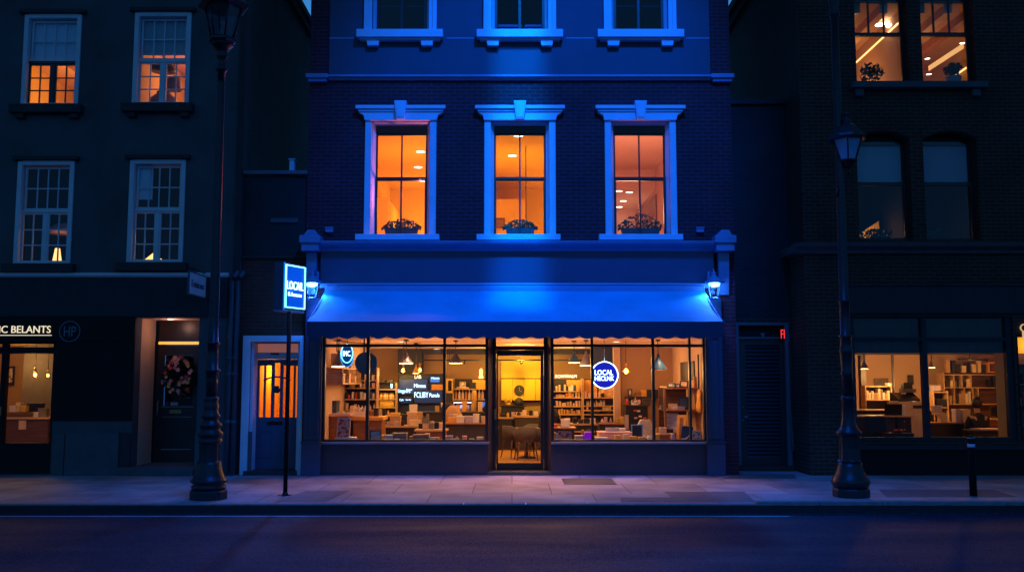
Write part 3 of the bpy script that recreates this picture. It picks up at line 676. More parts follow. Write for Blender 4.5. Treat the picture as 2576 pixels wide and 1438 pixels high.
# porch with door
px0, px1, _, pzt = PO; PD = 1.02
MB().box(px0 - .05, px0 - .001, .301, PD, 0, pzt).build('porch_wall', 'wall_cream', lb)
MB().box(px1 + .001, px1 + .05, .301, PD, 0, pzt).build('porch_wall', 'render_grey', lb)
MB().box(px0 - .05, px1 + .05, .301, PD + .1, pzt + .001, pzt + .06).build('porch_ceiling', 'wall_salmon', lb)
MB().box(px0 - .05, px1 + .05, .02, PD + .1, 0, .15).box(px0 - .2, px1 + .0, -.16, .019, .002, .148).build('porch_step', 'stone_pale', lb, .01)
b = MB(); dx0, dx1 = gx(385, PD, 1.4), gx(500, PD, 1.4); zd = gz(868, PD)
b.box(px0 - .0, dx0 + .06, PD, PD + .1, .15, pzt).box(dx0 + .06, px1, PD, PD + .1, zd, gz(866, PD) + .001).box(dx1 - .04, px1 + .02, PD, PD + .1, .15, zd - .001)
pf = b.build('door_frame', 'black_paint', lb)
MB().box(dx0 + .06, px1, PD + .02, PD + .08, gz(858.5, PD), pzt).build('transom_panel', 'door_black', pf)
MB().box(dx0 + .06, px1, PD + .02, PD + .06, gz(865.5, PD), gz(859, PD)).build('light_strip', 'strip_gold', pf)
d0, d1 = dx0 + .065, dx1 - .045; ga, gb, gc, gd = gx(410, PD, 1.6), gx(484, PD, 1.6), gz(1020, PD), gz(893, PD)
dr = MB().wall(d0, d1, .155, zd - .004, [(ga, gb, gc, gd)], PD + .02, PD + .07).build('door', 'door_black', pf)
pane(dr, ga, gb, gc, gd, PD + .05, 'glass_dark'); MB().box(ga, gb, PD + .09, PD + .1, gc, gd).build('door_curtain', 'room_dark', dr)
MB().box(ga - .03, gb + .03, PD - .0, PD + .02, gz(1024, PD), gz(1021.5, PD)).box(ga, ga + .3, PD + .008, PD + .02, gz(1049, PD), gz(1047, PD)).box(gb - .32, gb, PD + .008, PD + .02, gz(1049, PD), gz(1047, PD)).box(ga, gb, PD + .005, PD + .02, gz(1131, PD), gz(1128, PD)).build('door_rail', 'pot_grey', dr)
MB().box(gx(425, PD, 1), gx(455, PD, 1), PD + .0, PD + .02, gz(1039, PD), gz(1030, PD)).build('letterbox', 'brass', dr, .004)
hx = gx(397, PD, 1); MB().tube([(hx, PD + .02, gz(1008, PD)), (hx, PD - .04, gz(1010, PD)), (hx, PD - .04, gz(1042, PD)), (hx, PD + .02, gz(1044, PD))], .012).build('handle', 'steel', dr)
for (a, c, d, f_, mm) in ((467, 476, 975, 988, 'lilac'), (466, 477, 998, 1002, 'grey'), (415, 424, 1010, 1018, 'navy'), (428, 447, 1011, 1019, 'pinkish')):
    MB().box(gx(a, PD, 1.3), gx(c, PD, 1.3), PD + .012, PD + .019, gz(f_, PD), gz(d, PD)).build('door_sticker', mm, dr)
cx, cz = XZ(449, 944, PD - .12)
wr = thing('flower_wreath', 'bushy flower wreath of red, pink and gold blooms hanging on the dark porch door', 'wreath', (cx, PD, cz))
b = MB()
def wp():
    a = rnd.uniform(0, 6.28); r_ = .33 * math.sqrt(rnd.uniform(.0, 1)); return (cx + r_ * math.cos(a), PD - .1 + rnd.uniform(-.09, .09), cz - .02 + 1.25 * r_ * math.sin(a))
b.leaves(wp, 650, .045, rnd).build('foliage', 'leaf_dark', wr)
for i in range(44):
    a = rnd.uniform(0, 6.28); r_ = .31 * math.sqrt(rnd.uniform(.1, 1)); fx, fz_ = cx + r_ * math.cos(a), cz + 1.2 * r_ * math.sin(a); k = rnd.uniform(.013, .03)
    b = MB(); yy = PD - .2
    for p_ in range(6):
        t_ = p_ * math.pi / 3; b.add([(fx, yy, fz_), (fx + k * 1.3 * math.cos(t_ - .5), yy - .015, fz_ + k * 1.3 * math.sin(t_ - .5)), (fx + k * 1.8 * math.cos(t_), yy - .03, fz_ + k * 1.8 * math.sin(t_)), (fx + k * 1.3 * math.cos(t_ + .5), yy - .015, fz_ + k * 1.3 * math.sin(t_ + .5))], [(0, 1, 2, 3)])
    b.ball((fx, yy - .01, fz_), k * .5, 1, 8, 5).build('flower', ['flower_red', 'flower_pink', 'flower_gold', 'flower_pink'][i % 4], wr)
MB().lathe([(.05, -.004), (.05, .0)], ((px0 + px1) / 2 - .15, .55, pzt - .003), 16).build('ceiling_spot', 'spot_disc', lb)
# blade sign
xs_ = gx(518, -.05, 3.5); t = thing('hanging_sign', 'small pale blue board hanging out from the grey townhouse on a bracket', 'shop sign', (xs_, 0, 3.6))
zt0, zb0 = gz(695, -.05), gz(743, -.05)
MB().box(xs_ - .025, xs_ + .0, -1.0, -.06, zb0 - .05, zt0 - .02).build('board', 'trim_grey', t, .006)
MB().box(xs_ - .0252 - .004, xs_ + .006, -1.01, -.99, zb0 - .06, zt0).box(xs_ - .029, xs_ + .006, -.07, -.052, zb0 - .06, zt0).box(xs_ - .029, xs_ + .006, -.989, -.071, zt0 - .02, zt0).box(xs_ - .029, xs_ + .006, -.989, -.071, zb0 - .06, zb0 - .042).build('edge_frame', 'pipe_blue', t)
MB().tube([(xs_ - .012, .0, zt0 + .06), (xs_ - .012, -1.05, zt0 + .06)], .012).tube([(xs_ - .012, -.2, zt0 + .06), (xs_ - .012, -.2, zt0 - .01)], .006).tube([(xs_ - .012, -.85, zt0 + .06), (xs_ - .012, -.85, zt0 - .01)], .006).build('bracket', 'iron', t)
text('lettering', 'Evisions', -.34, .34, 0, 0, 'navy', t, h=.13, frame=Matrix.Translation((xs_ + .004, -.53, (zt0 + zb0) / 2 - .03)) @ Matrix.Rotation(R(90), 4, 'Z'))

# ------------------------------------------------------------------ narrow brick house with the blue door
ib = thing('infill_house', 'narrow low brick house with a blue door between the townhouse and the shop', 'building', (-4.6, .1, 0))
IX0, IX1, IZ = LX1 + .002, BX0 - .002, gz(441, .1)
DO = (gx(628, .1, 1.2), gx(753, .1, 1.2), .0, gz(860, .1))
MB().wall(IX0, IX1, 0, gz(650, .1), [DO], .08, .4).build('wall', 'brick_brown', ib)
MB().box(IX0, IX1, .07, .4, gz(650, .1) + .05, IZ).build('upper_wall', 'painted_brick', ib)
MB().box(IX0, IX1, .03, .4, gz(650, .1) + .002, gz(650, .1) + .048).build('string_course', 'stone_dark', ib)
MB().box(IX0, IX1, 8.7, 8.9, 0, IZ - .02).build('back_wall', 'brick_dark', ib)
MB().box(IX0, IX1 + .0, .0, .45, IZ + .002, IZ + .08).build('coping', 'trim_dull', ib, .01)
MB().box(IX0, IX1, .452, 9, IZ - .018, IZ + .03).build('roof', 'roof_slate', ib)
x0, z0 = XZ(722, 445, .3); x1, z1 = XZ(736, 398, .3)
MB().box(x0, x1, .46, .6, IZ + .03, z1).box(x0 - .02, x1 + .02, .44, .62, z1 + .001, z1 + .03).build('roof_vent', 'trim_grey', ib, .01)
MB().box(gx(676, .05, 3.3), gx(745, .05, 3.3), .045, .069, gz(560, .07), gz(549, .07)).build('wall_plate', 'stone_pale', ib)
MB().box(IX0 + .3, gx(606, .08, .5), .03, .079, 0, gz(1085, .05)).build('plinth', 'stone_pale', ib, .008)
# door surround
x0, x1, _, zt = DO; fo0 = gx(606, 0, 1.2)
b = MB().box(fo0, x0, -.0, .079, .0, zt + .12).box(x1, IX1 + .0, .0, .079, .0, zt + .12).box(x0, x1, .0, .079, zt, zt + .12)
dfr = b.build('door_frame', 'trim_grey', ib, .008)
YB = .36; zd = gz(903, YB); zf0, zf1 = gz(886, YB), gz(864, YB)
MB().box(x0, x0 + .05, .1, YB + .1, 0, zt - .001).box(x1 - .05, x1, .1, YB + .1, 0, zt - .001).box(x0 + .05, x1 - .05, YB, YB + .1, zd, zf0).box(x0 + .05, x1 - .05, YB, YB + .1, zf1, zt - .001).build('lining', 'trim_grey', dfr, .004)
MB().box(x0 + .05, x1 - .05, YB + .04, YB + .06, zf0, zf1).build('fanlight', emat('fan_glow', (.9, .3, .2), .22, (.5, .3, .3)), dfr)
MB().box(gx(680, YB - .02, 2), gx(700, YB - .02, 2), YB - .03, YB - .001, zf0 - .04, zf0 - .01).build('latch', 'iron', dfr)
MB().box(x0 - .06, x1, -.04, YB + .1, .001, .08).build('door_step', 'stone_dark', dfr, .01)
d0, d1 = x0 + .055, x1 - .055; zl0, zl1 = gz(1049, YB), gz(919, YB)
slits = [(651, 662), (667, 681), (689, 703), (711, 721), (727, 737), (742, 748)]
hs = [(gx(a, YB, 1.5), gx(c, YB, 1.5), zl0, zl1 + (.05 if k == 2 else 0)) for k, (a, c) in enumerate(slits)]
dr = MB().wall(d0, d1, .085, zd - .004, hs, YB + .02, YB + .07).build('door', 'door_blue', dfr)
pane(dr, hs[0][0] - .01, hs[-1][1] + .01, zl0 - .01, zl1 + .06, YB + .055)
cxm = (hs[2][0] + hs[2][1]) / 2
b = MB(); zc_ = gz(947, YB)
pts = [(cxm + .3 * math.sin(a), YB + .012, zc_ - .07 + .07 * math.cos(a * 1.6)) for a in [R(k) for k in range(-60, 61, 12)]]
b.tube(pts, .018, 6).build('arched_bar', 'door_blue', dr)
MB().box(cxm - .07, cxm + .07, YB - .005, YB + .02, gz(985, YB), gz(976, YB)).box(cxm - .045, cxm + .045, YB - .02, YB - .004, gz(988, YB), gz(970, YB)).build('knocker', 'iron', dr, .006)
MB().box(gx(672, YB, 1), gx(710, YB, 1), YB + .008, YB + .02, gz(1068, YB), gz(1059, YB)).build('letterbox', 'black_paint', dr, .004)
for a, c in ((648, 682), (704, 742)):
    gridframe(MB(), gx(a, YB, .6), gx(c, YB, .6), gz(1150, YB), gz(1082, YB), YB + .006, YB + .02, .018).build('door_panel', 'door_blue', dr)
MB().tube([(gx(641, YB, 1), YB + .02, gz(1032, YB)), (gx(641, YB, 1), YB - .04, gz(1032, YB)), (gx(647, YB, 1), YB - .045, gz(1033, YB))], .011).ball((gx(640, YB, 1), YB + .01, gz(1050, YB)), .014).build('handle', 'steel', dr)
room(ib, IX0 + .05, IX1 - .05, .405, 4.0, .05, 2.75, 'wall_orange', 'wall_orange', 'floor_oak')
MB().box(cxm - .03, cxm + .03, 1.2, 1.25, 1.85, 2.0).build('hall_picture', 'wood_mid', ib)
# rainwater pipes
for a, r_, lab in ((577, .05, 'thicker dark rainwater pipe on the townhouse corner by the lamp post'), (591, .038, 'thinner rainwater pipe in the corner by the blue door')):
    x = gx(a, -.09, 2); t = thing('drainpipe', lab, 'drainpipe', (x, -.09, 0)); zz = gz(697, -.09)
    MB().tube([(x, -.1, .05), (x, -.1, zz - .1), (x + .06, -.08, zz + .02), (x + .12, -.06, zz + .12)], r_).build('pipe', 'pipe_blue', t)
    for qz in (900, 940, 1060): zc = gz(qz, -.09); MB().lathe([(r_ + .012, -.03), (r_ + .016, -.02), (r_ + .016, .02), (r_ + .012, .03)], (x, -.1, zc), 12).build('collar', 'pipe_blue', t)

# ------------------------------------------------------------------ recessed side wing with the louvred door
rb = thing('side_wing', 'dark recessed brick wing with a louvred door beside the blue-lit shop', 'building', (4.9, .9, 0))
RX0, RX1, RY = BX1 + .002, gx(2030, 0, 2), .92
LO = (gx(1862, RY, 1.2), gx(1978, RY, 1.2), .1, gz(852, RY))
RZ = gz(640, RY)
MB().wall(RX0, RX1, 0, gz(795, RY), [(LO[0] - .03, LO[1] + .05, 0, gz(820, RY))], RY, RY + .3).build('wall', 'brick_dark', rb)
MB().box(RX0, RX1, RY + .01, RY + .3, gz(795, RY) + .002, 7.4).build('upper_wall', 'painted_brick', rb)
MB().box(RX0, RX1, RY - .05, RY + .35, 7.402, 7.5).build('coping', 'stone_dark', rb)
b = MB().box(LO[0] - .06, LO[0], RY - .03, RY + .15, .1, gz(818, RY)).box(LO[1], LO[1] + .09, RY - .03, RY + .15, .1, gz(818, RY)).box(LO[0] - .06, LO[1] + .09, RY - .032, RY + .15, gz(818, RY) + .001, gz(811, RY)).box(LO[0], LO[1], RY + .0, RY + .15, LO[3], LO[3] + .04)
fr = b.build('door_frame', 'trim_dull', rb, .005)
MB().box(LO[0], LO[1], RY + .06, RY + .1, LO[3] + .041, gz(818, RY)).build('header_panel', 'black_paint', fr)
ld = MB().box(LO[0], LO[0] + .14, RY + .05, RY + .1, .1, LO[3]).box(LO[1] - .1, LO[1], RY + .05, RY + .1, .1, LO[3]).box(LO[0] + .14, LO[1] - .1, RY + .051, RY + .1, .1, .25).box(LO[0] + .14, LO[1] - .1, RY + .051, RY + .1, LO[3] - .12, LO[3]).build('louvred_door', 'door_black', fr)
b = MB(); z = .25
while z < LO[3] - .14:
    b.prism_x([(RY + .05, z), (RY + .09, z + .05), (RY + .095, z + .045), (RY + .055, z - .005)], LO[0] + .141, LO[1] - .101); z += .075
b.box(LO[0] + .14, LO[1] - .1, RY + .1, RY + .11, .2, LO[3] - .1).build('louvre_grille', 'char', ld)
MB().tube([(LO[0] + .07, RY + .05, 1.05), (LO[0] + .07, RY - .0, 1.05), (LO[0] + .17, RY - .005, 1.06)], .012).ball((LO[0] + .06, RY + .045, .98), .018).ball((LO[0] + .07, RY + .045, 1.24), .015).build('handle', 'steel', ld)
text('lettering', 'CO 8', gx(1906, RY, 2), gx(1922, RY, 2), gz(931, RY), RY + .04, 'red', ld, h=.045)
MB().box(RX0, RX1 - .05, RY - .12, RY + .3, .002, .1).build('door_step', 'brick_brown', rb)
x0, x1, z0, z1 = gx(1962, RY, 2.6), gx(1975, RY, 2.6), gz(853, RY), gz(827, RY)
t = thing('warning_sign', 'small glowing red sign at the top of the louvred door frame', 'illuminated sign', (x0, RY, z0))
MB().box(x0 - .01, x1 + .01, RY - .02, RY + .045, z0, z1).build('housing', 'black_paint', t, .004); text('lettering', 'FI', x0 + .015, x1 - .015, (z0 + z1) / 2, RY - .026, 'red_led', t, h=(z1 - z0) * .86)
x0, z0 = XZ(1919, 846, RY + .05); t = thing('triangle_sticker', 'small pale pointed sticker on the panel over the louvred door', 'sticker', (x0, RY, z0))
MB().prism([(x0, z0 - .06), (x0 + .045, z0 + .07), (x0 - .045, z0 + .07)], RY + .052, RY + .0595).build('label', 'grey', t)
x = gx(1993, RY - .06, 1); t = thing('conduit_pipe', 'thin grey conduit beside the louvred door with a bent foot', 'pipe', (x, RY, 0))
MB().tube([(x - .06, RY - .05, 2.55), (x - .04, RY - .05, 1.4), (x, RY - .05, .35), (x + .1, RY - .06, .55), (x + .18, RY - .06, .62)], .022).build('pipe', 'trim_dull', t)

# ------------------------------------------------------------------ dark brick building
kb = thing('brick_building', 'dark brown brick building with paired windows over a wide lit shop window', 'building', (8, 0, 0))
KX0, KX1, KT = gx(2028, 0, 3), 13.5, 10.9
def kw(ql, qr, qt, qb, Y=0):
    zm = gz((qt + qb) / 2, Y) if qt is not None else 8.4
    return gx(ql, Y, zm), gx(qr, Y, zm), gz(qb, Y), (gz(qt, Y) if qt is not None else 10.0)
KW = [kw(2152, 2285, None, 210), kw(2318, 2452, None, 210), kw(2158, 2292, 332, 604), kw(2326, 2462, 332, 604)]
KS = (gx(2143, 0, 1.6), gx(2556, 0, 1.6), gz(1106, 0), gz(795, 0)); KS2 = (gx(2562, 0, 1.6), 12.9, gz(1106, 0), gz(840, 0))
MB().wall(KX0, KX1, 0, KT, KW + [KS, KS2], 0, .34).build('wall', 'brick_dark', kb)
MB().box(KX0, KX0 + .3, .342, 9.5, 0, KT).build('side_wall', 'brick_dark_side', kb)
MB().box(KX0 - .2, KX1, -.12, 9.5, KT + .002, KT + .2).box(KX0 - .1, KX0 - .002, .0, 9.5, KT - .2, KT).build('parapet', 'stone_dark', kb)
for k in (2, 3):      # segmental heads over the lower pair
    x0, x1, zb, zt = KW[k]; n = 14; cx = (x0 + x1) / 2; hw = (x1 - x0) / 2
    arc = [(cx - hw + 2 * hw * i / n, zt - .15 + .15 * (1 - ((2 * i / n) - 1) ** 2)) for i in range(n + 1)]
    MB().prism([arc[0]] + arc[1:-1] + [arc[-1], (x1, zt - .001), (x0, zt - .001)] if False else [(x0, zt - .15)] + arc[1:n // 2 + 1] + [(x0, zt - .0005)], .002, .3).prism(arc[n // 2:n] + [(x1, zt - .15), (x1, zt - .0005)], .002, .3).build('arch_head', 'brick_dark', kb)
    arc2 = [(cx - (hw + .02) + 2 * (hw + .02) * i / n, zt - .13 + .15 * (1 - ((2 * i / n) - 1) ** 2)) for i in range(n + 1)]
    MB().prism(arc2 + [(x, z + .18) for x, z in arc2[::-1]], -.03, .001).build('arch_band', 'brick_dark', kb)
def brick_window(w, top):
    x0, x1, zb, zt = w; Y = .24
    zm = gz(88, Y) if top else gz(463, Y)
    zh = zt if top else gz(357, Y)
    if not top: MB().box(x0, x1, Y - .03, Y + .06, zh + .001, zt).build('head_panel', 'black_paint', kb)
    win = gridframe(MB(), x0, x1, zm - .03, zh, Y, Y + .05, .06, 3 if top else 1, 2 if top else 1, .03).build('window', 'sash_black', kb)
    gridframe(MB(), x0, x1, zb, zm + .03, Y - .045, Y - .002, .07, 1 if top else 1, 1, .03).build('sash', 'sash_black', win)
    pane(win, x0 + .05, x1 - .05, zb + .05, zt - .05, Y + .02 if top else Y - .02)
    if not top: MB().box(x0 + .02, x1 - .02, Y + .07, Y + .08, zm + .02, zt).build('roller_blind', 'blind_teal' if w is KW[2] else 'blind_warm', win)
for k, w in enumerate(KW): brick_window(w, k < 2)
x0, x1 = gx(2142, -.1, 7.6), gx(2482, -.1, 7.6); za, zc = gz(222, -.1), gz(213, -.1)
MB().box(x0, x1, -.17, .2, za, KW[0][2] - .001).build('sill', 'stone_pale', kb, .012)
for xx in (x0 + .08, x1 - .28): MB().box(xx, xx + .16, -.1, .01, za - .15, za - .002).build('bracket', 'stone_pale', kb, .01)
zc0, zc1 = gz(627, -.2), gz(611, -.2)
MB().prism_x([(.01, zc0 - .06), (-.07, zc0 - .06), (-.1, zc0), (-.24, zc0 + .06), (-.27, zc1), (.01, zc1 + .02)], KX0 - .2, KX1).build('cornice', 'stone_pale', kb)
MB().box(KX0 - .2, KX0 - .002, .012, RY, zc0 - .02, zc1).build('cornice_return', 'stone_pale', kb)
MB().box(gx(2135, 0, 3.5), KX1, -.06, .01, gz(720, 0), gz(713, 0)).build('moulding', 'stone_dark', kb, .01)
MB().box(gx(2130, 0, 3), KX1, -.04, .01, gz(788, 0), gz(721, 0)).build('fascia', 'teal_board', kb)
MB().box(KX0 - .03, gx(2100, 0, .5), -.05, .01, 0, gz(1121, 0)).box(KX0 - .03, KX0 - .001, .012, RY - .12, 0, gz(1121, 0)).build('plinth', 'brick_dark', kb, .01)
MB().box(KS[0] - .05, KX1, -.12, .1, gz(1131, -.1), gz(1119, -.1)).build('shop_sill', 'teal_board', kb, .01)
MB().box(KS[0] - .02, KX1, -.05, .01, .001, gz(1131, -.1) - .002).build('stall_riser', 'black_paint', kb)
x0, x1, zb, zt = KS; Yk = .1; b = MB(); zt1, zt0, zbl = gz(848, Yk), gz(857, Yk), gz(887, Yk)
xm0, xm1 = gx(2321, Yk, 1.6), gx(2334, Yk, 1.6)
b.box(x0, x0 + .1, .05, .17, zb, zt).box(x1 - .12, x1, .05, .17, zb, zt).box(x0 + .1, x1 - .12, .05, .17, zb, zb + .05).box(x0 + .1, x1 - .12, .05, .17, zt - .03, zt).box(xm0, xm1, .045, .175, zb + .051, zt - .031)
for a, c in ((x0 + .1, xm0), (xm1, x1 - .12)): b.box(a, c, .055, .165, zt0, zt1)
dk = b.build('display_window', 'teal_board', kb); pane(dk, x0 + .05, x1 - .05, zb + .02, zt - .02, .11)
for a, c, mm in ((x0 + .1, xm0, 'blind_warm'), (xm1, x1 - .12, 'blind_teal')):
    MB().box(a - .08, c + .1, .2, .21, zbl, zt0 - .002).build('roller_blind', mat('blind_shop', (.06, .05, .055), .9), dk)
    MB().box(a - .08, c + .1, .215, .225, zt0 - .02, zt - .001).build('upper_blind', mat('blind_shop2', (.05, .03, .03), .9), dk)
x0, x1, zb, zt = KS2; b = MB().box(x0, x0 + .06, .05, .17, zb, zt).box(x1 - .06, x1, .05, .17, zb, zt).box(x0 + .06, x1 - .06, .05, .17, zt - .05, zt).box(x0 + .06, x1 - .06, .05, .17, zb, zb + .05)
dk2 = b.build('display_window', 'black_paint', kb); pane(dk2, x0 + .03, x1 - .03, zb + .02, zt - .02, .11)
KD = 7.2
room(kb, KS[0] - .1, 13.6, .345, KD, .05, 2.66, 'wall_cream', 'wall_tan', 'floor_oak')
room(kb, KS2[0] - .02, 12.9, .345, .62, .05, 2.6, 'wall_orange', 'wall_orange', 'floor_oak')
for k in range(2): room(kb, KW[k][0] - (.3 if k == 0 else .08), KW[k][1] + (.2 if k == 0 else 1.6), .345, 4.4, KW[k][2] - .5, 9.3, 'wall_tan', 'wall_tan', 'floor_oak')
for k in (2, 3): room(kb, KW[k][0] - .06, KW[k][1] + .06, .345, 2.6, KW[k][2] - .3, KW[k][3] - .02, 'room_dark', 'room_dark', 'room_dark')
t = thing('neighbour_lettering', 'partly seen gold lettering above the last lit window at the frame edge', 'shop sign', (gx(2566, -.05, 2.9), 0, 2.8))
x0 = gx(2566, -.05, 2.9); text('lettering', 'Co', x0, x0 + .3, gz(824, -.05), -.03, 'text_gold', t, h=.16); text('lettering', 'In', x0 + .04, x0 + .25, gz(839, -.05) - .02, -.03, 'text_gold', t, h=.12)

# ------------------------------------------------------------------ lamp posts
def prof_from(v, cxq, rows, Y):
    out_ = []
    for yz, hw in rows:
        a = q(v, cxq, yz); z = gz(a[1], Y); dpt = (Y + DIST) * cT + (z - EYE) * sT
        out_.append((hw / VIEW[v][2] / 1.0683 * dpt / F, z))
    return out_
VIEW['P'] = (480, 840, 2.766); VIEW['S'] = (2180, 700, 2.179); VIEW['T'] = (540, 0, 2.877); VIEW['U'] = (1950, 0, 2.055)
LY = gy(1254); lx = gx(524, LY, 0)
lp = thing('lamp_post', 'tall black cast-iron lamp post with a six-sided lantern on top, by the grey townhouse', 'lamp post', (lx, LY, 0), 'ornate street lamps on the pavement')
pr = prof_from('P', 0, [(1395, 140), (1318, 140), (1312, 132)], LY); pr[0] = (pr[0][0], .001)
MB().lathe(pr, (lx, LY, 0), 10, False).build('base', 'iron', lp, .01)
pr = prof_from('P', 0, [(1311, 112), (1300, 118), (1285, 120), (1270, 104), (1256, 126), (1240, 128), (1228, 112), (1200, 102), (1170, 92), (1130, 84), (1100, 79)], LY); MB().lathe(pr, (lx, LY, 0), 24, True, flute=.05).build('flared_foot', 'iron', lp)
pr = prof_from('P', 0, [(1099, 78), (1040, 76), (975, 78)], LY); MB().lathe(pr, (lx, LY, 0), 24, False, flute=-.09).build('fluted_drum', 'iron', lp)
pr = prof_from('P', 0, [(974, 80), (965, 86), (945, 88), (930, 74), (915, 90), (890, 93), (872, 70), (856, 72), (840, 82), (825, 80), (805, 58), (790, 56), (775, 70), (760, 68), (740, 52), (712, 52), (690, 58), (672, 50), (650, 52), (632, 56), (620, 46)], LY); MB().lathe(pr, (lx, LY, 0), 24).build('ring_stack', 'iron', lp)
pr = prof_from('P', 0, [(619, 42), (500, 41), (445, 43), (434, 58), (424, 58), (414, 42), (300, 40), (238, 38), (232, 50), (222, 50), (214, 38), (0, 36)], LY) + prof_from('T', 0, [(1300, 33), (1000, 31), (650, 27), (640, 29), (634, 30)], LY)
MB().lathe(pr, (lx, LY, 0), 20).build('shaft', 'iron', lp)
pr = prof_from('T', 0, [(633, 27), (560, 28), (550, 42), (530, 44), (520, 34), (470, 28), (450, 40), (432, 46), (420, 38), (400, 42), (372, 62), (352, 84), (340, 84)], LY); MB().lathe(pr, (lx, LY, 0), 20).build('lantern_neck', 'iron', lp)
pr = prof_from('T', 0, [(339, 92), (322, 108), (306, 108), (298, 96)], LY); MB().lathe(pr, (lx, LY, 0), 6, False).build('lantern_base', 'iron', lp, .006)
(ra, za), (rb_, zb_) = prof_from('T', 0, [(297, 86), (75, 140)], LY)
b = MB()
for k in range(6):
    a = k * math.pi / 3; b.tube([(lx + ra * math.cos(a), LY + ra * math.sin(a), za), (lx + rb_ * math.cos(a), LY + rb_ * math.sin(a), zb_)], .017, 6)
b.build('lantern_frame', 'iron', lp)
MB().lathe([(ra * .96, za), (rb_ * .96, zb_)], (lx, LY, 0), 6, False).build('lantern_glass', 'glass_lantern', lp)
pr = prof_from('T', 0, [(74, 150), (66, 190), (50, 200), (30, 190), (0, 150), (-60, 90), (-100, 60)], LY); MB().lathe(pr + [(.05, pr[-1][1] + .12), (.02, pr[-1][1] + .25)], (lx, LY, 0), 6, False).build('lantern_roof', 'iron', lp, .006)
MB().lathe([(.03, za), (.05, za + .08), (.025, za + .2), (.04, za + .26), (.01, za + .3)], (lx, LY, 0), 10).build('mantle', 'pot_grey', lp)

RY_ = gy(1248); rx = gx(2141, RY_, 0)
rp = thing('lamp_post', 'tall dark lamp post with a side lantern on a bracket, before the brick building', 'lamp post', (rx, RY_, 0), 'ornate street lamps on the pavement')
pr = prof_from('S', 0, [(1385, 107), (1335, 107), (1328, 100)], RY_); pr[0] = (pr[0][0], .001); MB().lathe(pr, (rx, RY_, 0), 12, False).build('base', 'iron', rp, .01)
pr = prof_from('S', 0, [(1327, 92), (1310, 100), (1294, 104), (1280, 100), (1262, 90), (1240, 78), (1210, 68), (1180, 62)], RY_); MB().lathe(pr, (rx, RY_, 0), 24, True, flute=.06).build('flared_foot', 'iron', rp)
pr = prof_from('S', 0, [(1179, 64), (1172, 70), (1164, 62), (1100, 58), (1025, 60)], RY_); MB().lathe(pr, (rx, RY_, 0), 24, False, flute=-.08).build('fluted_drum', 'iron', rp)
pr = prof_from('S', 0, [(1024, 64), (1012, 74), (1000, 72), (985, 56), (965, 46), (950, 42), (930, 38), (820, 36), (812, 40), (800, 38), (790, 33)], RY_); MB().lathe(pr, (rx, RY_, 0), 24).build('ring_stack', 'iron', rp)
pr = prof_from('S', 0, [(789, 33), (670, 31), (660, 36), (650, 31), (600, 33), (540, 36), (528, 40), (518, 36), (455, 31), (448, 38), (440, 38), (432, 30), (248, 29), (242, 34), (232, 34), (226, 28), (0, 27)], RY_) + prof_from('U', 0, [(1040, 24), (600, 22), (100, 20), (90, 27), (70, 28), (40, 24), (20, 28), (0, 28), (-40, 20)], RY_)
MB().lathe(pr, (rx, RY_, 0), 20).build('shaft', 'iron', rp)
a = q('U', 672, 770); gx0, gz0 = XZ(a[0], a[1], RY_ - .05); LYR = RY_ - .05
rows = lambda rr: [(r_, z_) for r_, z_ in prof_from('U', 0, rr, LYR)]
MB().lathe(rows([(775, 100), (768, 108), (752, 100), (745, 84), (715, 62), (700, 50), (690, 34), (684, 26), (668, 28), (660, 18), (645, 10), (636, 15), (624, 12), (615, 2)]), (gx0, LYR, 0), 8, False).build('lantern_roof', 'iron', rp, .004)
(ra, za), (rb_, zb_) = rows([(884, 46), (776, 84)])
b = MB()
for k in range(6):
    t_ = k * math.pi / 3 + .2; b.tube([(gx0 + ra * math.cos(t_), LYR + ra * math.sin(t_), za), (gx0 + rb_ * math.cos(t_), LYR + rb_ * math.sin(t_), zb_)], .011, 6)
b.build('lantern_frame', 'iron', rp)
MB().lathe([(ra * .95, za), (rb_ * .95, zb_)], (gx0, LYR, 0), 6, False, rot=.2).build('lantern_glass', mat('frosted', (.25, .42, .7), .35), rp)
MB().lathe(rows([(930, 12), (915, 26), (900, 36), (892, 50), (885, 50)]), (gx0, LYR, 0), 12).build('lantern_base', 'iron', rp)
pts = [q('U', x, y) for x, y in ((680, 925), (682, 960), (660, 985), (640, 1010), (628, 1040), (615, 1075), (598, 1090))]
MB().tube([(gx(a, LYR, gz(c, LYR)), LYR, gz(c, LYR)) for a, c in pts], .022).build('bracket_arm', 'iron', rp)
pts = [q('U', x, y) for x, y in ((600, 1030), (618, 1026), (632, 1036), (630, 1052), (618, 1052))]
MB().tube([(gx(a, LYR, gz(c, LYR)), LYR, gz(c, LYR)) for a, c in pts], .014).build('bracket_scroll', 'iron', rp)

# ------------------------------------------------------------------ post sign
SY = gy(1245); sx = gx(717.5, SY, 0)
t = thing('post_sign', 'illuminated blue box sign on a slim black pole before the blue door', 'post sign', (sx, SY, 0))
MB().tube([(sx, SY, .01), (sx, SY, gz(782, SY))], .034, 12).build('pole', 'black_paint', t)
MB().box(sx - .1, sx + .1, SY - .07, SY + .07, .001, .014).lathe([(.05, .014), (.036, .05)], (sx, SY, 0), 12).build('base_plate', 'iron', t)
zt, zb = gz(662, SY), gz(779, SY); w, th, ph = .56, .19, R(66)
nx_ = gx(722, SY, zt); Mx = Matrix.Translation((nx_, SY - .16, (zt + zb) / 2)) @ Matrix.Rotation(ph, 4, 'Z')      # local x runs along the face
hh = (zt - zb) / 2
MB().box(0, w, .012, th, -hh, hh).xf(Mx).build('housing', 'door_blue', t, .008)
MB().box(.03, w - .02, .004, .0115, -hh + .03, hh - .03).xf(Mx).build('face', 'sign_blue', t)
b = MB(); k = .012
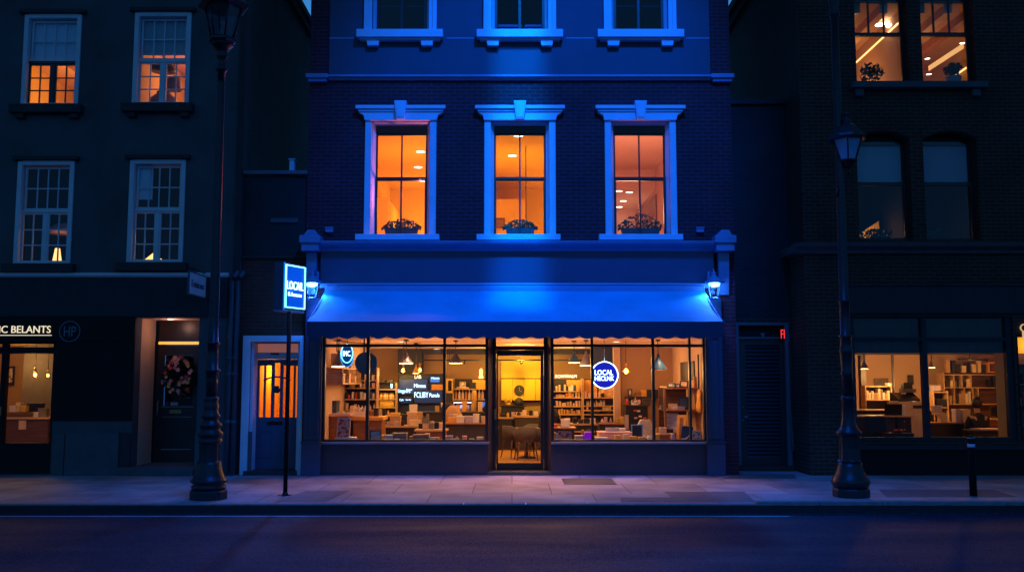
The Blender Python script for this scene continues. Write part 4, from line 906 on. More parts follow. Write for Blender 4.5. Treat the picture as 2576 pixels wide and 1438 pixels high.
for (a, c, d, f_) in ((.03, w - .02, hh - .045, hh - .03), (.03, w - .02, -hh + .03, -hh + .045), (.03, .05, -hh + .046, hh - .046), (w - .03, w - .02, -hh + .046, hh - .046)): b.box(a, c, -.012, .003, d, f_)
b.xf(Mx).build('neon_border', 'neon_cyan', t)
MB().box(0, w, .012, th, -hh - .03, -hh - .003).xf(Mx).build('underside_tray', 'trim_deep', t)
MB().box(.0, .02, -.004, .012, -hh, hh).xf(Mx).build('lit_edge', emat('edge_glow', (.0, .25, .9), .8), t)
fr_ = lambda zz: Matrix.Translation((nx_, SY - .16, (zt + zb) / 2)) @ Matrix.Rotation(ph, 4, 'Z') @ Matrix.Translation((w / 2, -.004, zz))
text('lettering', 'LOCAIL', -.2, .22, 0, 0, 'text_ice', t, h=.13, frame=fr_(.02)); text('lettering', 'B. Lumens', -.2, .14, 0, 0, 'text_ice', t, h=.06, frame=fr_(-.12))
lamp('sign_light', tuple(Mx @ Vector((w / 2, -.12, 0))), 3, (.05, .4, 1), .15)
# bollard
BY = gy(1247); bx = gx(2446, BY, .4)
t = thing('bollard', 'slim black bollard with a pale reflective band on the pavement edge', 'bollard', (bx, BY, 0))
zt = gz(1094, BY)
MB().lathe([(.055, .001), (.052, zt - .04), (.045, zt - .012), (.02, zt)], (bx, BY, 0), 16).build('post', 'black_paint', t)
MB().lathe([(.0555, gz(1124, BY)), (.0555, gz(1116, BY))], (bx, BY, 0), 16).build('reflective_band', mat('reflector', (.7, .65, .8), .3), t)
MB().lathe([(.0555, gz(1102, BY)), (.0555, gz(1099, BY))], (bx, BY, 0), 16).build('collar_band', 'pot_grey', t)
# ------------------------------------------------------------------ things inside the rooms
def lthing(name, label, cat, loc, rot=(0, 0, 0), group=None):
    o = thing(name, label, cat, loc, group); o.rotation_euler = rot; BASE[o.name] = (0, 0, 0); return o
def carton(name, label, cat, x0, x1, y0, y1, z0, z1, m, group=None, lid=True):
    h = z1 - z0; w = x1 - x0; e = min(.006, w * .04)
    b = MB()
    if lid and h > .05: b.box(x0, x1, y0, y1, z0, z1 - h * .22).box(x0 - e, x1 + e, y0 - e, y1 + e, z1 - h * .22 + .0005, z1)
    else: b.box(x0, x1, y0, y1, z0, z1)
    o = b.build(name, m, None, .004); return tag(o, label, cat, group)
def rbox(name, label, cat, v, a, c, d, e_, Y, dep, m, rest=None, group=None, lid=True):
    x0, x1, z0, z1 = rect(v, a, c, d, e_, Y)
    return carton(name, label, cat, x0, x1, Y, Y + dep, z0 if rest is None else rest, z1, m, group, lid)
def frame(label, x0, x1, z0, z1, Y, fm='char', pm='print_text', tilt=0, yaw=0, bw=.03, cat='picture frame', name='picture_frame', group=None):
    w, h = x1 - x0, z1 - z0
    t = lthing(name, label, cat, ((x0 + x1) / 2, Y, z0), (-tilt, 0, yaw), group)
    gridframe(MB(), -w / 2, w / 2, 0, h, 0, .025, bw).build('frame', fm, t, .003)
    MB().box(-w / 2 + bw * .8, w / 2 - bw * .8, .008, .02, bw * .8, h - bw * .8).build('picture', pm, t)
    return t
def rframe(label, v, a, c, d, e_, Y, rest=None, **k):
    x0, x1, z0, z1 = rect(v, a, c, d, e_, Y)
    return frame(label, x0, x1, z0 if rest is None else rest, z1, Y, **k)
def shelf_unit(name, label, x0, x1, y0, y1, z0, zs, z1, m, back='dark_panel', divs=(), th=.025, cat='shelf unit', sides=True):
    t = thing(name, label, cat, ((x0 + x1) / 2, y0, z0))
    if sides:
        for a in (x0, x1 - th): MB().box(a, a + th, y0, y1, z0, z1).build('side_panel', m, t, .003)
    for z in zs: MB().box(x0 + th, x1 - th, y0 + .004, y1 - .021, z - th, z).build('shelf', m, t, .003)
    for d, a, c in divs: MB().box(d - th / 2, d + th / 2, y0 + .008, y1 - .021, a + .001, c - th - .001).build('divider', m, t)
    MB().box(x0 + th, x1 - th, y1 - .02, y1, z0, z1).build('back_panel', back, t)
    return t
def counter(name, label, x0, x1, y0, y1, z0, z1, top, body, cat='counter', over=.04, th=.05, panels=0):
    t = thing(name, label, cat, ((x0 + x1) / 2, y0, z0))
    MB().box(x0, x1, y0, y1, z0, z1 - th - .001).build('body', body, t, .005)
    MB().box(x0 - over, x1 + over, y0 - over, y1 + over, z1 - th, z1).build('top', top, t, .006)
    if panels:
        w = (x1 - x0) / panels
        for k in range(panels): gridframe(MB(), x0 + k * w + .03, x0 + (k + 1) * w - .03, z0 + .1, z1 - th - .06, y0 - .012, y0 - .001, .02).build('front_panel', body, t)
    return t
def table(name, label, x0, x1, y0, y1, z0, z1, top, leg, th=.04, cat='table'):
    t = thing(name, label, cat, ((x0 + x1) / 2, y0, z0))
    MB().box(x0, x1, y0, y1, z1 - th, z1).build('tabletop', top, t, .006)
    for x in (x0 + .04, x1 - .09):
        for y in (y0 + .04, y1 - .09): MB().box(x, x + .05, y, y + .05, z0, z1 - th - .001).build('leg', leg, t)
    MB().box(x0 + .06, x1 - .06, y0 + .05, y0 + .07, z1 - th - .12, z1 - th - .002).build('apron', leg, t)
    return t
def fill_row(x0, x1, y0, z, hmax, n, label, group, mats, kinds=('carton',), seed=1, dep=.16, cat='box', name='carton'):
    r_ = random.Random(seed); w = (x1 - x0) / n
    for k in range(n):
        bw = w * r_.uniform(.55, .92); h = hmax * r_.uniform(.5, 1); xa = x0 + k * w + (w - bw) * r_.random()
        kd = r_.choice(kinds); mm = r_.choice(mats)
        if kd == 'carton': carton(name, label, cat, xa, xa + bw, y0, y0 + min(dep, bw * 1.5 + .03), z + .001, z + h, mm, group, r_.random() < .6)
        elif kd == 'bottle': bottle(label, group, xa + bw / 2, y0 + .06, z + .001, min(bw * .45, .05), h, mm, cat, name)
        elif kd == 'book':
            o = MB().box(xa, xa + bw, y0, y0 + dep, z + .001, z + h).box(xa - .002, xa + bw + .002, y0 - .004, y0 - .0005, z + .002, z + h - .001).build(name, mm); tag(o, label, cat, group)
def bottle(label, group, x, y, z, r, h, m, cat='bottle', name='bottle'):
    o = MB().lathe([(r * .9, 0), (r, h * .05), (r, h * .55), (r * .8, h * .66), (r * .36, h * .76), (r * .34, h * .93), (r * .42, h * .935), (r * .42, h)], (x, y, z), 12).build(name, m)
    return tag(o, label, cat, group)
def jar(label, group, x, y, z, r, h, m, cat='jar', name='jar'):
    o = MB().lathe([(r * .92, 0), (r, h * .06), (r, h * .7), (r * .8, h * .78), (r * .86, h * .8), (r * .86, h)], (x, y, z), 12).build(name, m)
    return tag(o, label, cat, group)
def cone_lamp(label, v, a, c, d, e_, Y, shade, ceil, group='pendant lamps over the shop floor', lit=True, cap=True):
    x0, x1, z0, z1 = rect(v, a, c, d, e_, Y); x = (x0 + x1) / 2; R0 = (x1 - x0) / 2; h = z1 - z0
    t = thing('pendant_lamp', label, 'pendant lamp', (x, Y, ceil), group)
    MB().tube([(x, Y, ceil - .001), (x, Y, z1)], .008, 8).lathe([(.05, -.03), (.05, 0)], (x, Y, ceil - .002), 12).build('cord', 'black', t)
    MB().lathe([(R0, 0), (R0 * .98, h * .03), (R0 * .55, h * .45), (R0 * .22, h * .74), (R0 * .2, h * .8), (R0 * .16, h * .98), (.01, h)], (x, Y, z0), 24)\
        .build('shade', shade, t)
    if lit: MB().lathe([(R0 * .9, -.004), (R0 * .9, -.001)], (x, Y, z0), 20).build('bulb', 'bulb_warm' if R0 < .2 else 'spot_disc', t)
    return t
def drop_bulb(label, v, a, c, d, e_, Y, ceil, group='bare filament bulbs', m='bulb_amber', globe=False):
    x0, x1, z0, z1 = rect(v, a, c, d, e_, Y); x = (x0 + x1) / 2; r = (x1 - x0) / 2; h = z1 - z0
    t = thing('filament_bulb', label, 'hanging bulb', (x, Y, ceil), group)
    MB().tube([(x, Y, ceil - .001), (x, Y, z1 + .05)], .006, 8).build('cord', 'black', t)
    MB().lathe([(.022, 0), (.024, .06), (.012, .08)], (x, Y, z1 - .01), 10).build('socket', 'brass', t)
    MB().lathe([(r * .2, 0), (r * .75, h * .1), (r, h * .34), (r * .82, h * .6), (r * .45, h * .85), (r * .3, h)], (x, Y, z0), 16).build('glass_bulb', 'glass_amber', t)
    MB().lathe([(r * .2, 0), (r * .5, h * .12), (r * .5, h * .4), (r * .2, h * .55)], (x, Y, z0 + h * .16), 12).build('filament', 'bulb_warm', t)
    return t
def downlight(x, y, z, label, r=.07, group='ceiling downlights in the shop', e=0, col=(1, .56, .25)):
    t = thing('ceiling_downlight', label, 'downlight', (x, y, z), group)
    MB().lathe([(r, -.008), (r, -.001)], (x, y, z), 20).build('lit_disc', 'disc_white', t)
    MB().ring_y((0, 0), r + .018, r + .018, .018, -.012, -.001, 24).xf(Matrix.Translation((x, y, z)) @ Matrix.Rotation(R(-90), 4, 'X') @ Matrix.Scale(-1, 4, (0, 1, 0))).build('trim_ring', 'white', t)
    if e: lamp('room_light', (x, y, z - 1.3), e, col, .35)
def plant_box(x0, x1, y, z, h, label, group, seed):
    r_ = random.Random(seed)
    t = thing('window_planter', label, 'planter', ((x0 + x1) / 2, y, z), group)
    MB().prism([(x0 + .03, z), (x1 - .03, z), (x1, z + .14), (x0, z + .14)], y - .07, y + .07).build('box', 'pot_dark', t)
    def p_():
        x = r_.uniform(x0 - .05, x1 + .05); u = (x - (x0 + x1) / 2) / (x1 - x0) * 2
        return (x, y + r_.uniform(-.08, .08), z + .12 + h * (1 - .6 * u * u) * r_.random())
    MB().leaves(p_, 420, .035, r_).build('foliage', 'leaf', t)
def potted(x, y, z, r, h, fh, label, m='pot_grey', seed=3, ball=False, group=None):
    r_ = random.Random(seed); t = thing('potted_plant', label, 'potted plant', (x, y, z), group)
    MB().lathe([(r * .75, 0), (r, h), (r * .9, h), (r * .85, h * .92)], (x, y, z), 16).build('pot', m, t)
    MB().tube([(x, y, z + h * .9), (x + .01, y, z + h + fh * .5)], .012).build('stem', 'wood_dark', t)
    def p_():
        v_ = Vector((r_.gauss(0, 1), r_.gauss(0, 1), r_.gauss(0, .8))).normalized() * (r_.random() ** .4) * fh * .5
        return (x + v_.x * 1.1, y + v_.y, z + h + fh * .55 + v_.z)
    MB().leaves(p_, 240, .05, r_).build('foliage', 'leaf', t)

# planters standing inside the lit first-floor windows
for k, (a, c, lab) in enumerate(((967, 1052, 'low dark planter of small green leaves in the first lit window from the townhouse side'), (1272, 1345, 'smallest dark planter, in the middle lit first-floor window'), (1562, 1660, 'fullest planter, spreading wide in the lit window with salmon walls'))):
    x0, x1 = gx(a, .25, 4.8), gx(c, .25, 4.8); plant_box(x0, x1, .27, FW[k][2] + .04, (.2, .2, .3)[k], lab, 'planters in the lit upper windows', k)
    MB().box(FW[k][0] + .04, FW[k][1] - .04, .19, .42, FW[k][2], FW[k][2] + .038).build('inner_sill', 'sash_black', cb)
# upstairs lights and details
for (qx_, qy_, e_) in ((1058, 381, 52), (1052, 420, 0), (1064, 454, 40)): x_, y_ = on_ceiling(qx_, qy_, C1); downlight(x_, y_, C1, 'round lit downlight in the orange ceiling of the upper room nearest the townhouse', .1, 'downlights in the first orange upper room', e_, (1, .47, .06))
for (qx_, qy_, e_) in ((1289, 391, 60), (1304, 341, 0)): x_, y_ = on_ceiling(qx_, qy_, C1); downlight(x_, y_, C1, 'round lit downlight in the orange ceiling of the middle upper room', .1, 'downlights in the middle upper room', e_, (1, .45, .04))
lamp('room_light', (.4, 6.4, 5.6), 40, (1, .47, .03), .3)
for (qx_, qy_, e_) in ((1583, 483, 0), (1568, 505, 30), (1558, 520, 0), (1557, 480, 0)): x_, y_ = on_ceiling(qx_, qy_, 6.58); downlight(x_, y_, 6.58, 'round lit downlight in the lowered ceiling of the salmon upper room', .085, 'downlights in the salmon upper room', e_, (1, .5, .3))
lamp('room_light', (FW[2][1] - .6, 1.6, 5.2), 95, (1, .45, .25), .3)
MB().box(P2 + .05, 3.61, 5.4, 8.39, 6.581, C1 - .001).build('interior_ceiling', 'wall_salmon', cb)
MB().prism_z([(gx(1604, 8, 5), 8.38), (gx(1650, 5.4, 5), 5.3), (3.61, 5.3), (3.61, 8.38)], F1, 6.4).build('interior_wall', 'wood_mid', cb)
MB().box(-3.35, gx(975, 5.2, 5.4), 5.2, 7.89, F1, C1 - .75).build('interior_wall', 'wall_orange', cb)
MB().box(P1 + .05, gx(1324, 6.2, 5), 6.2, 7.89, F1, C1 - .6).build('interior_wall', 'wall_orange', cb)
x0_, x1_, z0_, z1_ = rect('Q', 973, 540, 982, 572, 3.3); frame('dark narrow picture on the orange wall of the upper room nearest the townhouse', x0_, x1_ + .15, z0_ - .1, z1_ + .15, 5.16, 'wood_dark', 'wood_dark')
t = thing('hanging_cable', 'thin dark cable hanging from the ceiling in the middle lit upper window', 'cable', (gx(1323, 3, 6), 3, C1)); MB().tube([(gx(1323, 3, 6), 3, C1 - .001), (gx(1323, 3, 6), 3, F1 + .2)], .012, 6).build('cable', 'wood_dark', t)
frame('small brown picture on the wall of the middle lit upper room', gx(1244, 6.3, 5), gx(1270, 6.3, 5), gz(572, 6.1), gz(547, 6.1), 6.15, 'wood_dark', 'wood_mid')

lamp('reveal_pink_fill', (FW[0][1] - .2, .42, 5.45), 85, (1, .2, .24), .05)  # added pink fill with no fitting, colours the window reveal
# --------------------------------------------------------- shop interior, display side nearest the blue door
W_ = 'wood_pale'
# wall cubbies along the side wall
y0, y1 = 1.0, 3.3; zt = 2.03; zb = 1.72
t = thing('wall_cubby_shelf', 'pale wooden open cubby shelf along the side wall by the oval sign', 'shelf', (GX0, y0, zb))
for z in (zb, zt): MB().box(GX0 + .002, GX0 + .4, y0, y1, z - .03, z).build('shelf', W_, t, .004)
for y in (y0, 1.75, 2.5, y1 - .03): MB().box(GX0 + .002, GX0 + .39, y, y + .03, zb + .001, zt - .031).build('divider', W_, t)
MB().box(GX0 + .001, GX0 + .015, y0, y1, zb, zt - .03).build('back_panel', 'wood_mid', t)
r_ = random.Random(5)
for k in range(6):
    y = y0 + .12 + k * .36; carton('carton', 'small box or tin tucked in the pale cubby shelf on the side wall', 'box', GX0 + .1, GX0 + .32, y, y + r_.uniform(.12, .22), zb + .001, zb + r_.uniform(.1, .22), r_.choice(['char', 'cream', 'kraft', 'pinkish']), 'boxes in the wall cubby shelf')
for k in range(4):
    y = y0 + .25 + k * .5; carton('carton', 'pale box standing on top of the wall cubby shelf', 'box', GX0 + .1, GX0 + .34, y, y + .2, zt + .001, zt + r_.uniform(.1, .3), r_.choice(['white', 'cream', 'shade_grey']), 'boxes on top of the wall cubby shelf')
# freestanding pale unit
x0, x1 = gx(862, 3.4, 1.4), gx(948, 3.4, 1.4); zsh = [gz(q('A', 0, y)[1], 3.4) for y in (578, 678, 822, 965)]
shelf_unit('shelf_unit', 'pale wooden shelf unit with dark back full of boxes near the side wall', x0, x1, 3.4, 3.75, GF, zsh + [.45], zsh[0] + .28, W_, 'char2', [((x0 + x1) / 2 + .1, zsh[1], zsh[0])])
fill_row(x0 + .04, x1 - .04, 3.43, zsh[0], .18, 8, 'cream or brown box on the top board of the pale shelf unit', 'top row of the pale shelf unit', ['cream', 'kraft', 'char', 'white'], seed=11)
fill_row(x0 + .04, x1 - .04, 3.43, zsh[1], .13, 9, 'small packet on the second board of the pale shelf unit', 'second row of the pale shelf unit', ['white', 'cream', 'pinkish', 'char', 'lilac'], seed=12)
fill_row(x0 + .04, x1 - .04, 3.43, zsh[2], .17, 10, 'book or packet on the third board of the pale shelf unit', 'third row of the pale shelf unit', ['pinkish', 'red', 'cream', 'white', 'navy', 'char'], ('book', 'carton'), seed=13, cat='book', name='book')
fill_row(x0 + .04, x1 - .04, 3.43, zsh[3], .18, 8, 'pale pot or carton on the fourth board of the pale shelf unit', 'fourth row of the pale shelf unit', ['white', 'cream', 'pinkish'], ('carton', 'bottle'), seed=14)
rbox('cabinet_box', 'blue-grey machine box on the brown counter by the side wall', 'box', 'A', 92, 845, 208, 1000, 2.0, .4, 'navy'); rbox('carton', 'pink lidded pot on top of the blue-grey machine box', 'box', 'A', 105, 800, 165, 845, 2.05, .2, 'pinkish')
# counters
zc1 = gz(q('A', 0, 1012)[1], 1.7); xa, xb, _, _ = rect('A', 40, 1012, 366, 1300, 1.7)
counter('counter', 'brown counter with a grey-pink top against the side wall', GX0 + .02, xb, 1.7, 2.5, GF, zc1, 'pinkish', 'wood_mid', panels=2)
zc2 = gz(q('A', 0, 1050)[1], 1.95); xc, xd, _, _ = rect('A', 372, 1050, 825, 1300, 1.95)
counter('counter', 'mid-brown counter with a thick orange wood top behind the menu board', xb + .05, xd - .05, 1.95, 2.6, GF, zc2, 'orange_panel', 'wood_mid', panels=2, th=.075)
rbox('paper_roll', 'long pale roll of wrapping paper on the orange-topped counter', 'roll', 'A', 345, 990, 590, 1045, 2.1, .12, 'white', rest=zc2 + .001, lid=False)
for k, (a, c, d, e_, mm, lab) in enumerate(((190, 985, 300, 1000, 'white', 'flat white tray at the back of the grey-pink counter'), (640, 975, 690, 1045, 'wood_mid', 'leaning brown menu on the orange-topped counter'), (690, 940, 745, 1040, 'char', 'small dark till on the end of the orange-topped counter'))):
    rbox('counter_item', lab, 'counter item', 'A', a, c, d, e_, 2.2, .2, mm, rest=(zc1 if k == 0 else zc2) + .001)
# menu easel and certificate on the display deck
x0, x1, z0, z1 = rect('A', 200, 1062, 375, 1318, .45); frame('tall leaning menu board with rows of red food photos on the display deck', x0, x1, DECK + .03, z1, .5, 'white', 'print_food', R(10), R(-8), .02, 'menu board', 'menu_board')
rbox('display_plinth', 'low pale plinth under the food menu board', 'plinth', 'A', 188, 1316, 445, 1345, .42, .3, 'white', rest=DECK + .001, lid=False)
rframe('small dark-framed certificate standing on the display deck by the second mullion', 'A', 640, 1220, 790, 1345, .4, DECK + .001, fm='black', pm='print_text', tilt=R(8), bw=.02)
rbox('carton', 'small white-lilac box on the display deck beside the framed certificate', 'box', 'A', 830, 1284, 932, 1345, .45, .15, 'white', rest=DECK + .001); rbox('carton', 'wide grey box with a pale lid on the display deck', 'box', 'A', 932, 1260, 1112, 1345, .5, .25, 'grey', rest=DECK + .001)
rbox('storage_basket', 'long grey basket on the display deck near the third mullion', 'basket', 'B', 236, 1280, 440, 1345, .45, .2, 'grey', rest=DECK + .001); rbox('carton', 'flat orange-brown tray on the display deck near the third mullion', 'box', 'B', 440, 1318, 570, 1345, .5, .2, 'kraft', rest=DECK + .001, lid=False)
# oval sign, blue disc
cx, cz = XZ(*q('A', 350, 250), .32); t = thing('oval_sign', 'glowing blue oval sign with white letters hanging inside the first window pane', 'neon sign', (cx, .3, GC))
MB().disc_y((cx, cz - .02), .128, .215, .3, .34).build('panel', 'sign_oval', t); MB().ring_y((cx, cz + .02), .118, .185, .014, .285, .299).build('neon_ring', 'neon_cyan', t); MB().ring_y((cx, cz - .025), .13, .215, .01, .29, .345).build('rim', emat('rim_glow', (.05, .35, .9), 1.2), t)
text('lettering', 'IMC.', cx - .075, cx + .075, cz + .02, .29, 'neon_white', t, h=.1); MB().tube([(cx - .2, .32, GC - .002), (cx - .2, .32, cz + .05), (cx - .1, .32, cz + .05)], .01).tube([(cx, .32, GC - .002), (cx, .32, cz + .19)], .006).build('hanger', 'black', t)
cx, cz = XZ(*q('A', 593, 360), .9); t = thing('blue_disc', 'plain dark blue hanging disc behind the first mullion', 'hanging sign', (cx, .9, GC))
MB().disc_y((cx, cz), .225, .225, .9, .93).build('disc', 'shade_blue', t, .004); MB().box(cx - .06, cx - .03, .905, .925, cz + .22, GC - .002).box(cx + .05, cx + .08, .905, .925, cz + .22, GC - .002).build('hanger', 'black', t)
t = thing('ceiling_bracket', 'thin black ceiling rail above the oval sign', 'rail', (-3.2, .8, GC)); a = q('A', 180, 70); c = q('A', 600, 160)
MB().tube([(gx(a[0], .8, 2.5), .8, GC - .04), (gx(c[0], 2.4, 2.4), 2.4, GC - .04)], .012, 8).tube([(gx(a[0], .8, 2.5) + .1, .85, GC - .04), (gx(a[0], .8, 2.5) + .1, .85, GC - .001)], .01, 6).build('rail', 'black', t)
cone_lamp('grey cone pendant lamp partly behind the oval sign', 'A', 150, 190, 330, 400, 1.2, 'shade_grey', GC)
cone_lamp('pale brown cone pendant lamp hanging between the first and second mullions', 'B', 55, 220, 248, 365, 1.3, 'shade_grey', GC)
cone_lamp('dark brown cone pendant lamp hanging just past the second mullion', 'B', 697, 205, 882, 360, 1.6, 'char2', GC)
cone_lamp('small amber cone pendant lamp by the filament bulbs', 'B', 235, 375, 320, 490, 3.0, 'gold', GC)
drop_bulb('filament bulb lowest and nearest the pale cone lamp', 'B', 82, 400, 142, 495, 2.6, GC); drop_bulb('filament bulb hanging in front of the small amber cone lamp', 'B', 300, 395, 355, 490, 2.4, GC)
# bottle rack at the back
x0, x1 = gx(q('A', 728, 0)[0], 5.6, 1.5), gx(q('A', 985, 0)[0], 5.6, 1.5); zr = [gz(q('A', 0, y)[1], 5.6) for y in (694, 822, 928)]
shelf_unit('bottle_rack', 'dark bottle rack with two lit rows of golden bottles at the back of the shop', x0, x1, 5.6, 5.9, GF, [zr[0], zr[1], zr[2], .6], zr[0] + .16, W_, 'char', sides=True)
for k in range(7): bottle('gold-topped bottle on the upper row of the dark bottle rack', 'upper bottles in the bottle rack', x0 + .1 + k * (x1 - x0 - .2) / 6, 5.7, zr[1] + .001, .042, zr[0] - zr[1] - .1, ['bottle_gold', 'bottle_amber', 'bottle_white'][k % 3])
for k in range(6): jar('squat golden jar on the lower row of the dark bottle rack', 'golden jars in the bottle rack', x0 + .12 + k * (x1 - x0 - .24) / 5, 5.7, zr[2] + .001, .065, .2, 'bottle_gold')
t = thing('rack_sign', 'small glowing ice-blue word on top of the dark bottle rack', 'neon sign', (x0, 5.6, zr[0])); text('lettering', 'PELAB', x0 + .35, x1 - .1, zr[0] + .08, 5.58, 'text_ice', t, h=.11)
for k, (a, d) in enumerate(((780, 840), (860, 935))): rbox('speaker_box', ('square dark speaker on top of the bottle rack', 'wide dark speaker on top of the bottle rack')[k], 'speaker', 'A', a, 575, d, 640, 5.7, .2, 'char2', rest=zr[0] + .161)
# dark media wall with screens
xm0, xm1 = gx(q('B', 45, 0)[0], 6.6, 1.6), gx(q('B', 668, 0)[0], 6.6, 1.6); zt = gz(q('B', 0, 497)[1], 6.6)
t = thing('media_wall', 'dark blue media wall that carries the screens at the back of the shop', 'wall panel', ((xm0 + xm1) / 2, 6.6, GF)); MB().box(xm0, xm1, 6.6, 6.75, GF, zt).build('panel', 'navy', t, .01)
MB().box(xm0, xm1, 6.55, 6.599, zt - .04, zt).box(xm0, xm0 + .04, 6.56, 6.599, GF, zt - .041).build('edge_trim', 'char', t)
MB().box(gx(q('B', 45, 0)[0], 6.9, 2.4), gx(q('B', 360, 0)[0], 6.9, 2.4), 6.85, 7.29, zt + .02, GC - .001).build('interior_bulkhead', 'dark_panel', cb)
MB().box(gx(q('B', 362, 0)[0], 6.9, 2.4), 2.6, 6.9, 7.29, gz(q('B', 0, 242)[1], 6.9), GC - .001).build('interior_beam', 'dark_panel', cb)
def screen(label, v, a, c, d, e_, Y, m, words=(), name='screen', cat='screen'):
    x0, x1, z0, z1 = rect(v, a, c, d, e_, Y); t = thing(name, label, cat, ((x0 + x1) / 2, Y, z0))
    MB().box(x0, x1, Y, Y + .05, z0, z1).build('housing', 'black', t, .006); MB().box(x0 + .02, x1 - .02, Y - .006, Y - .0005, z0 + .02, z1 - .02).build('display', m, t)
    for s_, f0, f1, fz_, hh in words: text('lettering', s_, x0 + (x1 - x0) * f0, x0 + (x1 - x0) * f1, z0 + (z1 - z0) * fz_, Y - .014, 'text_ice', t, h=hh)
    return t
screen('large dim blue menu screen with glowing white words', 'B', 55, 560, 430, 765, 6.5, 'screen_teal', [('Mintea', .53, .93, .56, .1), ('Pumed', .27, .46, .32, .05), ('Kingpors', -.05, .4, .2, .12)])
screen('wide dark screen reading a long glowing word above the counter', 'B', 250, 700, 625, 880, 6.45, 'screen_navy', [('FCLIBY', .02, .5, .62, .14), ('Panuls', .54, .88, .6, .1)])
screen('small bright blue screen high on the media wall', 'B', 452, 528, 592, 615, 6.5, 'screen_blue', [('News', .2, .9, .72, .05)])
screen('tiny dim screen low on the media wall with two blue lines', 'B', 58, 800, 230, 880, 6.45, 'screen_navy', [('Cafe', .05, .35, .6, .05), ('Open late', .5, .9, .6, .04)])
t = thing('lit_word_sign', 'small warm glowing word above the large menu screen', 'neon sign', (0, 6.5, 2)); x0, x1, z0, z1 = rect('B', 262, 515, 345, 558, 6.5); text('lettering', 'LAB', x0, x1, (z0 + z1) / 2, 6.48, 'text_warm', t, h=z1 - z0)
rbox('wooden_box', 'wide orange slatted wooden box fixed below the bright blue screen', 'box', 'B', 478, 636, 628, 706, 6.4, .19, 'orange_panel', lid=False)
# lighting rail along the back
t = thing('lighting_rail', 'black lighting rail running across the back of the shop', 'rail', (0, 6.2, 2.2)); zr_ = gz(q('B', 0, 322)[1], 6.2)
MB().tube([(gx(q('B', 360, 0)[0], 6.2, 2.2), 6.2, zr_), (2.5, 6.2, zr_)], .018, 8).build('rail', 'black', t)
for k in range(6):
    x = -1.2 + k * .72; MB().lathe([(.03, -.08), (.035, 0)], (x, 6.2, zr_ - .02), 10).build('spotlight', 'black', t)
for x in (-1.6, .2, 2.2): MB().tube([(x, 6.2, zr_), (x, 6.2, GC - .001)], .008, 6).build('drop_rod', 'black', t)
# yellow lit cabinet and back shelf
x0, x1, z0, z1 = rect('B', 665, 560, 762, 745, 6.3); t = thing('lit_cabinet', 'yellow lit open cabinet beside the media wall', 'cabinet', ((x0 + x1) / 2, 6.3, z0))
gridframe(MB(), x0, x1, z0, z1, 6.3, 6.6, .05, 1, 1).build('carcass', 'gold', t); MB().box(x0 + .05, x1 - .05, 6.57, 6.6, z0 + .05, z1 - .05).build('back_panel', 'glow_yellow', t)
MB().lathe([(.06, 0), (.06, .2), (.04, .26), (.04, .3)], ((x0 + x1) / 2, 6.42, z0 + .052), 12).build('vase', 'char', t)
MB().box(x0, x1, 6.32, 6.6, GF, z0 - .001).build('base_unit', 'char', t)
x0, x1 = gx(q('B', 750, 0)[0], 6.3, 1.5), gx(q('B', 1200, 0)[0], 6.3, 1.5); zb_ = [gz(q('B', 0, y)[1], 6.3) for y in (690, 826, 985)]
shelf_unit('back_shelf', 'dark back shelf with pale boards, bottles and a lit blue display', x0, x1, 6.3, 6.65, GF, zb_ + [.5], gz(q('B', 0, 560)[1], 6.3), 'wood_pale', 'dark_panel')
rframe('small framed portrait standing on the top board of the dark back shelf', 'B', 838, 600, 920, 660, 6.35, zb_[0] + .03, fm='wood_pale', pm='print_mono', tilt=R(6), bw=.02); rbox('carton', 'flat tray under the framed portrait on the dark back shelf', 'box', 'B', 800, 668, 960, 690, 6.33, .2, 'wood_pale', rest=zb_[0] + .001, lid=False)
rbox('wooden_box', 'wide pale wooden panel box on the top board near the door frame', 'box', 'B', 1005, 575, 1180, 688, 6.45, .15, 'gold', rest=zb_[0] + .001, lid=False); rbox('carton', 'dark square box before the pale wooden panel box', 'box', 'B', 982, 608, 1048, 680, 6.34, .09, 'char', rest=zb_[0] + .001)
for k in range(9): bottle('dark-shouldered bottle on the middle board of the dark back shelf', 'bottles on the back shelf', x0 + .08 + k * .085, 6.42, zb_[1] + .001, .034, .26, ['bottle_amber', 'bottle_white', 'pinkish'][k % 3])
fill_row(x0 + .85, x1 - .06, 6.38, zb_[1], .2, 6, 'pale carton at the end of the middle board of the dark back shelf', 'cartons on the back shelf', ['pinkish', 'cream', 'char', 'white'], seed=21)
x0_, x1_, z0_, z1_ = rect('B', 750, 845, 1010, 980, 6.25); t = thing('lit_display_case', 'blue-lit glass display case with a row of small pale bottles', 'display case', ((x0_ + x1_) / 2, 6.2, zb_[2]))
gridframe(MB(), x0_, x1_, zb_[2] + .002, z1_, 6.1, 6.29, .02).build('case', 'char', t); MB().box(x0_ + .03, x1_ - .03, 6.12, 6.16, z1_ - .055, z1_ - .03).build('light_tube', 'strip_lilac', t)
for k in range(8): MB().lathe([(.03, 0), (.03, .09), (.014, .12), (.014, .15)], (x0_ + .1 + k * (x1_ - x0_ - .2) / 7, 6.2, zb_[2] + .024), 10).build('sample_bottle', 'lilac', t)
lamp('case_light', ((x0_ + x1_) / 2, 6.16, z1_ - .09), 1.2, (.5, .5, 1), .05)
x, z = XZ(*q('B', 1030, 970), 6.05); o = MB().lathe([(.05, 0), (.05, .52), (.04, .54)], (x, 6.12, zb_[2]), 16).build('yellow_tube', 'gold'); tag(o, 'tall yellow cylinder beside the blue-lit display case', 'tube')
screen('small bright blue tablet screen by the door frame', 'B', 1105, 850, 1190, 940, 6.2, 'screen_blue')
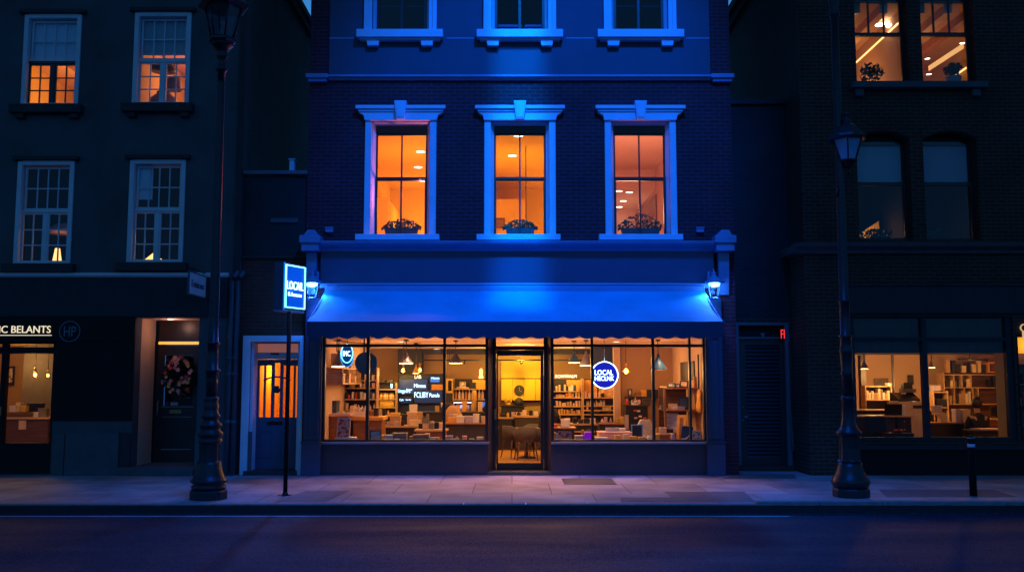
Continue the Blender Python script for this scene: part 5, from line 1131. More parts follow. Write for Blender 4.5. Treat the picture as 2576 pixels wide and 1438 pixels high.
o = MB().lathe([(.05, 0), (.07, .02), (.04, .1), (.05, .2), (.03, .26)], (*XZ(*q('B', 1115, 552), 6.4)[:1], 6.45, gz(q('B', 0, 560)[1], 6.3)), 14).build('table_lamp', 'lamp_shade_lit'); tag(o, 'tiny glowing lamp on top of the dark back shelf', 'lamp')
# counters in the middle
zc3 = gz(q('B', 0, 1133)[1], 2.6); x0, x1, _, _ = rect('B', 570, 1133, 1185, 1345, 2.6)
counter('sideboard', 'long dark grey-brown sideboard counter behind the third pane', x0, x1, 2.6, 3.2, GF, zc3, 'wood_mid', 'char2', panels=2, th=.03)
ymid = 5.2; zc4 = gz(q('B', 0, 988)[1], ymid); x0, x1 = gx(q('B', 160, 0)[0], ymid, 1), gx(q('B', 1185, 0)[0], ymid, 1)
counter('serving_counter', 'long black serving counter below the media wall', x0, x1, ymid, 5.8, GF, zc4, 'char', 'char', th=.04)
fill_row(x0 + .65, x0 + 2.0, ymid + .08, zc4, .26, 8, 'small jar or packet on the black serving counter below the screens', 'things on the serving counter', ['cream', 'kraft', 'char', 'gold', 'pinkish'], ('carton', 'bottle'), seed=31)
x0_, x1_, z0_, z1_ = rect('B', 180, 895, 282, 985, 5.0); frame('blank pale panel standing on the black serving counter', x0_, x1_, zc4 + .001, z1_, 5.22, 'white', 'white', R(4), 0, .02, 'board', 'pale_board')
ty = 3.2; zt4 = gz(q('A', 0, 1168)[1], ty); x0, x1 = gx(q('A', 790, 0)[0], ty, .8), gx(q('B', 345, 0)[0], ty, .8)
table('long_table', 'long pale wooden table covered with boxes in the middle of the shop', x0, x1, ty, 4.3, GF, zt4, 'wood_pale', 'char')
for k, (a, c, d, e_, mm, yy, lab) in enumerate(((160, 990, 295, 1120, 'cream', 3.9, 'cream frame box at the back of the long table'), (192, 1092, 345, 1140, 'cream', 3.3, 'wide cream box at the front of the long table'), (-60, 1040, 75, 1110, 'kraft', 3.6, 'tan folded box near the end of the long table'), (-55, 1000, 60, 1040, 'gold', 3.9, 'yellow box behind the tan folded box'), (80, 1020, 165, 1110, 'char', 3.9, 'black box between the yellow and cream boxes'), (300, 990, 350, 1120, 'kraft', 3.7, 'upright tan carton beside the cream frame box'))):
    rbox('carton', lab, 'box', 'B', a, c, d, e_, yy, .22, mm, rest=zt4 + .001)
x0, x1, z0, z1 = rect('B', 350, 1020, 445, 1140, 3.4); o = MB().prism([(x0, zt4 + .001), (x1, zt4 + .001), (x1 - .01, z1), (x1 - .07, z1), (x1 - .09, z1 - .1), (x0 + .09, z1 - .09), (x0 + .06, z1 - .03), (x0 + .02, z1 - .02)], 3.4, 3.55).build('paper_bag', 'grey', None, .01); tag(o, 'grey carrier bag with two peaks at the end of the long table', 'bag')
zt5 = gz(q('B', 0, 1216)[1], 1.7); x0, x1, _, _ = rect('B', 280, 1216, 650, 1345, 1.7)
counter('low_table', 'low brown cabinet table with a pale orange top behind the basket', x0, x1, 1.7, 2.3, GF, zt5, 'wood_pale', 'wood_mid', th=.04)
rframe('small gold-toned framed print standing on the low brown cabinet table', 'B', 360, 1135, 440, 1210, 1.8, zt5 + .001, fm='wood_pale', pm='print_warm', tilt=R(5), bw=.02); rbox('carton', 'grey upright box beside the gold-toned print', 'box', 'B', 446, 1130, 505, 1212, 1.85, .15, 'grey', rest=zt5 + .001)
# things on the sideboard
for k, (a, c, d, e_, mm, lab) in enumerate(((685, 1060, 800, 1130, 'orange_panel', 'orange basket on the dark sideboard'), (800, 1045, 900, 1130, 'white', 'white stack of folded paper on the dark sideboard'), (910, 1040, 1005, 1130, 'lilac', 'lilac pack beside the white paper on the dark sideboard'), (1015, 1015, 1090, 1130, 'white', 'tall white dispenser on the dark sideboard'), (1095, 985, 1110, 1130, 'char', 'thin dark post display on the dark sideboard'))):
    rbox('sideboard_item', lab, 'sideboard item', 'B', a, c, d, e_, 2.7, .2, mm, rest=zc3 + .001)
x, z = XZ(*q('B', 740, 1100), 3.4); t = thing('draped_chair', 'tan high-backed seat with a dark jacket draped over it behind the sideboard', 'seat', (x, 3.5, GF))
b = MB(); b.lathe([(.05, 0), (.24, .02), (.05, .08), (.04, .45), (.25, .5), (.26, .62), (.05, .63)], (x, 3.7, GF), 16); b.build('base', 'char', t)
MB().lathe([(.20, .6), (.24, .75), (.22, .95), (.12, 1.1), (.05, 1.16)], (x, 3.7, GF), 16).build('backrest', 'kraft', t)
x2 = x - .12; MB().lathe([(.14, .92), (.17, 1.0), (.16, 1.1), (.12, 1.18), (.06, 1.22)], (x2, 3.85, GF), 14).tube([(x2 + .1, 3.75, GF + 1.1), (x2 + .18, 3.65, GF + .98), (x2 + .15, 3.6, GF + .88)], [.05, .045, .04]).build('jacket', 'cloth_black', t)
fill_row(gx(q('A', 660, 0)[0], 4.4, 1), gx(q('A', 890, 0)[0], 4.4, 1), 4.45, gz(q('A', 0, 1035)[1], 4.4), .2, 5, 'small bright item on the dark stand before the bottle rack', 'items on the stand before the bottle rack', ['white', 'gold', 'cream', 'char'], ('carton', 'bottle'), seed=41)
zz = gz(q('A', 0, 1035)[1], 4.4); counter('display_stand', 'dark stand with a pale top before the bottle rack', gx(q('A', 640, 0)[0], 4.4, 1), gx(q('A', 900, 0)[0], 4.4, 1), 4.4, 4.8, GF, zz, 'wood_pale', 'char', th=.03)

# --------------------------------------------------------- seen through the door
yw = GY1 - .02
x0, x1, z0, z1 = rect('C', 178, 262, 640, 436, yw - .05); MB().box(x0, x1, yw - .05, yw, z0, z1).build('interior_panel', 'wall_yellow', cb)
x0, x1, z0, z1 = rect('C', 178, 448, 640, 662, yw - .1); t = thing('yellow_cabinet', 'yellow wall cabinet of four flush doors seen through the shop door', 'cabinet', ((x0 + x1) / 2, yw, z0))
for k in range(4): w = (x1 - x0) / 4; MB().box(x0 + k * w + .004, x0 + (k + 1) * w - .004, yw - .16, yw - .1, z0, z1).build('cabinet_door', 'wall_yellow', t, .003)
MB().box(x0, x1, yw - .099, yw - .051, z0 - .03, z1 + .03).build('carcass', 'dark_panel', t)
cx, cz = XZ(*q('C', 362, 560), yw - .2); t = thing('wall_clock', 'round dark clock on the yellow wall cabinet', 'clock', (cx, yw - .2, cz))
MB().disc_y((cx, cz), .12, .12, yw - .19, yw - .162).build('face', 'char', t); MB().ring_y((cx, cz), .135, .135, .02, yw - .205, yw - .162).build('rim', 'black', t)
MB().box(cx - .004, cx + .004, yw - .199, yw - .191, cz, cz + .09).prism([(cx - .005, cz + .004), (cx - .005, cz - .004), (cx + .06, cz - .04), (cx + .064, cz - .034)], yw - .1985, yw - .1915).build('hands', 'cream', t)
ys = 6.65; zs_ = gz(q('C', 0, 716)[1], ys); x0, x1, _, _ = rect('C', 180, 716, 415, 900, ys); counter('sideboard', 'black sideboard under the yellow cabinet seen through the door', x0, x1, ys, 7.05, GF, zs_, 'char', 'char', th=.03)
x, _ = XZ(*q('C', 358, 0), ys + .2); o = MB().lathe([(.06, 0), (.1, .02), (.12, .09), (.1, .16), (.05, .19), (.02, .2)], (x, ys + .22, zs_ + .001), 16).build('round_vase', 'char2'); tag(o, 'round dark vase on the black sideboard', 'vase')
x, _ = XZ(*q('C', 250, 0), ys + .2); t = thing('ornament', 'small golden leafy ornament on the black sideboard', 'ornament', (x, ys + .2, zs_)); MB().lathe([(.06, 0), (.09, .03), (.05, .07)], (x, ys + .2, zs_ + .001), 12).build('bowl', 'gold', t)
r2_ = random.Random(9); MB().leaves(lambda: (x + r2_.uniform(-.09, .09), ys + .2 + r2_.uniform(-.05, .05), zs_ + .06 + r2_.uniform(0, .16)), 40, .035, r2_).build('foliage', 'gold', t)
yc = 5.85; zc5 = gz(q('C', 0, 818)[1], yc); x0, x1, _, _ = rect('C', 318, 818, 560, 1000, yc); counter('service_desk', 'grey service desk with a pale wooden top seen through the door', x0, x1 + .5, yc, 6.35, GF, zc5, 'wood_pale', 'char2', th=.05)
zc6 = gz(q('C', 0, 835)[1], yc + .1); x2_, x3_, _, _ = rect('C', 185, 835, 312, 1000, yc); counter('service_desk', 'narrow dark desk section with a pale top beside the grey service desk', x2_ - .35, x0 - .06, yc + .1, 6.3, GF, zc6, 'wood_pale', 'char', th=.04)
rbox('carton', 'flat pale box on the grey service desk', 'box', 'C', 325, 785, 410, 805, yc + .2, .2, 'cream', rest=zc5 + .001); rbox('desk_tray', 'small dark tray on the narrow desk section', 'tray', 'C', 225, 795, 290, 820, yc + .3, .2, 'char', rest=zc6 + .001)
x0, x1, z0, z1 = rect('C', 548, 740, 640, 895, 4.0); o = MB().lathe([(.16, GF), (.2, GF + .05), (.04, GF + .08), (.04, GF + .45), (.25, GF + .5), (.26, GF + .6), (.25, z1 - .2), (.18, z1 - .03), (.05, z1)], (x0 + .27, 4.1, 0), 18).build('desk_chair', 'cloth_black'); tag(o, 'black high-backed desk chair half hidden by the door stile', 'chair')
# tub chairs
def tub_chair():
    t = lthing('tub_chair', 'grey tub chair', 'chair', (0, 0, 0), group='grey tub chairs seen through the door')
    vs = []; n = 20; ring = []
    for k in range(n + 1):
        a = R(-200 + 220 * k / n) ; ca, sa = math.cos(a), math.sin(a); u = abs(k / n - .5) * 2
        top = .71 - .12 * max(0, u - .35) / .65
        for (r_, z) in ((.25, .40), (.29, top), (.255, top + .012), (.215, .42)): vs.append((r_ * ca, r_ * sa * .95, z))
    fs = []
    for k in range(n):
        for j in range(4): fs.append((4 * k + j, 4 * k + 4 + j, 4 * k + 4 + (j + 1) % 4, 4 * k + (j + 1) % 4))
    fs += [(0, 1, 2, 3), (4 * n + 3, 4 * n + 2, 4 * n + 1, 4 * n)]
    MB().add(vs, fs, True).build('backrest', 'seat_grey', t)
    MB().lathe([(.2, .38), (.24, .40), (.245, .46), (.2, .48), (.01, .485)], (0, 0, 0), 20).build('seat', 'seat_grey', t)
    for sx in (-1, 1):
        for sy in (-1, 1): MB().tube([(sx * .17, sy * .15, .40), (sx * .225, sy * .215, .0)], [.02, .011], 8).build('leg', 'wood_dark', t)
    MB().tube([(-.2, -.18, .2), (.2, -.18, .2)], .009, 6).tube([(-.2, .18, .2), (.2, .18, .2)], .009, 6).build('stretcher', 'wood_dark', t)
    return t
ch = tub_chair(); first = True
for (cq_, cy, rot, lab) in ((('C', 430), 2.9, 8, 'front grey tub chair with its back to the door'), (('C', 310), 3.5, -60, 'grey tub chair turned sideways just behind the front one'), (('C', 520), 4.05, 175, 'farthest grey tub chair facing the door across the small table'), (('C', 600), 3.05, 40, 'grey tub chair mostly hidden behind the door stile'), (('C', 25), 3.2, 80, 'grey tub chair of which only a leg shows at the handle side of the door')):
    o = ch if first else copy_tree(ch); first = False
    o.location = (gx(q(cq_[0], cq_[1], 0)[0], cy, .5), cy, GF); o.rotation_euler = (0, 0, R(rot)); o['label'] = lab
zt6 = .72; x = gx(q('C', 440, 0)[0], 3.45, .7); t = thing('small_table', 'small round pale cafe table among the tub chairs', 'table', (x, 3.45, GF))
MB().lathe([(.27, zt6 - .03), (.28, zt6 - .015), (.27, zt6)], (x, 3.45, 0), 24).build('tabletop', 'wood_pale', t); MB().lathe([(.2, GF), (.2, GF + .02), (.03, GF + .05), (.025, zt6 - .031)], (x, 3.45, 0), 16).build('pedestal', 'char', t)

SM = ['white', 'cream', 'char', 'pinkish', 'black', 'gold', 'lilac', 'kraft']
fill_row(x2_ - .3, x2_ + .35, 6.05, zc6, .14, 5, 'tiny item on the narrow desk section seen through the door', 'items on the narrow desk section', SM, ('carton', 'bottle'), seed=101)
fill_row(gx(q('A', 800, 0)[0], 3.3, .8), gx(q('B', 130, 0)[0], 3.3, .8), 3.26, zt4, .12, 6, 'small flat pack along the front edge of the long pale table', 'packs on the front edge of the long table', SM, seed=102)
fill_row(gx(q('A', 380, 0)[0], 2.3, 1.2), gx(q('A', 580, 0)[0], 2.3, 1.2), 2.35, zc2, .3, 4, 'upright bottle or box at the back of the orange-topped counter', 'items at the back of the orange-topped counter', SM, ('carton', 'bottle'), seed=103)
fill_row(gx(q('B', 700, 0)[0], 2.95, 1), gx(q('B', 1170, 0)[0], 2.95, 1), 2.95, zc3, .2, 8, 'small upright pack at the back of the dark sideboard', 'packs at the back of the dark sideboard', SM, ('carton', 'bottle', 'book'), seed=104)
fill_row(gx(q('B', 300, 0)[0], 2.0, .8), gx(q('B', 640, 0)[0], 2.0, .8), 2.05, zt5, .16, 5, 'small box at the back of the low brown cabinet table', 'boxes on the low brown cabinet table', SM, seed=105)
for k, (v, a) in enumerate((('A', 470), ('A', 1000), ('B', 500), ('B', 760), ('B', 1000))):
    x_ = gx(q(v, a, 0)[0], .3, .7); t = lthing('price_card', 'small white folded price card on the display deck by the glass', 'price card', (x_, .22, DECK + .001), (0, 0, R(-12 + 6 * k)), 'price cards on the display deck')
    MB().prism_x([(-.03, 0), (0, .07), (.03, 0), (.026, 0), (0, .062), (-.026, 0)], -.05, .05).build('card', 'white', t)
# --------------------------------------------------------- display side nearest the louvred door
yb = 6.0
x0, xd, x1 = gx(q('D', 88, 0)[0], yb, 1.5), gx(q('D', 458, 0)[0], yb, 1.5), gx(q('D', 886, 0)[0], yb, 1.5)
zz = [gz(q('D', 0, y)[1], yb) for y in (720, 802, 915, 1018)]; zt = gz(q('D', 0, 562)[1], yb)
x0 -= .25
shelf_unit('shelf_unit', 'pale-edged shelf unit of four boards with an orange panel, nearest the door', x0, xd - .005, yb, yb + .35, GF, zz + [.5], zt, 'wood_pale', 'char')
a, c, z0, z1 = rect('D', 255, 575, 440, 716, yb + .2); o = MB().box(a, c, yb + .26, yb + .32, zz[0] + .001, zt - .03).build('orange_panel', 'orange_panel', None, .005); tag(o, 'plain orange panel on the top board of the shelf unit nearest the door', 'panel')
fill_row(x0 + .3, xd - .1, yb + .05, zz[0], 0.170, 9, 'upright book on the top board before the orange panel', 'books before the orange panel', ['white', 'navy', 'black', 'gold', 'cream'], ('book',), seed=51, cat='book', name='book', dep=.12)
fill_row(x0 + .3, xd - .05, yb + .05, zz[1], 0.140, 8, 'yellow-lit carton on the second board of the unit nearest the door', 'second board of the unit nearest the door', ['cream', 'gold', 'kraft', 'orange_panel'], seed=52)
fill_row(x0 + .3, xd - .05, yb + .05, zz[2], 0.144, 9, 'tan packet on the third board of the unit nearest the door', 'third board of the unit nearest the door', ['cream', 'kraft', 'pinkish'], seed=53)
fill_row(x0 + .3, xd - .05, yb + .05, zz[3], 0.156, 10, 'small tan box on the fourth board of the unit nearest the door', 'fourth board of the unit nearest the door', ['cream', 'kraft', 'gold'], seed=54)
z2 = [gz(q('D', 0, y)[1], yb) for y in (802, 908, 964, 1018)]
shelf_unit('shelf_unit', 'pale-edged shelf unit behind the round neon sign', xd + .005, x1, yb, yb + .35, GF, z2 + [.5], zt, 'wood_pale', 'char')
a, c, z0, z1 = rect('D', 470, 570, 650, 800, yb + .2); o = MB().box(a, c, yb + .26, yb + .32, z2[0] + .001, zt - .03).build('orange_panel', 'orange_panel', None, .005); tag(o, 'plain orange panel behind the mullion beside the round neon sign', 'panel')
a, c, z0, z1 = rect('D', 668, 640, 868, 798, yb + .15); frame('yellow poster with a portrait below the round neon sign', a, c, z2[0] + .001, z1, yb + .15, 'gold', 'print_warm', R(4), 0, .02, 'poster', 'poster')
fill_row(xd + .05, xd + .55, yb + .05, z2[0], 0.160, 6, 'small box beside the mullion on the unit behind the neon sign', 'boxes by the mullion', ['pinkish', 'char', 'lilac'], seed=55)
fill_row(xd + .1, x1 - .25, yb + .05, z2[1], 0.165, 13, 'white bottle in the row on the unit behind the neon sign', 'white bottle row', ['white', 'pinkish', 'bottle_white'], ('bottle',), seed=56, cat='bottle', name='bottle')
fill_row(xd + .1, x1 - .1, yb + .05, z2[2], 0.104, 8, 'flat pale box on the third board of the unit behind the neon sign', 'flat boxes behind the neon sign', ['white', 'cream', 'char'], seed=57)
fill_row(xd + .1, x1 - .1, yb + .05, z2[3], .12, 5, 'dark tray on the lowest visible board of the unit behind the neon sign', 'dark trays behind the neon sign', ['black', 'char2'], seed=58, cat='tray', name='tray')
t = thing('lit_word_sign', 'warm white glowing capital letters on the wall above the shelf unit nearest the door', 'neon sign', (0, yb, zt)); a, c, z0, z1 = rect('D', 110, 505, 380, 552, yb); text('lettering', 'BOWWALM', a, c, (z0 + z1) / 2, yb, 'text_warm', t, h=(z1 - z0) * .85)
a, c, z0, z1 = rect('D', 585, 205, 940, 372, 5.4); MB().box(a, c, 5.4, 5.6, z0, GC - .001).build('interior_bulkhead', 'navy', cb)
cone_lamp('deep blue cone pendant lamp nearest the door on the louvred-door side', 'D', 268, 210, 432, 355, 1.8, 'shade_blue', GC); cone_lamp('brown cone pendant lamp half behind the mullion by the neon sign', 'D', 415, 205, 590, 392, 1.4, 'shade_grey', GC)
cone_lamp('large teal-blue cone pendant lamp behind the last thick mullion', 'E', 405, 240, 637, 445, 1.3, 'shade_blue', GC, lit=False)
drop_bulb('round amber globe bulb glowing between the neon sign and the teal-blue lamp', 'D', 968, 395, 1068, 515, 1.8, GC)
# round neon sign
cx, cz = XZ(*q('D', 742, 513), .3); t = thing('round_neon_sign', 'round deep blue neon sign with a white ring and two lines of letters', 'neon sign', (cx, .3, GC)); r0 = .262
MB().disc_y((cx, cz), r0 - .015, r0 - .015, .3, .33, 64).build('panel', 'sign_deep', t); MB().ring_y((cx, cz), r0, r0, .015, .28, .34, 72).build('neon_ring', 'neon_white', t)
text('lettering', 'LOCAL', cx - .19, cx + .16, cz + .05, .29, 'neon_white', t, h=.095); text('lettering', 'HECLNK', cx - .19, cx + .18, cz - .065, .29, 'neon_white', t, h=.085)
MB().tube([(cx, .315, cz + r0), (cx, .315, GC - .001)], .006, 6).build('rod', 'steel', t)
lamp('neon_light', (cx, .1, cz - .0), 2.0, (.12, .12, 1), .2)
# table, desks and boxes
zt1 = gz(q('D', 0, 1188)[1], 2.2); x0, x1, _, _ = rect('D', 60, 1188, 355, 1345, 2.2); counter('low_table', 'dark low table with a brown top nearest the door holding a pale paper stack', x0, x1, 2.2, 2.8, GF, zt1, 'wood_mid', 'char', th=.03)
rbox('paper_stack', 'tall pale stack of paper on the low table nearest the door', 'paper stack', 'D', 187, 1085, 292, 1180, 2.3, .25, 'white', rest=zt1 + .001); rbox('carton', 'small red-brown box at the end of the low table nearest the door', 'box', 'D', 60, 1145, 135, 1185, 2.35, .2, 'red', rest=zt1 + .001)
zt2 = gz(q('D', 0, 1140)[1], 3.8); x0, x1, _, _ = rect('D', 90, 1140, 700, 1300, 3.8); table('long_table', 'long brown table with pale edge behind the paper stack', x0, x1, 3.8, 4.5, GF, zt2, 'wood_pale', 'char')
fill_row(x0 + .1, x1 - .1, 3.9, zt2, .16, 6, 'small item on the long brown table behind the paper stack', 'items on the long brown table', ['white', 'black', 'char', 'cream'], seed=61)
zt3 = gz(q('D', 0, 1135)[1], 3.0); x0, x1, _, _ = rect('D', 680, 1135, 1010, 1300, 3.0); counter('desk', 'black desk with a thin wooden top below the round neon sign', x0, x1, 3.0, 3.5, GF, zt3, 'wood_mid', 'char', th=.03)
rbox('carton', 'black wallet box on the black desk below the neon sign', 'box', 'D', 640, 1110, 665, 1140, 3.1, .1, 'black', rest=zt3 + .001)
x0, x1, z0, z1 = rect('D', 140, 1240, 318, 1345, .45); frame('photo poster with two dark portraits and a caption on the display deck nearest the door', x0, x1, DECK + .001, z1, .5, 'lilac', 'print_photo', R(8), 0, .012, 'poster', 'poster')
for k, (a, c, d, e_, mm, lab) in enumerate(((88, 1250, 112, 1345, 'orange_panel', 'slim orange book on the display deck by the door frame'), (114, 1265, 134, 1345, 'white', 'slim white book on the display deck by the door frame'))):
    x0, x1, z0, z1 = rect('D', a, c, d, e_, .5); o = MB().box(x0, x1, .5, .68, DECK + .001, z1).box(x0 - .002, x1 + .002, .494, .4995, DECK + .002, z1 - .002).build('book', mm); tag(o, lab, 'book')
rbox('carton', 'cream box on the display deck beside the purple bag', 'box', 'D', 366, 1292, 470, 1345, .5, .2, 'pinkish', rest=DECK + .001); rbox('carton', 'slim upright orange box behind the purple bag', 'box', 'D', 444, 1218, 478, 1290, .8, .05, 'orange_panel', rest=DECK + .001)
x0, x1, z0, z1 = rect('D', 482, 1248, 590, 1345, .45); t = thing('purple_bag', 'bright purple gift bag on the display deck behind the mullion', 'bag', ((x0 + x1) / 2, .5, DECK))
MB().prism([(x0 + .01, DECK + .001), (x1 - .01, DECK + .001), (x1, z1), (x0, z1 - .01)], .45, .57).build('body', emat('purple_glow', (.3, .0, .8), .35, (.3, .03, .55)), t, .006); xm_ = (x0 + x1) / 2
MB().tube([(xm_ - .04, .5, z1 - .01), (xm_ - .03, .5, z1 + .04), (xm_ + .03, .5, z1 + .04), (xm_ + .04, .5, z1 - .01)], .005, 6).build('handle', 'white', t)
x0, x1, z0, z1 = rect('D', 690, 1258, 1120, 1345, .6); counter('display_table', 'pink-lit pale display table close to the window glass', x0, x1, .93, 1.45, GF, z1, 'pinkish', 'pinkish', th=.02, over=.01)
ztd = z1
rbox('open_book', 'open white brochure standing on the pink-lit display table', 'brochure', 'D', 755, 1190, 930, 1260, 1.1, .06, 'print_text', rest=ztd + .001, lid=False); rbox('carton', 'white box beside the open brochure on the display table', 'box', 'D', 935, 1198, 1012, 1260, 1.1, .2, 'white', rest=ztd + .001)
rbox('carton', 'white flat parcel on the display deck before the pink-lit table', 'box', 'D', 625, 1318, 780, 1345, .4, .2, 'white', rest=DECK + .001); rbox('carton', 'small red-orange box on the display deck behind the mullion', 'box', 'D', 600, 1298, 690, 1345, .7, .12, 'orange_panel', rest=DECK + .001)
x0, x1, z0, z1 = rect('D', 1015, 1030, 1068, 1215, 2.0); frame('tall narrow lilac sign in a wooden frame beside the black desk', x0, x1, z0, z1, 2.2, 'wood_pale', 'lilac', R(3), 0, .02, 'sign', 'standing_sign'); rbox('stool', 'low black stool under the narrow lilac sign', 'stool', 'D', 990, 1216, 1080, 1400, 2.15, .3, 'char', rest=GF)
# stacked cabinets before the tan wall
yk = 4.1; x0, x1, z0, z1 = rect('E', 105, 900, 388, 1140, yk); t = counter('cabinet', 'black cabinet with red and white stickers before the tan wall', x0, x1, yk, yk + .5, GF, z1, 'char', 'black', cat='cabinet', th=.03, panels=2)
for k, (a, c, mm) in enumerate(((205, 960, 'red'), (250, 965, 'white'), (330, 1055, 'red'), (345, 1085, 'white'), (215, 1055, 'pinkish'), (270, 1035, 'white'))):
    xx0, xx1, zz0, zz1 = rect('E', a, c, a + 40, c + 22, yk - .02); MB().box(xx0, xx1, yk - .022, yk - .0125, zz0, zz1).build('sticker', mm, t)
ztk = z1
x0, x1, z0, z1 = rect('E', 182, 822, 302, 885, yk); t = lthing('certificate_sign', 'white sign card with a scribbled drawing leaning on the black cabinet', 'sign', ((x0 + x1) / 2, yk + .12, ztk + .001), (R(-10), 0, 0)); MB().box(-(x1 - x0) / 2, (x1 - x0) / 2, 0, .015, 0, z1 - z0).build('card', 'print_mono', t)
rbox('printer', 'dark desktop printer on the black cabinet', 'printer', 'E', 325, 820, 420, 890, yk + .05, .3, 'char2', rest=ztk + .001)
ysh = 4.55; x0, x1, z0, z1 = rect('E', 105, 790, 560, 815, ysh); t = thing('wall_shelf', 'dark wall shelf on the tan wall above the black cabinet', 'shelf', ((x0 + x1) / 2, ysh, z0)); MB().box(x0, x1, ysh, 4.79, z0, z1).build('board', 'char', t, .004)
for xx in (x0 + .1, x1 - .15): MB().prism_x([(4.79, z0 - .2), (4.79, z0 - .001), (4.6, z0 - .001)], xx, xx + .03).build('bracket', 'black', t)
zw = z1
rframe('small black frame with a pale blossom picture on the dark wall shelf', 'E', 130, 692, 190, 792, ysh + .05, zw + .001, fm='black', pm='print_mono', tilt=R(5), bw=.03)
rbox('wooden_box', 'orange wooden crate box on the dark wall shelf', 'box', 'E', 302, 705, 372, 792, ysh + .03, .18, 'orange_panel', rest=zw + .001); rbox('carton', 'brown box with a dark front on the dark wall shelf', 'box', 'E', 238, 740, 300, 792, ysh + .03, .18, 'wood_mid', rest=zw + .001); rbox('appliance', 'wide black machine on the dark wall shelf', 'machine', 'E', 375, 700, 555, 792, ysh + .02, .2, 'black', rest=zw + .001)
# board on the side wall and ladder shelf
MBx = lambda Y0, Y1, z0, z1, d=.03: MB().box(GX1 - d, GX1 - .002, Y0, Y1, z0, z1)
t = thing('wall_board', 'plain dark rectangular board on the salmon side wall', 'wall board', (GX1, 2.7, 1.9)); MBx(2.0, 3.6, 1.78, 2.18).build('board', 'char', t, .004)
lx0, lx1, ly0, ly1 = 3.22, GX1 - .03, 1.35, 2.9
t = thing('display_shelf', 'brown stepped display shelf against the salmon side wall holding frames', 'shelf unit', (3.5, ly0, GF)); zL = [.72, 1.17, 1.62]
for k, z in enumerate(zL): MB().box(lx0 - .12 + .1 * k, lx1, ly0 + .1 * k, ly1, z - .03, z).build('shelf', 'wood_mid', t, .004)
MB().prism_x([(ly0 - .02, GF), (ly0 + .06, GF), (ly0 + .38, 1.85), (ly0 + .3, 1.85)], lx1 - .06, lx1 - .005).build('side_rail', 'wood_mid', t); MB().prism_x([(ly0 - .02, GF), (ly0 + .06, GF), (ly0 + .3, 1.6), (ly0 + .22, 1.6)], lx0 - .1, lx0 - .06).build('side_rail', 'wood_mid', t)
MB().box(lx0, lx1, ly1, ly1 + .03, GF, 1.62).build('back_panel', 'wood_dark', t)
def lean(label, v, a, c, d, e_, Y, rest, fm, pm, tilt=12, yaw=-25, bw=.03, cat='picture frame', name='picture_frame'):
    x0, x1, z0, z1 = rect(v, a, c, d, e_, Y); return frame(label, x0, x1 + .04, rest, z1, Y, fm, pm, R(tilt), R(yaw), bw, cat, name)
for (a, c, d, e_, fm, pm, lab) in ((636, 610, 715, 790, 'black', 'print_mono', 'black frame with a portrait, first on the top board of the stepped shelf'), (700, 622, 783, 785, 'black', 'lilac', 'black frame with a lilac picture, second on the top board of the stepped shelf'), (795, 580, 880, 760, 'char2', 'print_warm', 'wide pale framed print, last on the top board of the stepped shelf')): lean(lab, 'E', a, c, d, e_, ly0 + .42, zL[2] + .001, fm, pm)
rbox('card_holder', 'open brown card holder at the inner end of the top board', 'holder', 'E', 560, 660, 630, 800, ly0 + .5, .2, 'cream', rest=zL[2] + .001)
for (a, c, d, e_, fm, pm, lab) in ((645, 878, 742, 970, 'wood_pale', 'lilac', 'small lilac picture in a pale frame on the middle board of the stepped shelf'), (775, 790, 885, 915, 'black', 'navy', 'dark navy picture with a pale squiggle on the middle board of the stepped shelf')): lean(lab, 'E', a, c, d, e_, ly0 + .35, zL[1] + .001, fm, pm)
rbox('carton', 'small white box between the lilac and navy pictures', 'box', 'E', 722, 930, 768, 972, ly0 + .2, .1, 'white', rest=zL[1] + .001); rbox('carton', 'lilac-grey box under the navy picture', 'box', 'E', 772, 918, 866, 972, ly0 + .16, .12, 'lilac', rest=zL[1] + .001); rbox('carton', 'blue-grey box with a pink band at the inner end of the middle board', 'box', 'E', 555, 905, 618, 970, ly0 + .25, .15, 'grey', rest=zL[1] + .001)
lean('large certificate in a pale gold frame leaning on the lowest board of the stepped shelf', 'E', 600, 992, 745, 1180, ly0 + .12, zL[0] + .001, 'wood_pale', 'print_text', 14, -18, .03)
lean('tall orange wooden frame leaning at the foot of the side wall', 'E', 745, 1022, 845, 1345, 1.2, DECK - .05, 'orange_panel', 'wood_mid', 10, -30, .06)
x0, x1, z0, z1 = rect('E', 808, 1155, 955, 1345, .55); t = lthing('navy_board', 'navy poster board with a white swoosh leaning on the display deck', 'poster', ((x0 + x1) / 2, .55, DECK + .001), (R(-12), R(6), R(-14))); w = (x1 - x0) / 2; h = z1 - z0
MB().box(-w, w, 0, .02, 0, h).build('board', 'navy', t, .003); MB().prism([(-w + .01, .035), (-w * .2, .05), (w * .3, .1), (w * .75, .19), (w * .78, .2), (w * .35, .08), (0, .03), (-w + .02, .012)], -.006, -.0005).build('swoosh', 'white', t)
x0, x1, z0, z1 = rect('E', 955, 1225, 1070, 1355, .42); frame('small pale blue poster standing in the corner of the display deck', x0, x1, DECK + .001, z1, .42, 'blind_blue', 'print_mono', R(10), R(-14), .02, 'poster', 'poster')
t = thing('navy_banner', 'tall narrow navy banner with a pale bar on the salmon wall by the last pane', 'banner', (GX1, .8, 1.2)); MBx(.75, 1.15, .8, 2.02, .025).build('banner', 'navy', t); MBx(.75, 1.15, 1.55, 1.6, .03).build('bar', 'pinkish', t); MBx(.75, 1.15, 1.15, 1.22, .03).build('bar', 'wood_mid', t)
t = thing('pink_frame', 'small pink-edged frame high on the salmon wall by the last pane', 'picture frame', (GX1, .6, 1.9)); MBx(.56, .7, 1.8, 1.98, .03).build('frame', 'flower_pink', t); MBx(.58, .68, 1.83, 1.95, .034).build('picture', 'wall_salmon', t)
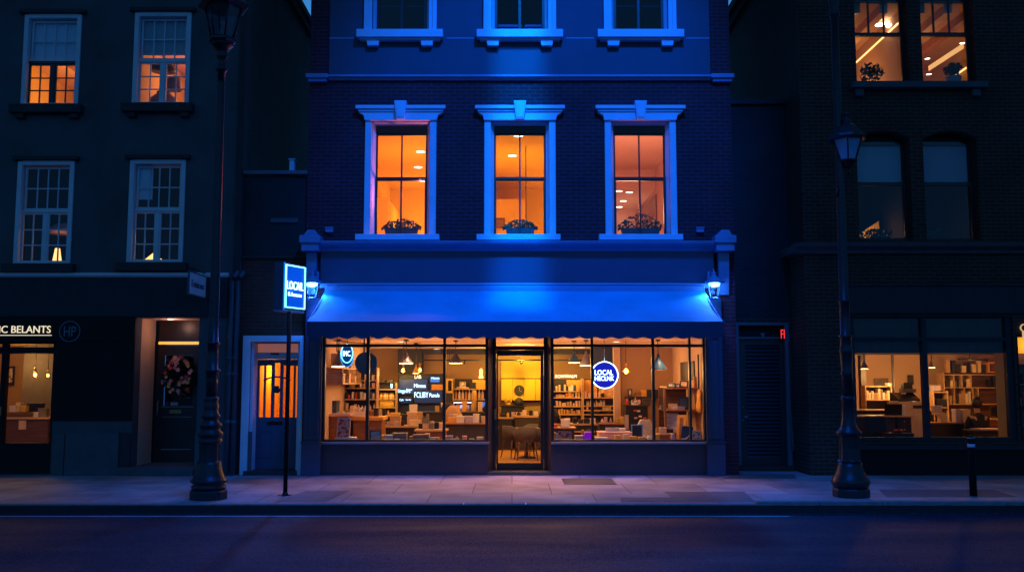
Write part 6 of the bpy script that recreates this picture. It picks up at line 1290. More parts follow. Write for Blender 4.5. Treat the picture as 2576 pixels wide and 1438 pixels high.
x, z0 = XZ(*q('E', 950, 1020), 1.15); x = GX1 - .09; t = thing('wooden_instrument', 'orange wooden instrument body with a dark neck hanging on the salmon wall', 'instrument', (x, 1.3, 1.5))
MB().lathe([(.02, 0), (.17, .05), (.2, .16), (.14, .27), (.15, .38), (.1, .47), (.03, .5)], (0, 0, 0), 18).xf(Matrix.Translation((x + .04, 1.35, 1.1)) @ Matrix.Scale(.3, 4, (1, 0, 0))).build('body', 'orange_panel', t); MB().box(x + .02, x + .05, 1.33, 1.37, 1.58, 2.3).build('neck', 'black', t)
# folding chair, A-board, low table
x0, x1, z0, z1 = rect('E', 190, 1152, 345, 1345, 1.3); t = lthing('notice_board', 'black notice board with faint writing standing beside the display table', 'notice board', ((x0 + x1) / 2, 1.5, GF), (R(-6), 0, R(-6))); w = (x1 - x0) / 2; h = z1 - GF
gridframe(MB(), -w, w, 0, h, 0, .03, .025).build('frame', 'steel', t); MB().box(-w + .02, w - .02, .006, .024, .02, h - .02).build('board', 'black', t)
x, _ = XZ(*q('E', 430, 0), 1.9); t = lthing('office_chair', 'white-backed chair with steel arms behind the thick mullion', 'chair', (x, 2.0, GF), (0, 0, R(30)))
MB().box(-.22, .22, -.22, .22, .42, .48).build('seat', 'white', t, .02); MB().prism([(-.2, .5), (.2, .5), (.19, .8), (.12, .9), (-.12, .9), (-.19, .8)], .2, .25).build('backrest', 'white', t, .01)
for sx in (-1, 1): MB().tube([(sx * .24, .2, .66), (sx * .24, -.2, .66), (sx * .24, -.2, .44)], .014).build('armrest', 'steel', t)
for sx in (-1, 1):
    for sy in (-1, 1): MB().tube([(sx * .19, sy * .19, .42), (sx * .22, sy * .22, 0)], .014).build('leg', 'steel', t)
zz_ = gz(q('E', 0, 1265)[1], 1.0); x0, x1, _, _ = rect('E', 485, 1262, 725, 1345, 1.0); table('low_table', 'low pink-lit wooden table past the thick mullion', x0, x1, .95, 1.3, GF, zz_, 'wood_pale', 'wood_mid', .03); rbox('carton', 'pale rolled items on the low pink-lit table', 'box', 'E', 545, 1190, 630, 1250, 1.05, .15, 'cream', rest=zz_ + .001)
jar('small glass jar on the display deck near the orange frame', None, gx(q('E', 712, 0)[0], .5, .7), .5, DECK + .001, .045, .14, 'lilac')

fill_row(gx(q('D', 690, 0)[0], 3.1, .9), gx(q('D', 1000, 0)[0], 3.1, .9), 3.15, zt3, .16, 6, 'small pale item on the black desk below the round neon sign', 'items on the black desk below the neon sign', SM, ('carton', 'bottle'), seed=111)
fill_row(gx(q('E', 120, 0)[0], yk, 1), gx(q('E', 380, 0)[0], yk, 1), yk + .3, ztk, .2, 5, 'small dark item at the back of the black cabinet', 'items at the back of the black cabinet', ['black', 'char', 'kraft', 'red'], ('carton', 'bottle'), seed=112)
fill_row(gx(q('E', 480, 0)[0], 1.1, .7), gx(q('E', 720, 0)[0], 1.1, .7), 1.1, zz_, .1, 5, 'small pale item on the low pink-lit table', 'items on the low pink-lit table', SM, seed=113)
fill_row(D1 + .5, D1 + 1.0, .62, DECK, .12, 4, 'small pack on the display deck behind the purple bag', 'packs behind the purple bag', SM, ('carton', 'book'), seed=121)
fill_row(2.0, 2.9, .6, DECK, .13, 6, 'small pack on the display deck before the notice board', 'packs before the notice board', SM, ('carton', 'bottle'), seed=122)
fill_row(-2.75, -1.6, .72, DECK, .15, 8, 'small pack on the display deck behind the grey boxes', 'packs behind the grey boxes', SM, ('carton', 'bottle', 'book'), seed=123)
fill_row(-1.3, -.55, .6, DECK, .12, 5, 'small pack on the display deck of the pane by the door', 'packs in the pane by the door', SM, ('carton', 'bottle'), seed=124)
fill_row(gx(q('C', 325, 0)[0], 5.9, 1), gx(q('C', 560, 0)[0], 5.9, 1), 6.0, zc5, .16, 4, 'small item on the grey service desk seen through the door', 'items on the grey service desk', SM, ('carton', 'bottle'), seed=125)
for k_, zsh_ in enumerate((.5,)):
    fill_row(x0 * 0 - 1.55, -.5, 6.36, zsh_, .25, 5, 'dark box low in the dark back shelf', 'low boxes in the back shelf', ['char', 'kraft', 'grey'], seed=126)
# ceiling downlights of the shop
for k, (v, a, c, e_) in enumerate((('A', 1042, 80, 0), ('B', 545, 175, 55), ('D', 435, 155, 0), ('D', 895, 82, 0), ('D', 385, 185, 55), ('E', 690, 180, 35), ('C', 492, 95, 0))):
    qq = q(v, a, c); t_ = (719 - qq[1]) / F; bb = GC - EYE; aY = bb * (cT - t_ * sT) / (sT + t_ * cT); Y_ = aY - DIST
    downlight(gx(qq[0], Y_, GC), Y_, GC, 'oval-looking lit downlight set in the salmon shop ceiling', .075, 'ceiling downlights in the shop')
for (x, y, e_) in ((-2.9, 2.2, 30), (-1.6, 1.2, 30), (-1.6, 4.0, 48), (-2.9, 5.0, 26), (.1, 1.9, 58), (1.4, 1.2, 28), (1.4, 4.4, 44), (3.1, 1.5, 32), (3.2, 3.6, 24)):
    lamp('ceiling_lamp', (x, y, GC - .62), e_ * .6, (1, .46, .17), .2)
for x in (-3.0, -2.0, -1.0, 1.1, 2.1, 3.1):  # unseen spots added to brighten the goods on the deck
    o = lamp('display_fill', (x, 1.15, GC - .1), 52 if x < 3 else 66, (1, .50, .27), .05, 'SPOT', spot_size=R(95), spot_blend=.7); aim(o, (x, .35, DECK))
lamp('yellow_wall_spot', (.25, 5.9, 2.35), 150, (1, .62, .06), .06, 'SPOT', spot_size=R(100), spot_blend=1); aim(bpy.data.objects['yellow_wall_spot'], (.3, 7.3, 1.9))
lamp('door_room_light', (.2, 4.0, 2.3), 40, (1, .55, .08), .1)
lamp('back_shelf_light', (-.9, 5.95, 2.2), 24, (1, .55, .12), .1); lamp('back_shelf_light', (1.4, 5.7, 2.2), 38, (1, .55, .1), .1); lamp('rack_light', (-2.9, 5.3, 1.9), 22, (1, .6, .08), .08)

# --------------------------------------------------------- dark shop under the townhouse
KZ = .05; yk = 3.0; zk = gz(q('H', 0, 918)[1], 2.6)
x0, x1, _, _ = rect('H', 30, 918, 420, 1120, 2.6); counter('reception_desk', 'brown reception desk with a pale orange edge in the dark shop with cream lettering', x0 - .6, x1, 2.6, 3.3, .03, zk, 'wood_pale', 'wood_dark', th=.04); MB().box(gx(q('H', 142, 0)[0], 2.5, .6), gx(q('H', 204, 0)[0], 2.5, .6), 2.585, 2.599, gz(q('H', 0, 1025)[1], 2.5), gz(q('H', 0, 945)[1], 2.5)).build('paper_notice', 'cream', bpy.data.objects['reception_desk'])
zk2 = zk + .16; rbox('desk_riser', 'dark raised shelf on the brown reception desk', 'riser', 'H', 35, 875, 285, 916, 2.75, .4, 'wood_dark', rest=zk + .001, lid=False)
for (a, c, d, e_, mm, yy, lab) in ((80, 815, 135, 870, 'white', 2.85, 'white helmet-like box on the reception desk'), (140, 788, 178, 868, 'cream', 3.0, 'upright cream box on the reception desk'), (180, 815, 225, 870, 'gold', 2.9, 'yellow-lit folder on the reception desk'), (235, 795, 365, 872, 'black', 3.05, 'wide black monitor on the reception desk'), (285, 872, 335, 916, 'white', 2.8, 'stack of white papers on the edge of the reception desk'), (335, 838, 405, 912, 'grey', 2.8, 'grey box at the end of the reception desk')):
    rbox('desk_item', lab, 'desk item', 'H', a, c, d, e_, yy, .15, mm, rest=zk + .001 if yy == 2.8 else None)
drop_bulb('glowing bare bulb in the dark shop with cream lettering', 'H', 284, 508, 334, 572, 1.6, 2.62, 'bare bulbs in the dark shop'); drop_bulb('second bare bulb at the pane edge of the dark shop', 'H', 400, 525, 440, 570, 2.2, 2.62, 'bare bulbs in the dark shop')
x0, x1, z0, z1 = rect('H', 20, 468, 108, 632, 5.0); frame('dark-framed picture on the tan wall of the dark shop', x0, x1, z0, z1, 5.1, 'black', 'print_mono', bw=.05)
MB().box(gx(q('H', 195, 0)[0], 4.6, 1.5), gx(150, 4.6, 1.5), 4.6, 4.7, .03, 2.61).build('interior_wall', 'grey', lb)
lamp('room_light', (gx(70, 1.6, 2), 1.7, 2.1), 22, (1, .5, .13), .1); lamp('room_light', (gx(20, 3.6, 2), 4.0, 2.2), 18, (1, .5, .13), .1)

# townhouse upper rooms
def wq(k, fx, fz): w = LW[k]; return w[0] + (w[1] - w[0]) * fx, w[2] + (w[3] - w[2]) * fz
w = LW[0]
for k, (fx, yy) in enumerate(((.55, 1.6), (.95, 1.9), (.62, 3.4))): downlight(wq(0, fx, 0)[0], yy, w[3] - .3, 'round lit downlight in the warm ceiling of the townhouse top room', .07, 'downlights in the townhouse top room')
lamp('room_light', (wq(0, .3, 0)[0], 2.2, w[3] - 1.2), 45, (1, .42, .1), .25); lamp('room_light', (wq(1, .8, 0)[0], 1.8, LW[1][3] - 1.0), 24, (1, .42, .33), .1)
x, z = wq(0, .55, .06); potted(x, .5, w[2] - .2, .06, .12, .2, 'tiny dark plant on the sill of the warm townhouse top window', 'pot_dark', 4)
x, z = wq(1, .3, .2); zb = LW[1][2] - .03
o = MB().lathe([(.12, 0), (.24, .05), (.29, .2), (.26, .36), (.16, .45), (.12, .47), (.15, .5)], (x, .75, zb), 20).build('round_vase', 'grey'); tag(o, 'wide round grey vase low in the pink townhouse window', 'vase')
t = thing('drum_pendant', 'grey drum-shaped pendant shade hanging in the pink townhouse window', 'pendant lamp', (x + .1, 1.0, LW[1][3] - .26)); MB().lathe([(.15, 0), (.16, .02), (.13, .26), (.05, .29)], (x + .1, 1.0, zb + .62), 18).tube([(x + .1, 1.0, zb + .9), (x + .1, 1.0, LW[1][3] - .26)], .01, 6).build('shade', 'grey', t)
t = thing('dome_pendant', 'dark dome pendant shade behind the upper bar of the pink townhouse window', 'pendant lamp', (x - .02, .7, LW[1][3] - .26)); MB().lathe([(.25, 0), (.25, .05), (.2, .16), (.08, .23)], (x - .02, .7, zb + .93), 18).tube([(x - .02, .7, zb + 1.15), (x - .02, .7, LW[1][3] - .26)], .01, 6).build('shade', 'black', t)
x, z = wq(1, .85, .1); o = MB().lathe([(.1, 0), (.13, .1), (.1, .2), (.06, .24), (.08, .3)], (x, .7, LW[1][2] - .05), 16).build('round_urn', 'char2'); tag(o, 'small dark urn at the lamp-post end of the pink townhouse window', 'urn')
for k_, (kk, fx, fz_, lab) in enumerate(((2, .52, .1, 'slim lit table lamp with a tall shade in the lower townhouse window'), (3, .28, .09, 'lit tent-shaped lamp shade in the lower townhouse window by the lamp post'))):
    x, z = wq(kk, fx, fz_); zb = LW[kk][2] - .1; t = thing('table_lamp', lab, 'table lamp', (x, .55, zb))
    if kk == 2: MB().lathe([(.07, 0), (.03, .05), (.02, .16), (.05, .2), (.02, .24)], (x, .55, zb), 12).build('base', 'brass', t); MB().lathe([(.085, .22), (.045, .48), (.04, .48)], (x, .55, zb), 14).build('lamp_shade', 'lamp_shade_lit', t)
    else: MB().lathe([(.06, 0), (.02, .1), (.02, .2)], (x, .55, zb), 12).build('base', 'brass', t); MB().lathe([(.25, .17), (.02, .36), (.015, .36)], (x, .55, zb), 6, False).build('lamp_shade', 'lamp_shade_lit', t)
    lamp('table_lamp_light', (x, .5, zb + .6), 1.5, (1, .4, .15), .08)
x, z = wq(2, .5, .35); t = thing('wide_lamp_shade', 'wide dim pink umbrella-like lamp shade high in the lower townhouse window', 'lamp', (x, 1.0, z)); MB().lathe([(.5, 0), (.46, .08), (.3, .2), (.05, .26)], (x, 1.1, z + .02), 18).build('lamp_shade', 'pinkish', t); MB().tube([(x, 1.1, z + .27), (x, 1.1, LW[2][3] + .2)], .01, 6).build('cord', 'black', t)
lamp('hall_light', (gx(690, 1.5, 2), 2.2, 2.0), 38, (1, .38, .04), .2)
lamp('porch_light', ((PO[0] + PO[1]) / 2 - .1, .55, PO[3] - .12), 3.4, (1, .5, .38), .06)

# --------------------------------------------------------- workshop behind the wide window of the brick building
zc = 2.66
for qx_, yy_, zz_, ee_ in ((2200, 5.2, 1.9, 44), (2290, 4.9, 1.7, 52), (2470, 4.6, 1.9, 42), (2420, 2.2, 2.1, 8), (2540, 2.0, 2.1, 8)): lamp('room_light', (gx(qx_, yy_, 2), yy_, zz_), ee_, (1, .46, .13), .15)
lamp('room_light', (KS2[0] + .5, .36, 2.45), 5, (1, .5, .12), .1)
for k in range(3): MB().box(KS[0] - .1, 13.5, 2.2 + k * 1.7, 2.5 + k * 1.7, 2.42, 2.659).build('ceiling_beam', 'dark_panel', kb)
MB().box(gx(q('F', 135, 0)[0], 5.6, 1.5), gx(q('F', 186, 0)[0], 5.6, 1.5), 5.6, 5.8, .05, 2.41).build('interior_pillar', 'char2', kb); MB().box(gx(q('F', 462, 0)[0], 5.4, 1.5), gx(q('F', 476, 0)[0], 5.4, 1.5), 5.4, 5.5, .05, 2.41).build('interior_pillar', 'char2', kb)
x0, x1, z0, z1 = rect('F', 272, 740, 418, 872, 7.1); frame('large plain grey-brown board on the back wall of the workshop', x0, x1, z0, z1, 7.15, 'wood_mid', 'grey', bw=.03, cat='wall board', name='wall_board'); x0, x1, z0, z1 = rect('F', 612, 708, 672, 805, 7.1); frame('small dark picture on the pale wall of the workshop', x0, x1, z0, z1, 7.15, 'char', 'char2')
cone_lamp('small white cone pendant lamp at the lamp-post end of the workshop', 'F', 122, 545, 200, 645, 1.8, 'shade_white', zc, 'pendant lamps in the workshop'); cone_lamp('white cone pendant lamp behind the workshop mullion', 'F', 815, 545, 880, 632, 2.2, 'shade_white', zc, 'pendant lamps in the workshop')
zq = gz(q('F', 0, 955)[1], 5.6); x0, x1, _, _ = rect('F', 130, 955, 400, 1055, 5.6); shelf_unit('low_bookcase', 'low pale bookcase with white files under the grey-brown board', x0, x1, 5.3, 5.6, .05, [zq, zq - .4, zq + .33], zq + .34, 'wood_pale', 'char2'); fill_row(x0 + .05, x1 - .05, 5.33, zq, .27, 10, 'white or cream file in the low workshop bookcase', 'files in the low bookcase', ['white', 'cream', 'grey', 'kraft'], ('book',), seed=71, cat='file', name='file', dep=.2)
zd = gz(q('F', 0, 1062)[1], 4.2); x0, x1, _, _ = rect('F', 92, 1062, 740, 1200, 4.2); counter('workbench', 'long dark workbench with a thin pale top across the workshop', x0, x1 + .3, 4.2, 4.8, .05, zd, 'wood_pale', 'char', th=.03)
zd2 = gz(q('F', 0, 1122)[1], 2.6); x0, x1, _, _ = rect('F', 200, 1122, 480, 1350, 2.6); counter('desk', 'wide black desk with a pale edge at the lamp-post end of the workshop', x0 - .5, x1, 2.6, 3.3, .05, zd2, 'wood_pale', 'char', th=.03)
x0, x1, _, _ = rect('F', 490, 1115, 640, 1215, 2.6); t = counter('drawer_unit', 'small black drawer unit with a pale wooden surround', x0, x1, 2.6, 3.1, .05, zd2 - .002, 'wood_pale', 'black', cat='drawers', th=.03, panels=1); MB().ball(((x0 + x1) / 2, 2.58, zd2 - .12), .015).ball(((x0 + x1) / 2, 2.58, zd2 - .3), .015).build('knob', 'steel', t)
x, _ = XZ(*q('F', 145, 0), 2.2); t = lthing('office_chair', 'black low-backed chair before the wide black desk', 'chair', (x, 2.0, .05)); MB().box(-.25, .25, -.22, .22, .42, .5).build('seat', 'char', t, .03); MB().box(-.24, .24, -.3, -.24, .5, .98).build('backrest', 'char', t, .04); MB().lathe([(.22, 0), (.22, .02), (.03, .06), (.03, .42)], (0, 0, 0), 12).build('pedestal', 'black', t)
# large copier
x0, x1, z0, z1 = rect('F', 500, 980, 750, 1070, 3.6); t = thing('copier', 'large pale copier with a raised dark lid stacked with papers in the workshop', 'copier', ((x0 + x1) / 2, 3.6, .05)); MB().box(x0, x1, 3.6, 4.15, .05, z1).build('body', 'cream', t, .02)
a, c, z2_, z3 = rect('F', 510, 888, 735, 978, 3.6); MB().prism_x([(3.62, z1 + .01), (4.12, z1 + .01), (4.12, z3), (4.0, z3), (3.64, z1 + .06)], a, c).build('lid', 'black', t, .01); MB().box(a + .15, c - .25, 3.79, 3.82, z2_ + .16, z2_ + .2).build('paper_slot', 'cream', t)
MB().box(x0 + .35, x0 + .6, 3.585, 3.599, z0 + .05, z1 - .08).build('control_panel', 'black', t)
rbox('printer', 'small black printer on top of the workshop copier', 'printer', 'F', 566, 785, 652, 845, 3.9, .2, 'black', rest=z3 + .04); rbox('paper_tray', 'grey paper tray between the copier and the small black printer', 'tray', 'F', 558, 848, 690, 886, 3.88, .24, 'grey', rest=z3 + .001, lid=False)
x0, x1, z0, z1 = rect('F', 405, 1025, 535, 1105, 2.8); t = lthing('laptop', 'open dark laptop on the black desk', 'laptop', ((x0 + x1) / 2, 2.9, zd2 + .001), (0, 0, R(-15))); MB().box(-.18, .18, -.05, .2, 0, .02).build('keyboard', 'black', t, .004); MB().box(-.18, .18, -.012, .0, 0, .24).xf(Matrix.Translation((0, -.05, .021)) @ Matrix.Rotation(R(18), 4, 'X')).build('screen', 'black', t, .004)
rbox('paper_stack', 'fanned white papers beside the dark laptop', 'papers', 'F', 540, 1010, 585, 1090, 3.0, .15, 'white', rest=zd2 + .001); rbox('carton', 'white standing box on the workshop back bench', 'box', 'F', 405, 790, 458, 885, 5.5, .2, 'white'); 
x0, x1, z0, z1 = rect('F', 385, 1250, 665, 1350, 1.2); counter('storage_crate', 'dark crate with red cloth on top near the workshop glass', x0, x1, 1.2, 1.6, .05, gz(q('F', 0, 1300)[1], 1.2), 'char', 'char', cat='crate', th=.03, over=.01)
x0, x1, z0, z1 = rect('F', 485, 1268, 595, 1300, 1.25); b = MB(); rr = random.Random(3)
for k in range(7): b.ball((x0 + .04 + k * (x1 - x0 - .08) / 6, 1.4 + rr.uniform(-.05, .05), gz(q('F', 0, 1300)[1], 1.2) + .04), rr.uniform(.035, .06), .7, 10, 6)
tag(b.build('red_cloth', 'red'), 'crumpled red cloth on the dark crate near the workshop glass', 'cloth')
# shelving with cubbies
ysv = 6.2; gxv = lambda x, z=1.6: gx(q('G', x, 0)[0], ysv, z)
zl = [gz(q('G', 0, y)[1], ysv) for y in (700, 832, 1000)]; x0, x1 = gxv(215), gxv(840)
shelf_unit('cubby_shelving', 'tall wooden cubby shelving filling the workshop wall behind the person', x0, x1, ysv, ysv + .4, .05, zl + [.55], zl[0] + .04, 'wood_pale', 'wood_dark', [(gxv(322), zl[1], zl[0]), (gxv(405), zl[1], zl[0]), (gxv(497), zl[1], zl[0]), (gxv(322), zl[2], zl[1]), (gxv(425), zl[2], zl[1]), (gxv(510), zl[2], zl[1]), (gxv(565), zl[2], zl[1])])
fill_row(x0 + .06, gxv(495), ysv + .05, zl[1], .24, 6, 'box in the upper row of the workshop cubby shelving', 'upper cubby boxes', ['char', 'grey', 'cream', 'black', 'kraft'], seed=81); fill_row(gxv(670), x1 - .05, ysv + .05, zl[1], .28, 3, 'wide dark box in the long upper cubby of the workshop shelving', 'long cubby boxes', ['black', 'wood_mid', 'char'], seed=82)
fill_row(x0 + .06, gxv(560), ysv + .05, zl[2], .34, 10, 'file or bottle in the lower row of the workshop cubby shelving', 'lower cubby files', ['white', 'cream', 'char', 'kraft', 'grey'], ('book', 'carton'), seed=83, cat='file', name='file')
fill_row(x0 + .1, gxv(665), ysv + .05, zl[0] + .041, .34, 8, 'box or lamp part stacked on top of the workshop cubby shelving', 'boxes on top of the cubby shelving', ['cream', 'char', 'kraft', 'black'], seed=84)
x2, x3, z2, z3 = rect('G', 668, 578, 838, 668, ysv); t = thing('open_crate', 'orange open wooden crate on top of the cubby shelving at the wall end', 'crate', ((x2 + x3) / 2, ysv, zl[0] + .041)); gridframe(MB(), x2, x3, zl[0] + .042, z3, ysv, ysv + .38, .03).build('sides', 'orange_panel', t); MB().box(x2 + .03, x3 - .03, ysv + .35, ysv + .38, zl[0] + .072, z3 - .03).build('back_panel', 'wood_mid', t)
t = thing('pipe_run', 'black pipe rail hanging below the workshop ceiling', 'rail', (gxv(500), 5.0, 2.4)); MB().tube([(gx(q('G', 350, 0)[0], 5, 2.4), 5.0, gz(q('G', 0, 548)[1], 5)), (gx(q('G', 660, 0)[0], 5, 2.4), 5.0, gz(q('G', 0, 556)[1], 5))], .025).tube([(gx(q('G', 478, 0)[0], 5, 2.4), 5, gz(q('G', 0, 550)[1], 5)), (gx(q('G', 478, 0)[0], 5, 2.4), 5, 2.41)], .02).build('pipe', 'black', t)
zf = gz(q('G', 0, 1190)[1], 3.4); x0, x1, _, _ = rect('G', 80, 1190, 520, 1300, 3.4); counter('work_counter', 'black work counter with a thin lit edge before the person', x0, x1, 3.4, 3.9, .05, zf, 'wood_mid', 'black', th=.03)
for (a, c, d, e_, mm, lab) in ((125, 1020, 200, 1090, 'lilac', 'lilac carton on the black work counter, on top of the cream ones'), (130, 1088, 232, 1112, 'cream', 'flat cream carton under the lilac carton'), (185, 1112, 250, 1186, 'cream', 'lower cream carton on the black work counter'), (335, 1055, 392, 1186, 'lilac', 'upright white tower box with a blue dot on the black work counter'), (405, 1055, 485, 1186, 'cream', 'cream machine cover beside the upright tower box')):
    rbox('carton', lab, 'box', 'G', a, c, d, e_, 3.5, .2, mm, rest=zf + .001 if e_ == 1186 else None)
zg_ = gz(q('G', 0, 878)[1], 5.4); x0, x1, _, _ = rect('G', 108, 878, 262, 1040, 5.4); shelf_unit('small_shelf', 'small shelf stand with a machine on it behind the mullion', x0, x1, 5.4, 5.7, .05, [zg_, gz(q('G', 0, 1035)[1], 5.4)], zg_ + .02, 'wood_pale', 'char'); rbox('carton', 'grey bin box on top of the small shelf stand', 'box', 'G', 108, 812, 182, 874, 5.42, .2, 'lilac', rest=zg_ + .021); rbox('machine', 'dark machine inside the small shelf stand', 'machine', 'G', 140, 950, 235, 1015, 5.42, .2, 'black', rest=gz(q('G', 0, 1035)[1], 5.4) + .001)
zh = gz(q('G', 0, 1270)[1], 1.5); x0, x1, _, _ = rect('G', 510, 1270, 850, 1350, 1.5); table('work_table', 'teal-dark table with pink papers near the workshop glass', x0, x1, 1.4, 2.0, .05, zh, 'teal_board', 'char'); rbox('paper_sheet', 'loose pink sheets spread on the table near the workshop glass', 'papers', 'G', 580, 1255, 840, 1270, 1.5, .4, 'pinkish', rest=zh + .001, lid=False)
zi = gz(q('G', 0, 1152)[1], 4.2); x0, x1, _, _ = rect('G', 660, 1152, 850, 1250, 4.2); table('side_desk', 'wooden side desk with a black monitor beyond the person', x0, x1, 4.2, 4.8, .05, zi, 'wood_pale', 'wood_mid')
x0, x1, z0, z1 = rect('G', 690, 1030, 835, 1145, 4.4); t = thing('monitor', 'large black monitor on the wooden side desk', 'monitor', ((x0 + x1) / 2, 4.4, zi)); MB().box(x0, x1, 4.4, 4.44, zi + .06, z1).build('screen', 'black', t, .008); MB().box((x0 + x1) / 2 - .1, (x0 + x1) / 2 + .1, 4.38, 4.55, zi + .001, zi + .015).box((x0 + x1) / 2 - .02, (x0 + x1) / 2 + .02, 4.445, 4.47, zi + .015, zi + .2).build('stand', 'black', t)
x0, x1, z0, z1 = rect('G', 795, 845, 832, 1040, 3.0); t = thing('wall_dispenser', 'tall pale rounded cabinet beyond the side desk of the workshop', 'dispenser', ((x0 + x1) / 2, 3.0, z0)); MB().box(x0, x1, 3.0, 3.2, .05, z1).build('housing', 'grey', t, .04)

# seated person seen from behind
def skin_body(name, pts, edges, m, parent, sub=2):
    me = bpy.data.meshes.new(name); me.from_pydata([p[0] for p in pts], edges, []); o = bpy.data.objects.new(name, me); COL.objects.link(o)
    s = o.modifiers.new('skin', 'SKIN'); s.use_smooth_shade = True
    for i, p in enumerate(pts): me.skin_vertices[0].data[i].radius = p[1] if isinstance(p[1], tuple) else (p[1], p[1])
    me.skin_vertices[0].data[0].use_root = True
    d = o.modifiers.new('sub', 'SUBSURF'); d.levels = sub; d.render_levels = sub
    bpy.context.view_layer.update()
    m2 = bpy.data.meshes.new_from_object(o.evaluated_get(bpy.context.evaluated_depsgraph_get())); bpy.data.objects.remove(o)
    m2.materials.clear(); m2.materials.append(M[m])
    o = bpy.data.objects.new(name, m2); COL.objects.link(o); o.parent = parent; return o
hx, hz = XZ(*q('G', 560, 1010), 2.9); px_, py_ = hx, 2.9; floor = .05
pr_ = lthing('person', 'person with a dark bun seated at the work counter, dressed in black, seen from behind', 'person', (px_, py_, floor), (0, 0, R(8)))
H = hz - floor                      # height of the head centre above the floor
sh = H - .26; hp = sh - .46
pts = [((0, 0, hp), (.16, .13)), ((0, .0, hp + .22), (.15, .12)), ((0, .01, sh - .06), (.17, .11)), ((0, .02, sh + .06), (.06, .06)), ((0, .04, sh + .15), (.055, .06)), ((0, .05, H), (.085, .1)), ((0, .05, H + .07), (.06, .07)),
       ((-.2, .02, sh - .03), .06), ((-.25, .1, sh - .28), .045), ((-.17, .3, sh - .36), .035), ((-.13, .36, sh - .36), .03),
       ((.2, .02, sh - .03), .06), ((.25, .1, sh - .28), .045), ((.17, .3, sh - .36), .035), ((.13, .36, sh - .36), .03),
       ((-.11, .05, hp - .04), .095), ((-.14, .42, hp - .03), .07), ((-.14, .42, .1), .045), ((-.14, .55, .04), .035),
       ((.11, .05, hp - .04), .095), ((.14, .42, hp - .03), .07), ((.14, .42, .1), .045), ((.14, .55, .04), .035)]
ed = [(0, 1), (1, 2), (2, 3), (3, 4), (4, 5), (5, 6), (2, 7), (7, 8), (8, 9), (9, 10), (2, 11), (11, 12), (12, 13), (13, 14), (0, 15), (15, 16), (16, 17), (17, 18), (0, 19), (19, 20), (20, 21), (21, 22)]
skin_body('body', pts, ed, 'skin', pr_)
k_ = 1.25; cp = [(p, tuple(v * k_ for v in r_) if isinstance(r_, tuple) else r_ * 1.22) for p, r_ in pts]
keep = [0, 1, 2, 7, 8, 9, 11, 12, 13, 15, 16, 17, 19, 20, 21]; mp_ = {o_: n_ for n_, o_ in enumerate(keep)}
n_k = len(keep); skin_body('black_clothing', [cp[i] for i in keep] + [((0, .015, sh + .03), (.13, .1)), ((0, .03, sh + .1), (.075, .075))], [(mp_[a], mp_[c]) for a, c in ed if a in mp_ and c in mp_] + [(mp_[2], n_k), (n_k, n_k + 1)], 'cloth_black', pr_)
MB().ball((0, .035, H + .03), .112, 1.12, 16, 12).ball((0, .01, H + .15), .055, .9, 12, 8).build('hair', 'hair', pr_)
o = MB().lathe([(.2, 0), (.2, .02), (.03, .05), (.03, hp - .2), (.2, hp - .19), (.21, hp - .14)], (px_, py_ + .05, floor), 16).build('stool', 'char'); tag(o, 'round black stool under the seated person', 'stool')

# brick building, upper windows
for k in range(2):
    w = KW[k]; xm = (w[0] + w[1]) / 2
    MB().box(w[1] + (.1 if k == 0 else 1.5), w[1] + (.13 if k == 0 else 1.53), .5, 4.2, 9.02, 9.05).build('cove_light', emat('cove_strip', (1, .55, .18), 2.2), kb); lamp('room_light', (xm + .1, 2.4, 8.2), 34, (1, .45, .14), .25)
    for j in range(3): MB().box(w[0] + .1 + .55 * j, w[0] + .25 + .55 * j, .36, 4.39, 9.12, 9.299).build('ceiling_beam', ('wood_mid', 'wall_cream', 'wood_mid')[j], kb)
w = KW[0]; cxh, czh = XZ(2232, 62, 1.2); t = thing('branched_ceiling_lamp', 'ceiling lamp of three lit discs in the upper window of the brick building', 'ceiling lamp', (cxh, 1.2, 9.3))
MB().tube([(cxh, 1.2, 9.299), (cxh, 1.2, czh + .1)], .012, 6).build('stem', 'brass', t)
for dx, dz in ((-.16, -.02), (.02, .04), (.05, -.06)): MB().lathe([(.02, .03), (.1, .01), (.1, 0), (.02, -.01)], (cxh + dx, 1.2 + dz, czh + dz), 14).build('lit_disc', 'disc_white', t)
w = KW[1]
t = thing('light_strip_frame', 'slanting lit cove strip in the second upper window of the brick building', 'light strip', ((w[0] + w[1]) / 2, 1.6, w[2])); MB().prism([(gx(2342, 1.6, 7.6), gz(165, 1.6)), (gx(2342, 1.6, 7.6), gz(178, 1.6)), (gx(2430, 1.6, 7.9), gz(122, 1.6)), (gx(2430, 1.6, 7.9), gz(108, 1.6))], 1.6, 1.64).build('strip', emat('cove', (1, .5, .15), .9), t)
for k, (qx, qy) in enumerate(((2338, 147), (2340, 186), (2428, 108))): downlight(gx(qx, 1.2, 7.5), 1.2, gz(qy, 1.2), 'small lit disc lamp in the second upper window of the brick building', .05, 'disc lamps in the second upper window')
x, z = XZ(2197, 205, .34); potted(x, .42, KW[0][2] + .0, .05, .12, .42, 'round-headed potted tree in the upper window of the brick building', 'pot_dark', 7); x, _ = XZ(2215, 205, .4); o = MB().lathe([(.08, 0), (.12, .14), (.1, .14)], (x + .05, .55, KW[0][2]), 14).build('bowl', 'pot_grey'); tag(o, 'pale bowl beside the round-headed potted tree', 'bowl')
x, z = XZ(2401, 205, .4); potted(x, .45, KW[1][2], .16, .27, .3, 'bushy plant in a large pale pot in the second upper window', 'pot_grey', 8)
for k in range(2):
    w = KW[k]; MB().box(w[0] - .25, w[1] + .25, .345, .8, w[2] - .05, w[2] - .001).build('inner_sill', 'stone_dark', kb)
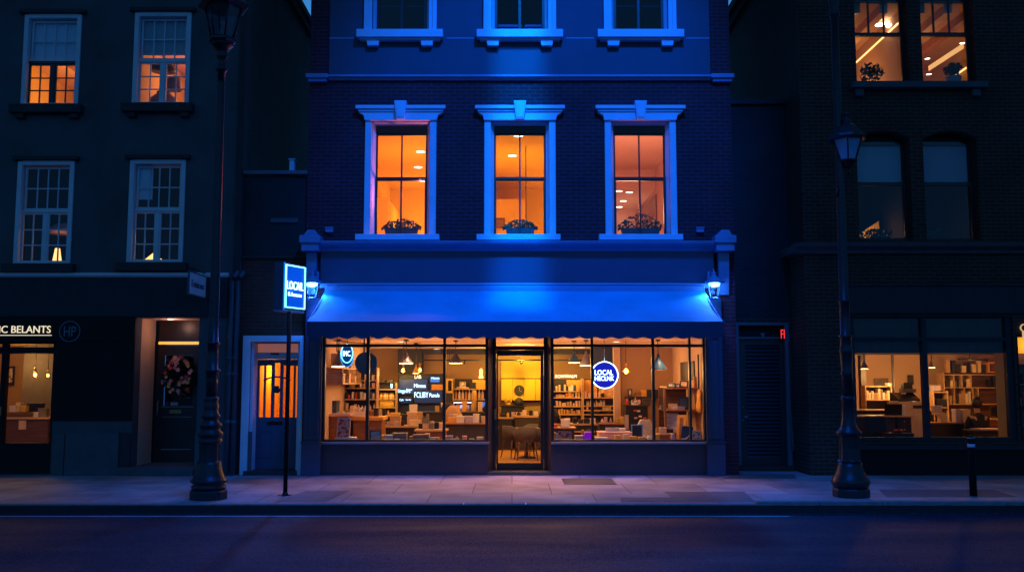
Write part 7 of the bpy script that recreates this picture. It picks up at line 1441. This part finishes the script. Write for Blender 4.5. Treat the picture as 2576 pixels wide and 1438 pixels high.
for k in (2, 3):
    w = KW[k]; r3 = random.Random(k); x0, x1 = w[0] + .05, w[0] + (.85 if k == 2 else .6)
    t = thing('window_plant', ('dark leafy plant along the bottom of the blind-covered window by the lamp post', 'low dark plant in the far blind-covered window')[k - 2], 'plant', ((x0 + x1) / 2, .6, w[2]), 'plants in the dim arched windows')
    MB().box(x0, x1, .5, .68, w[2] + .0, w[2] + .1).build('trough', 'pot_dark', t); MB().leaves(lambda: (r3.uniform(x0, x1), r3.uniform(.48, .7), w[2] + .08 + r3.random() * .22), 260, .05, r3).build('foliage', 'leaf_dark', t)
    MB().box(w[0] - .05, w[1] + .05, .345, .75, w[2] - .05, w[2] - .001).build('inner_sill', 'room_dark', kb)
    x0, x1 = (w[0] + .45, w[1] - .1) if k == 2 else (w[0] + .05, w[0] + .55)
    t = thing('lit_partition', ('orange-lit sloping partition glimpsed behind the leafy dim window', 'thin orange-lit rail glimpsed in the far dim window')[k - 2], 'partition', (x0, 1.4, w[2]))
    pl = [(x0, w[2] + .1), (x1, w[2] + .1), (x1, w[2] + .62), (x0, w[2] + .3)] if k == 2 else [(x0, w[2] + .3), (x1, w[2] + .55), (x1, w[2] + .6), (x0, w[2] + .35)]
    MB().prism(pl, 1.4, 1.45).build('panel', 'wall_orange', t); lamp('partition_light', ((x0 + x1) / 2, 1.1, w[2] + .35), 2.6 if k == 2 else 1.2, (1, .45, .15), .05)
# last lit shop at the frame edge
x = KS2[0] + .25; shelf_unit('shelf_unit', 'orange wooden shelf glimpsed in the last lit window at the frame edge', x - .2, x + 1.2, .4, .6, .05, [.9, 1.3, 1.7, 2.1], 2.3, 'wood_mid', 'wood_dark')
fill_row(x - .15, x + .6, .41, 1.3, .25, 4, 'small box on the shelf in the last lit window', 'boxes in the last lit window', ['red', 'cream', 'char'], seed=91); fill_row(x - .15, x + .6, .41, 1.7, .25, 4, 'tin on the upper shelf in the last lit window', 'tins in the last lit window', ['gold', 'cream', 'char'], seed=92)

# ------------------------------------------------------------------ sky, sun and the blue facade floodlights
wd = bpy.data.worlds.new('World'); sc.world = wd; wd.use_nodes = True; nt = wd.node_tree; N = nt.nodes; L = nt.links
bg = N['Background']; sky = N.new('ShaderNodeTexSky'); sky.sky_type = 'NISHITA'; sky.sun_disc = False
SUN_E, SUN_R = R(2.0), R(SUNROT); sky.sun_elevation = SUN_E; sky.sun_rotation = SUN_R; sky.air_density = 1.0; sky.ozone_density = 3
mx = N.new('ShaderNodeMix'); mx.data_type = 'RGBA'; mx.blend_type = 'MULTIPLY'; mx.inputs['Factor'].default_value = 1; mx.inputs['B'].default_value = (.07, .38, 1, 1)
bw = N.new('ShaderNodeRGBToBW'); L.new(sky.outputs['Color'], bw.inputs[0]); L.new(bw.outputs[0], mx.inputs['A']); L.new(mx.outputs['Result'], bg.inputs['Color']); bg.inputs['Strength'].default_value = SKY * 3.6
sun = bpy.data.lights.new('dusk_sun', 'SUN'); sun.energy = .012; sun.color = (.25, .5, 1); sun.angle = R(40)
so = bpy.data.objects.new('dusk_sun', sun); COL.objects.link(so); so.rotation_euler = (R(50), 0, R(-20))
BLUE = (.0, .14, 1)
o = lamp('facade_flood', (2.6, -11, 17.6), 12500, BLUE, .9, 'SPOT', spot_size=R(37), spot_blend=.7); aim(o, (.55, 0, 6.5))
o = lamp('street_blue_fill', (1.0, -11, 16), 7500, (.0, .13, 1), 1.2, 'SPOT', spot_size=R(66), spot_blend=1); aim(o, (.5, -6.6, 0))  # unseen blue fill, added to tint the road and pavement
# narrow strip projector that draws the bright upright band on the facade
ang = R(48); l = bpy.data.lights.new('facade_beam', 'AREA'); l.shape = 'RECTANGLE'; l.size = .95; l.size_y = 7.6; l.energy = 66; l.color = (.0, .22, 1); l.spread = R(3.5)
o = bpy.data.objects.new('facade_beam', l); COL.objects.link(o)
dv = Vector((0, math.cos(ang), -math.sin(ang))); ctr = Vector((gx(1306, 0, 6), 0, 7.6)) - dv * 11
o.location = ctr; o.rotation_euler = dv.to_track_quat('-Z', 'Y').to_euler()

sc.render.engine = 'CYCLES'
cy = sc.cycles; cy.use_denoising = True; cy.max_bounces = 7; cy.diffuse_bounces = 4; cy.glossy_bounces = 3; cy.transmission_bounces = 4; cy.transparent_max_bounces = 12
cy.caustics_reflective = False; cy.caustics_refractive = False; cy.sample_clamp_indirect = 4.0
sc.view_settings.view_transform = 'Standard'; sc.view_settings.look = 'None'; sc.view_settings.exposure = 0; sc.view_settings.gamma = 1
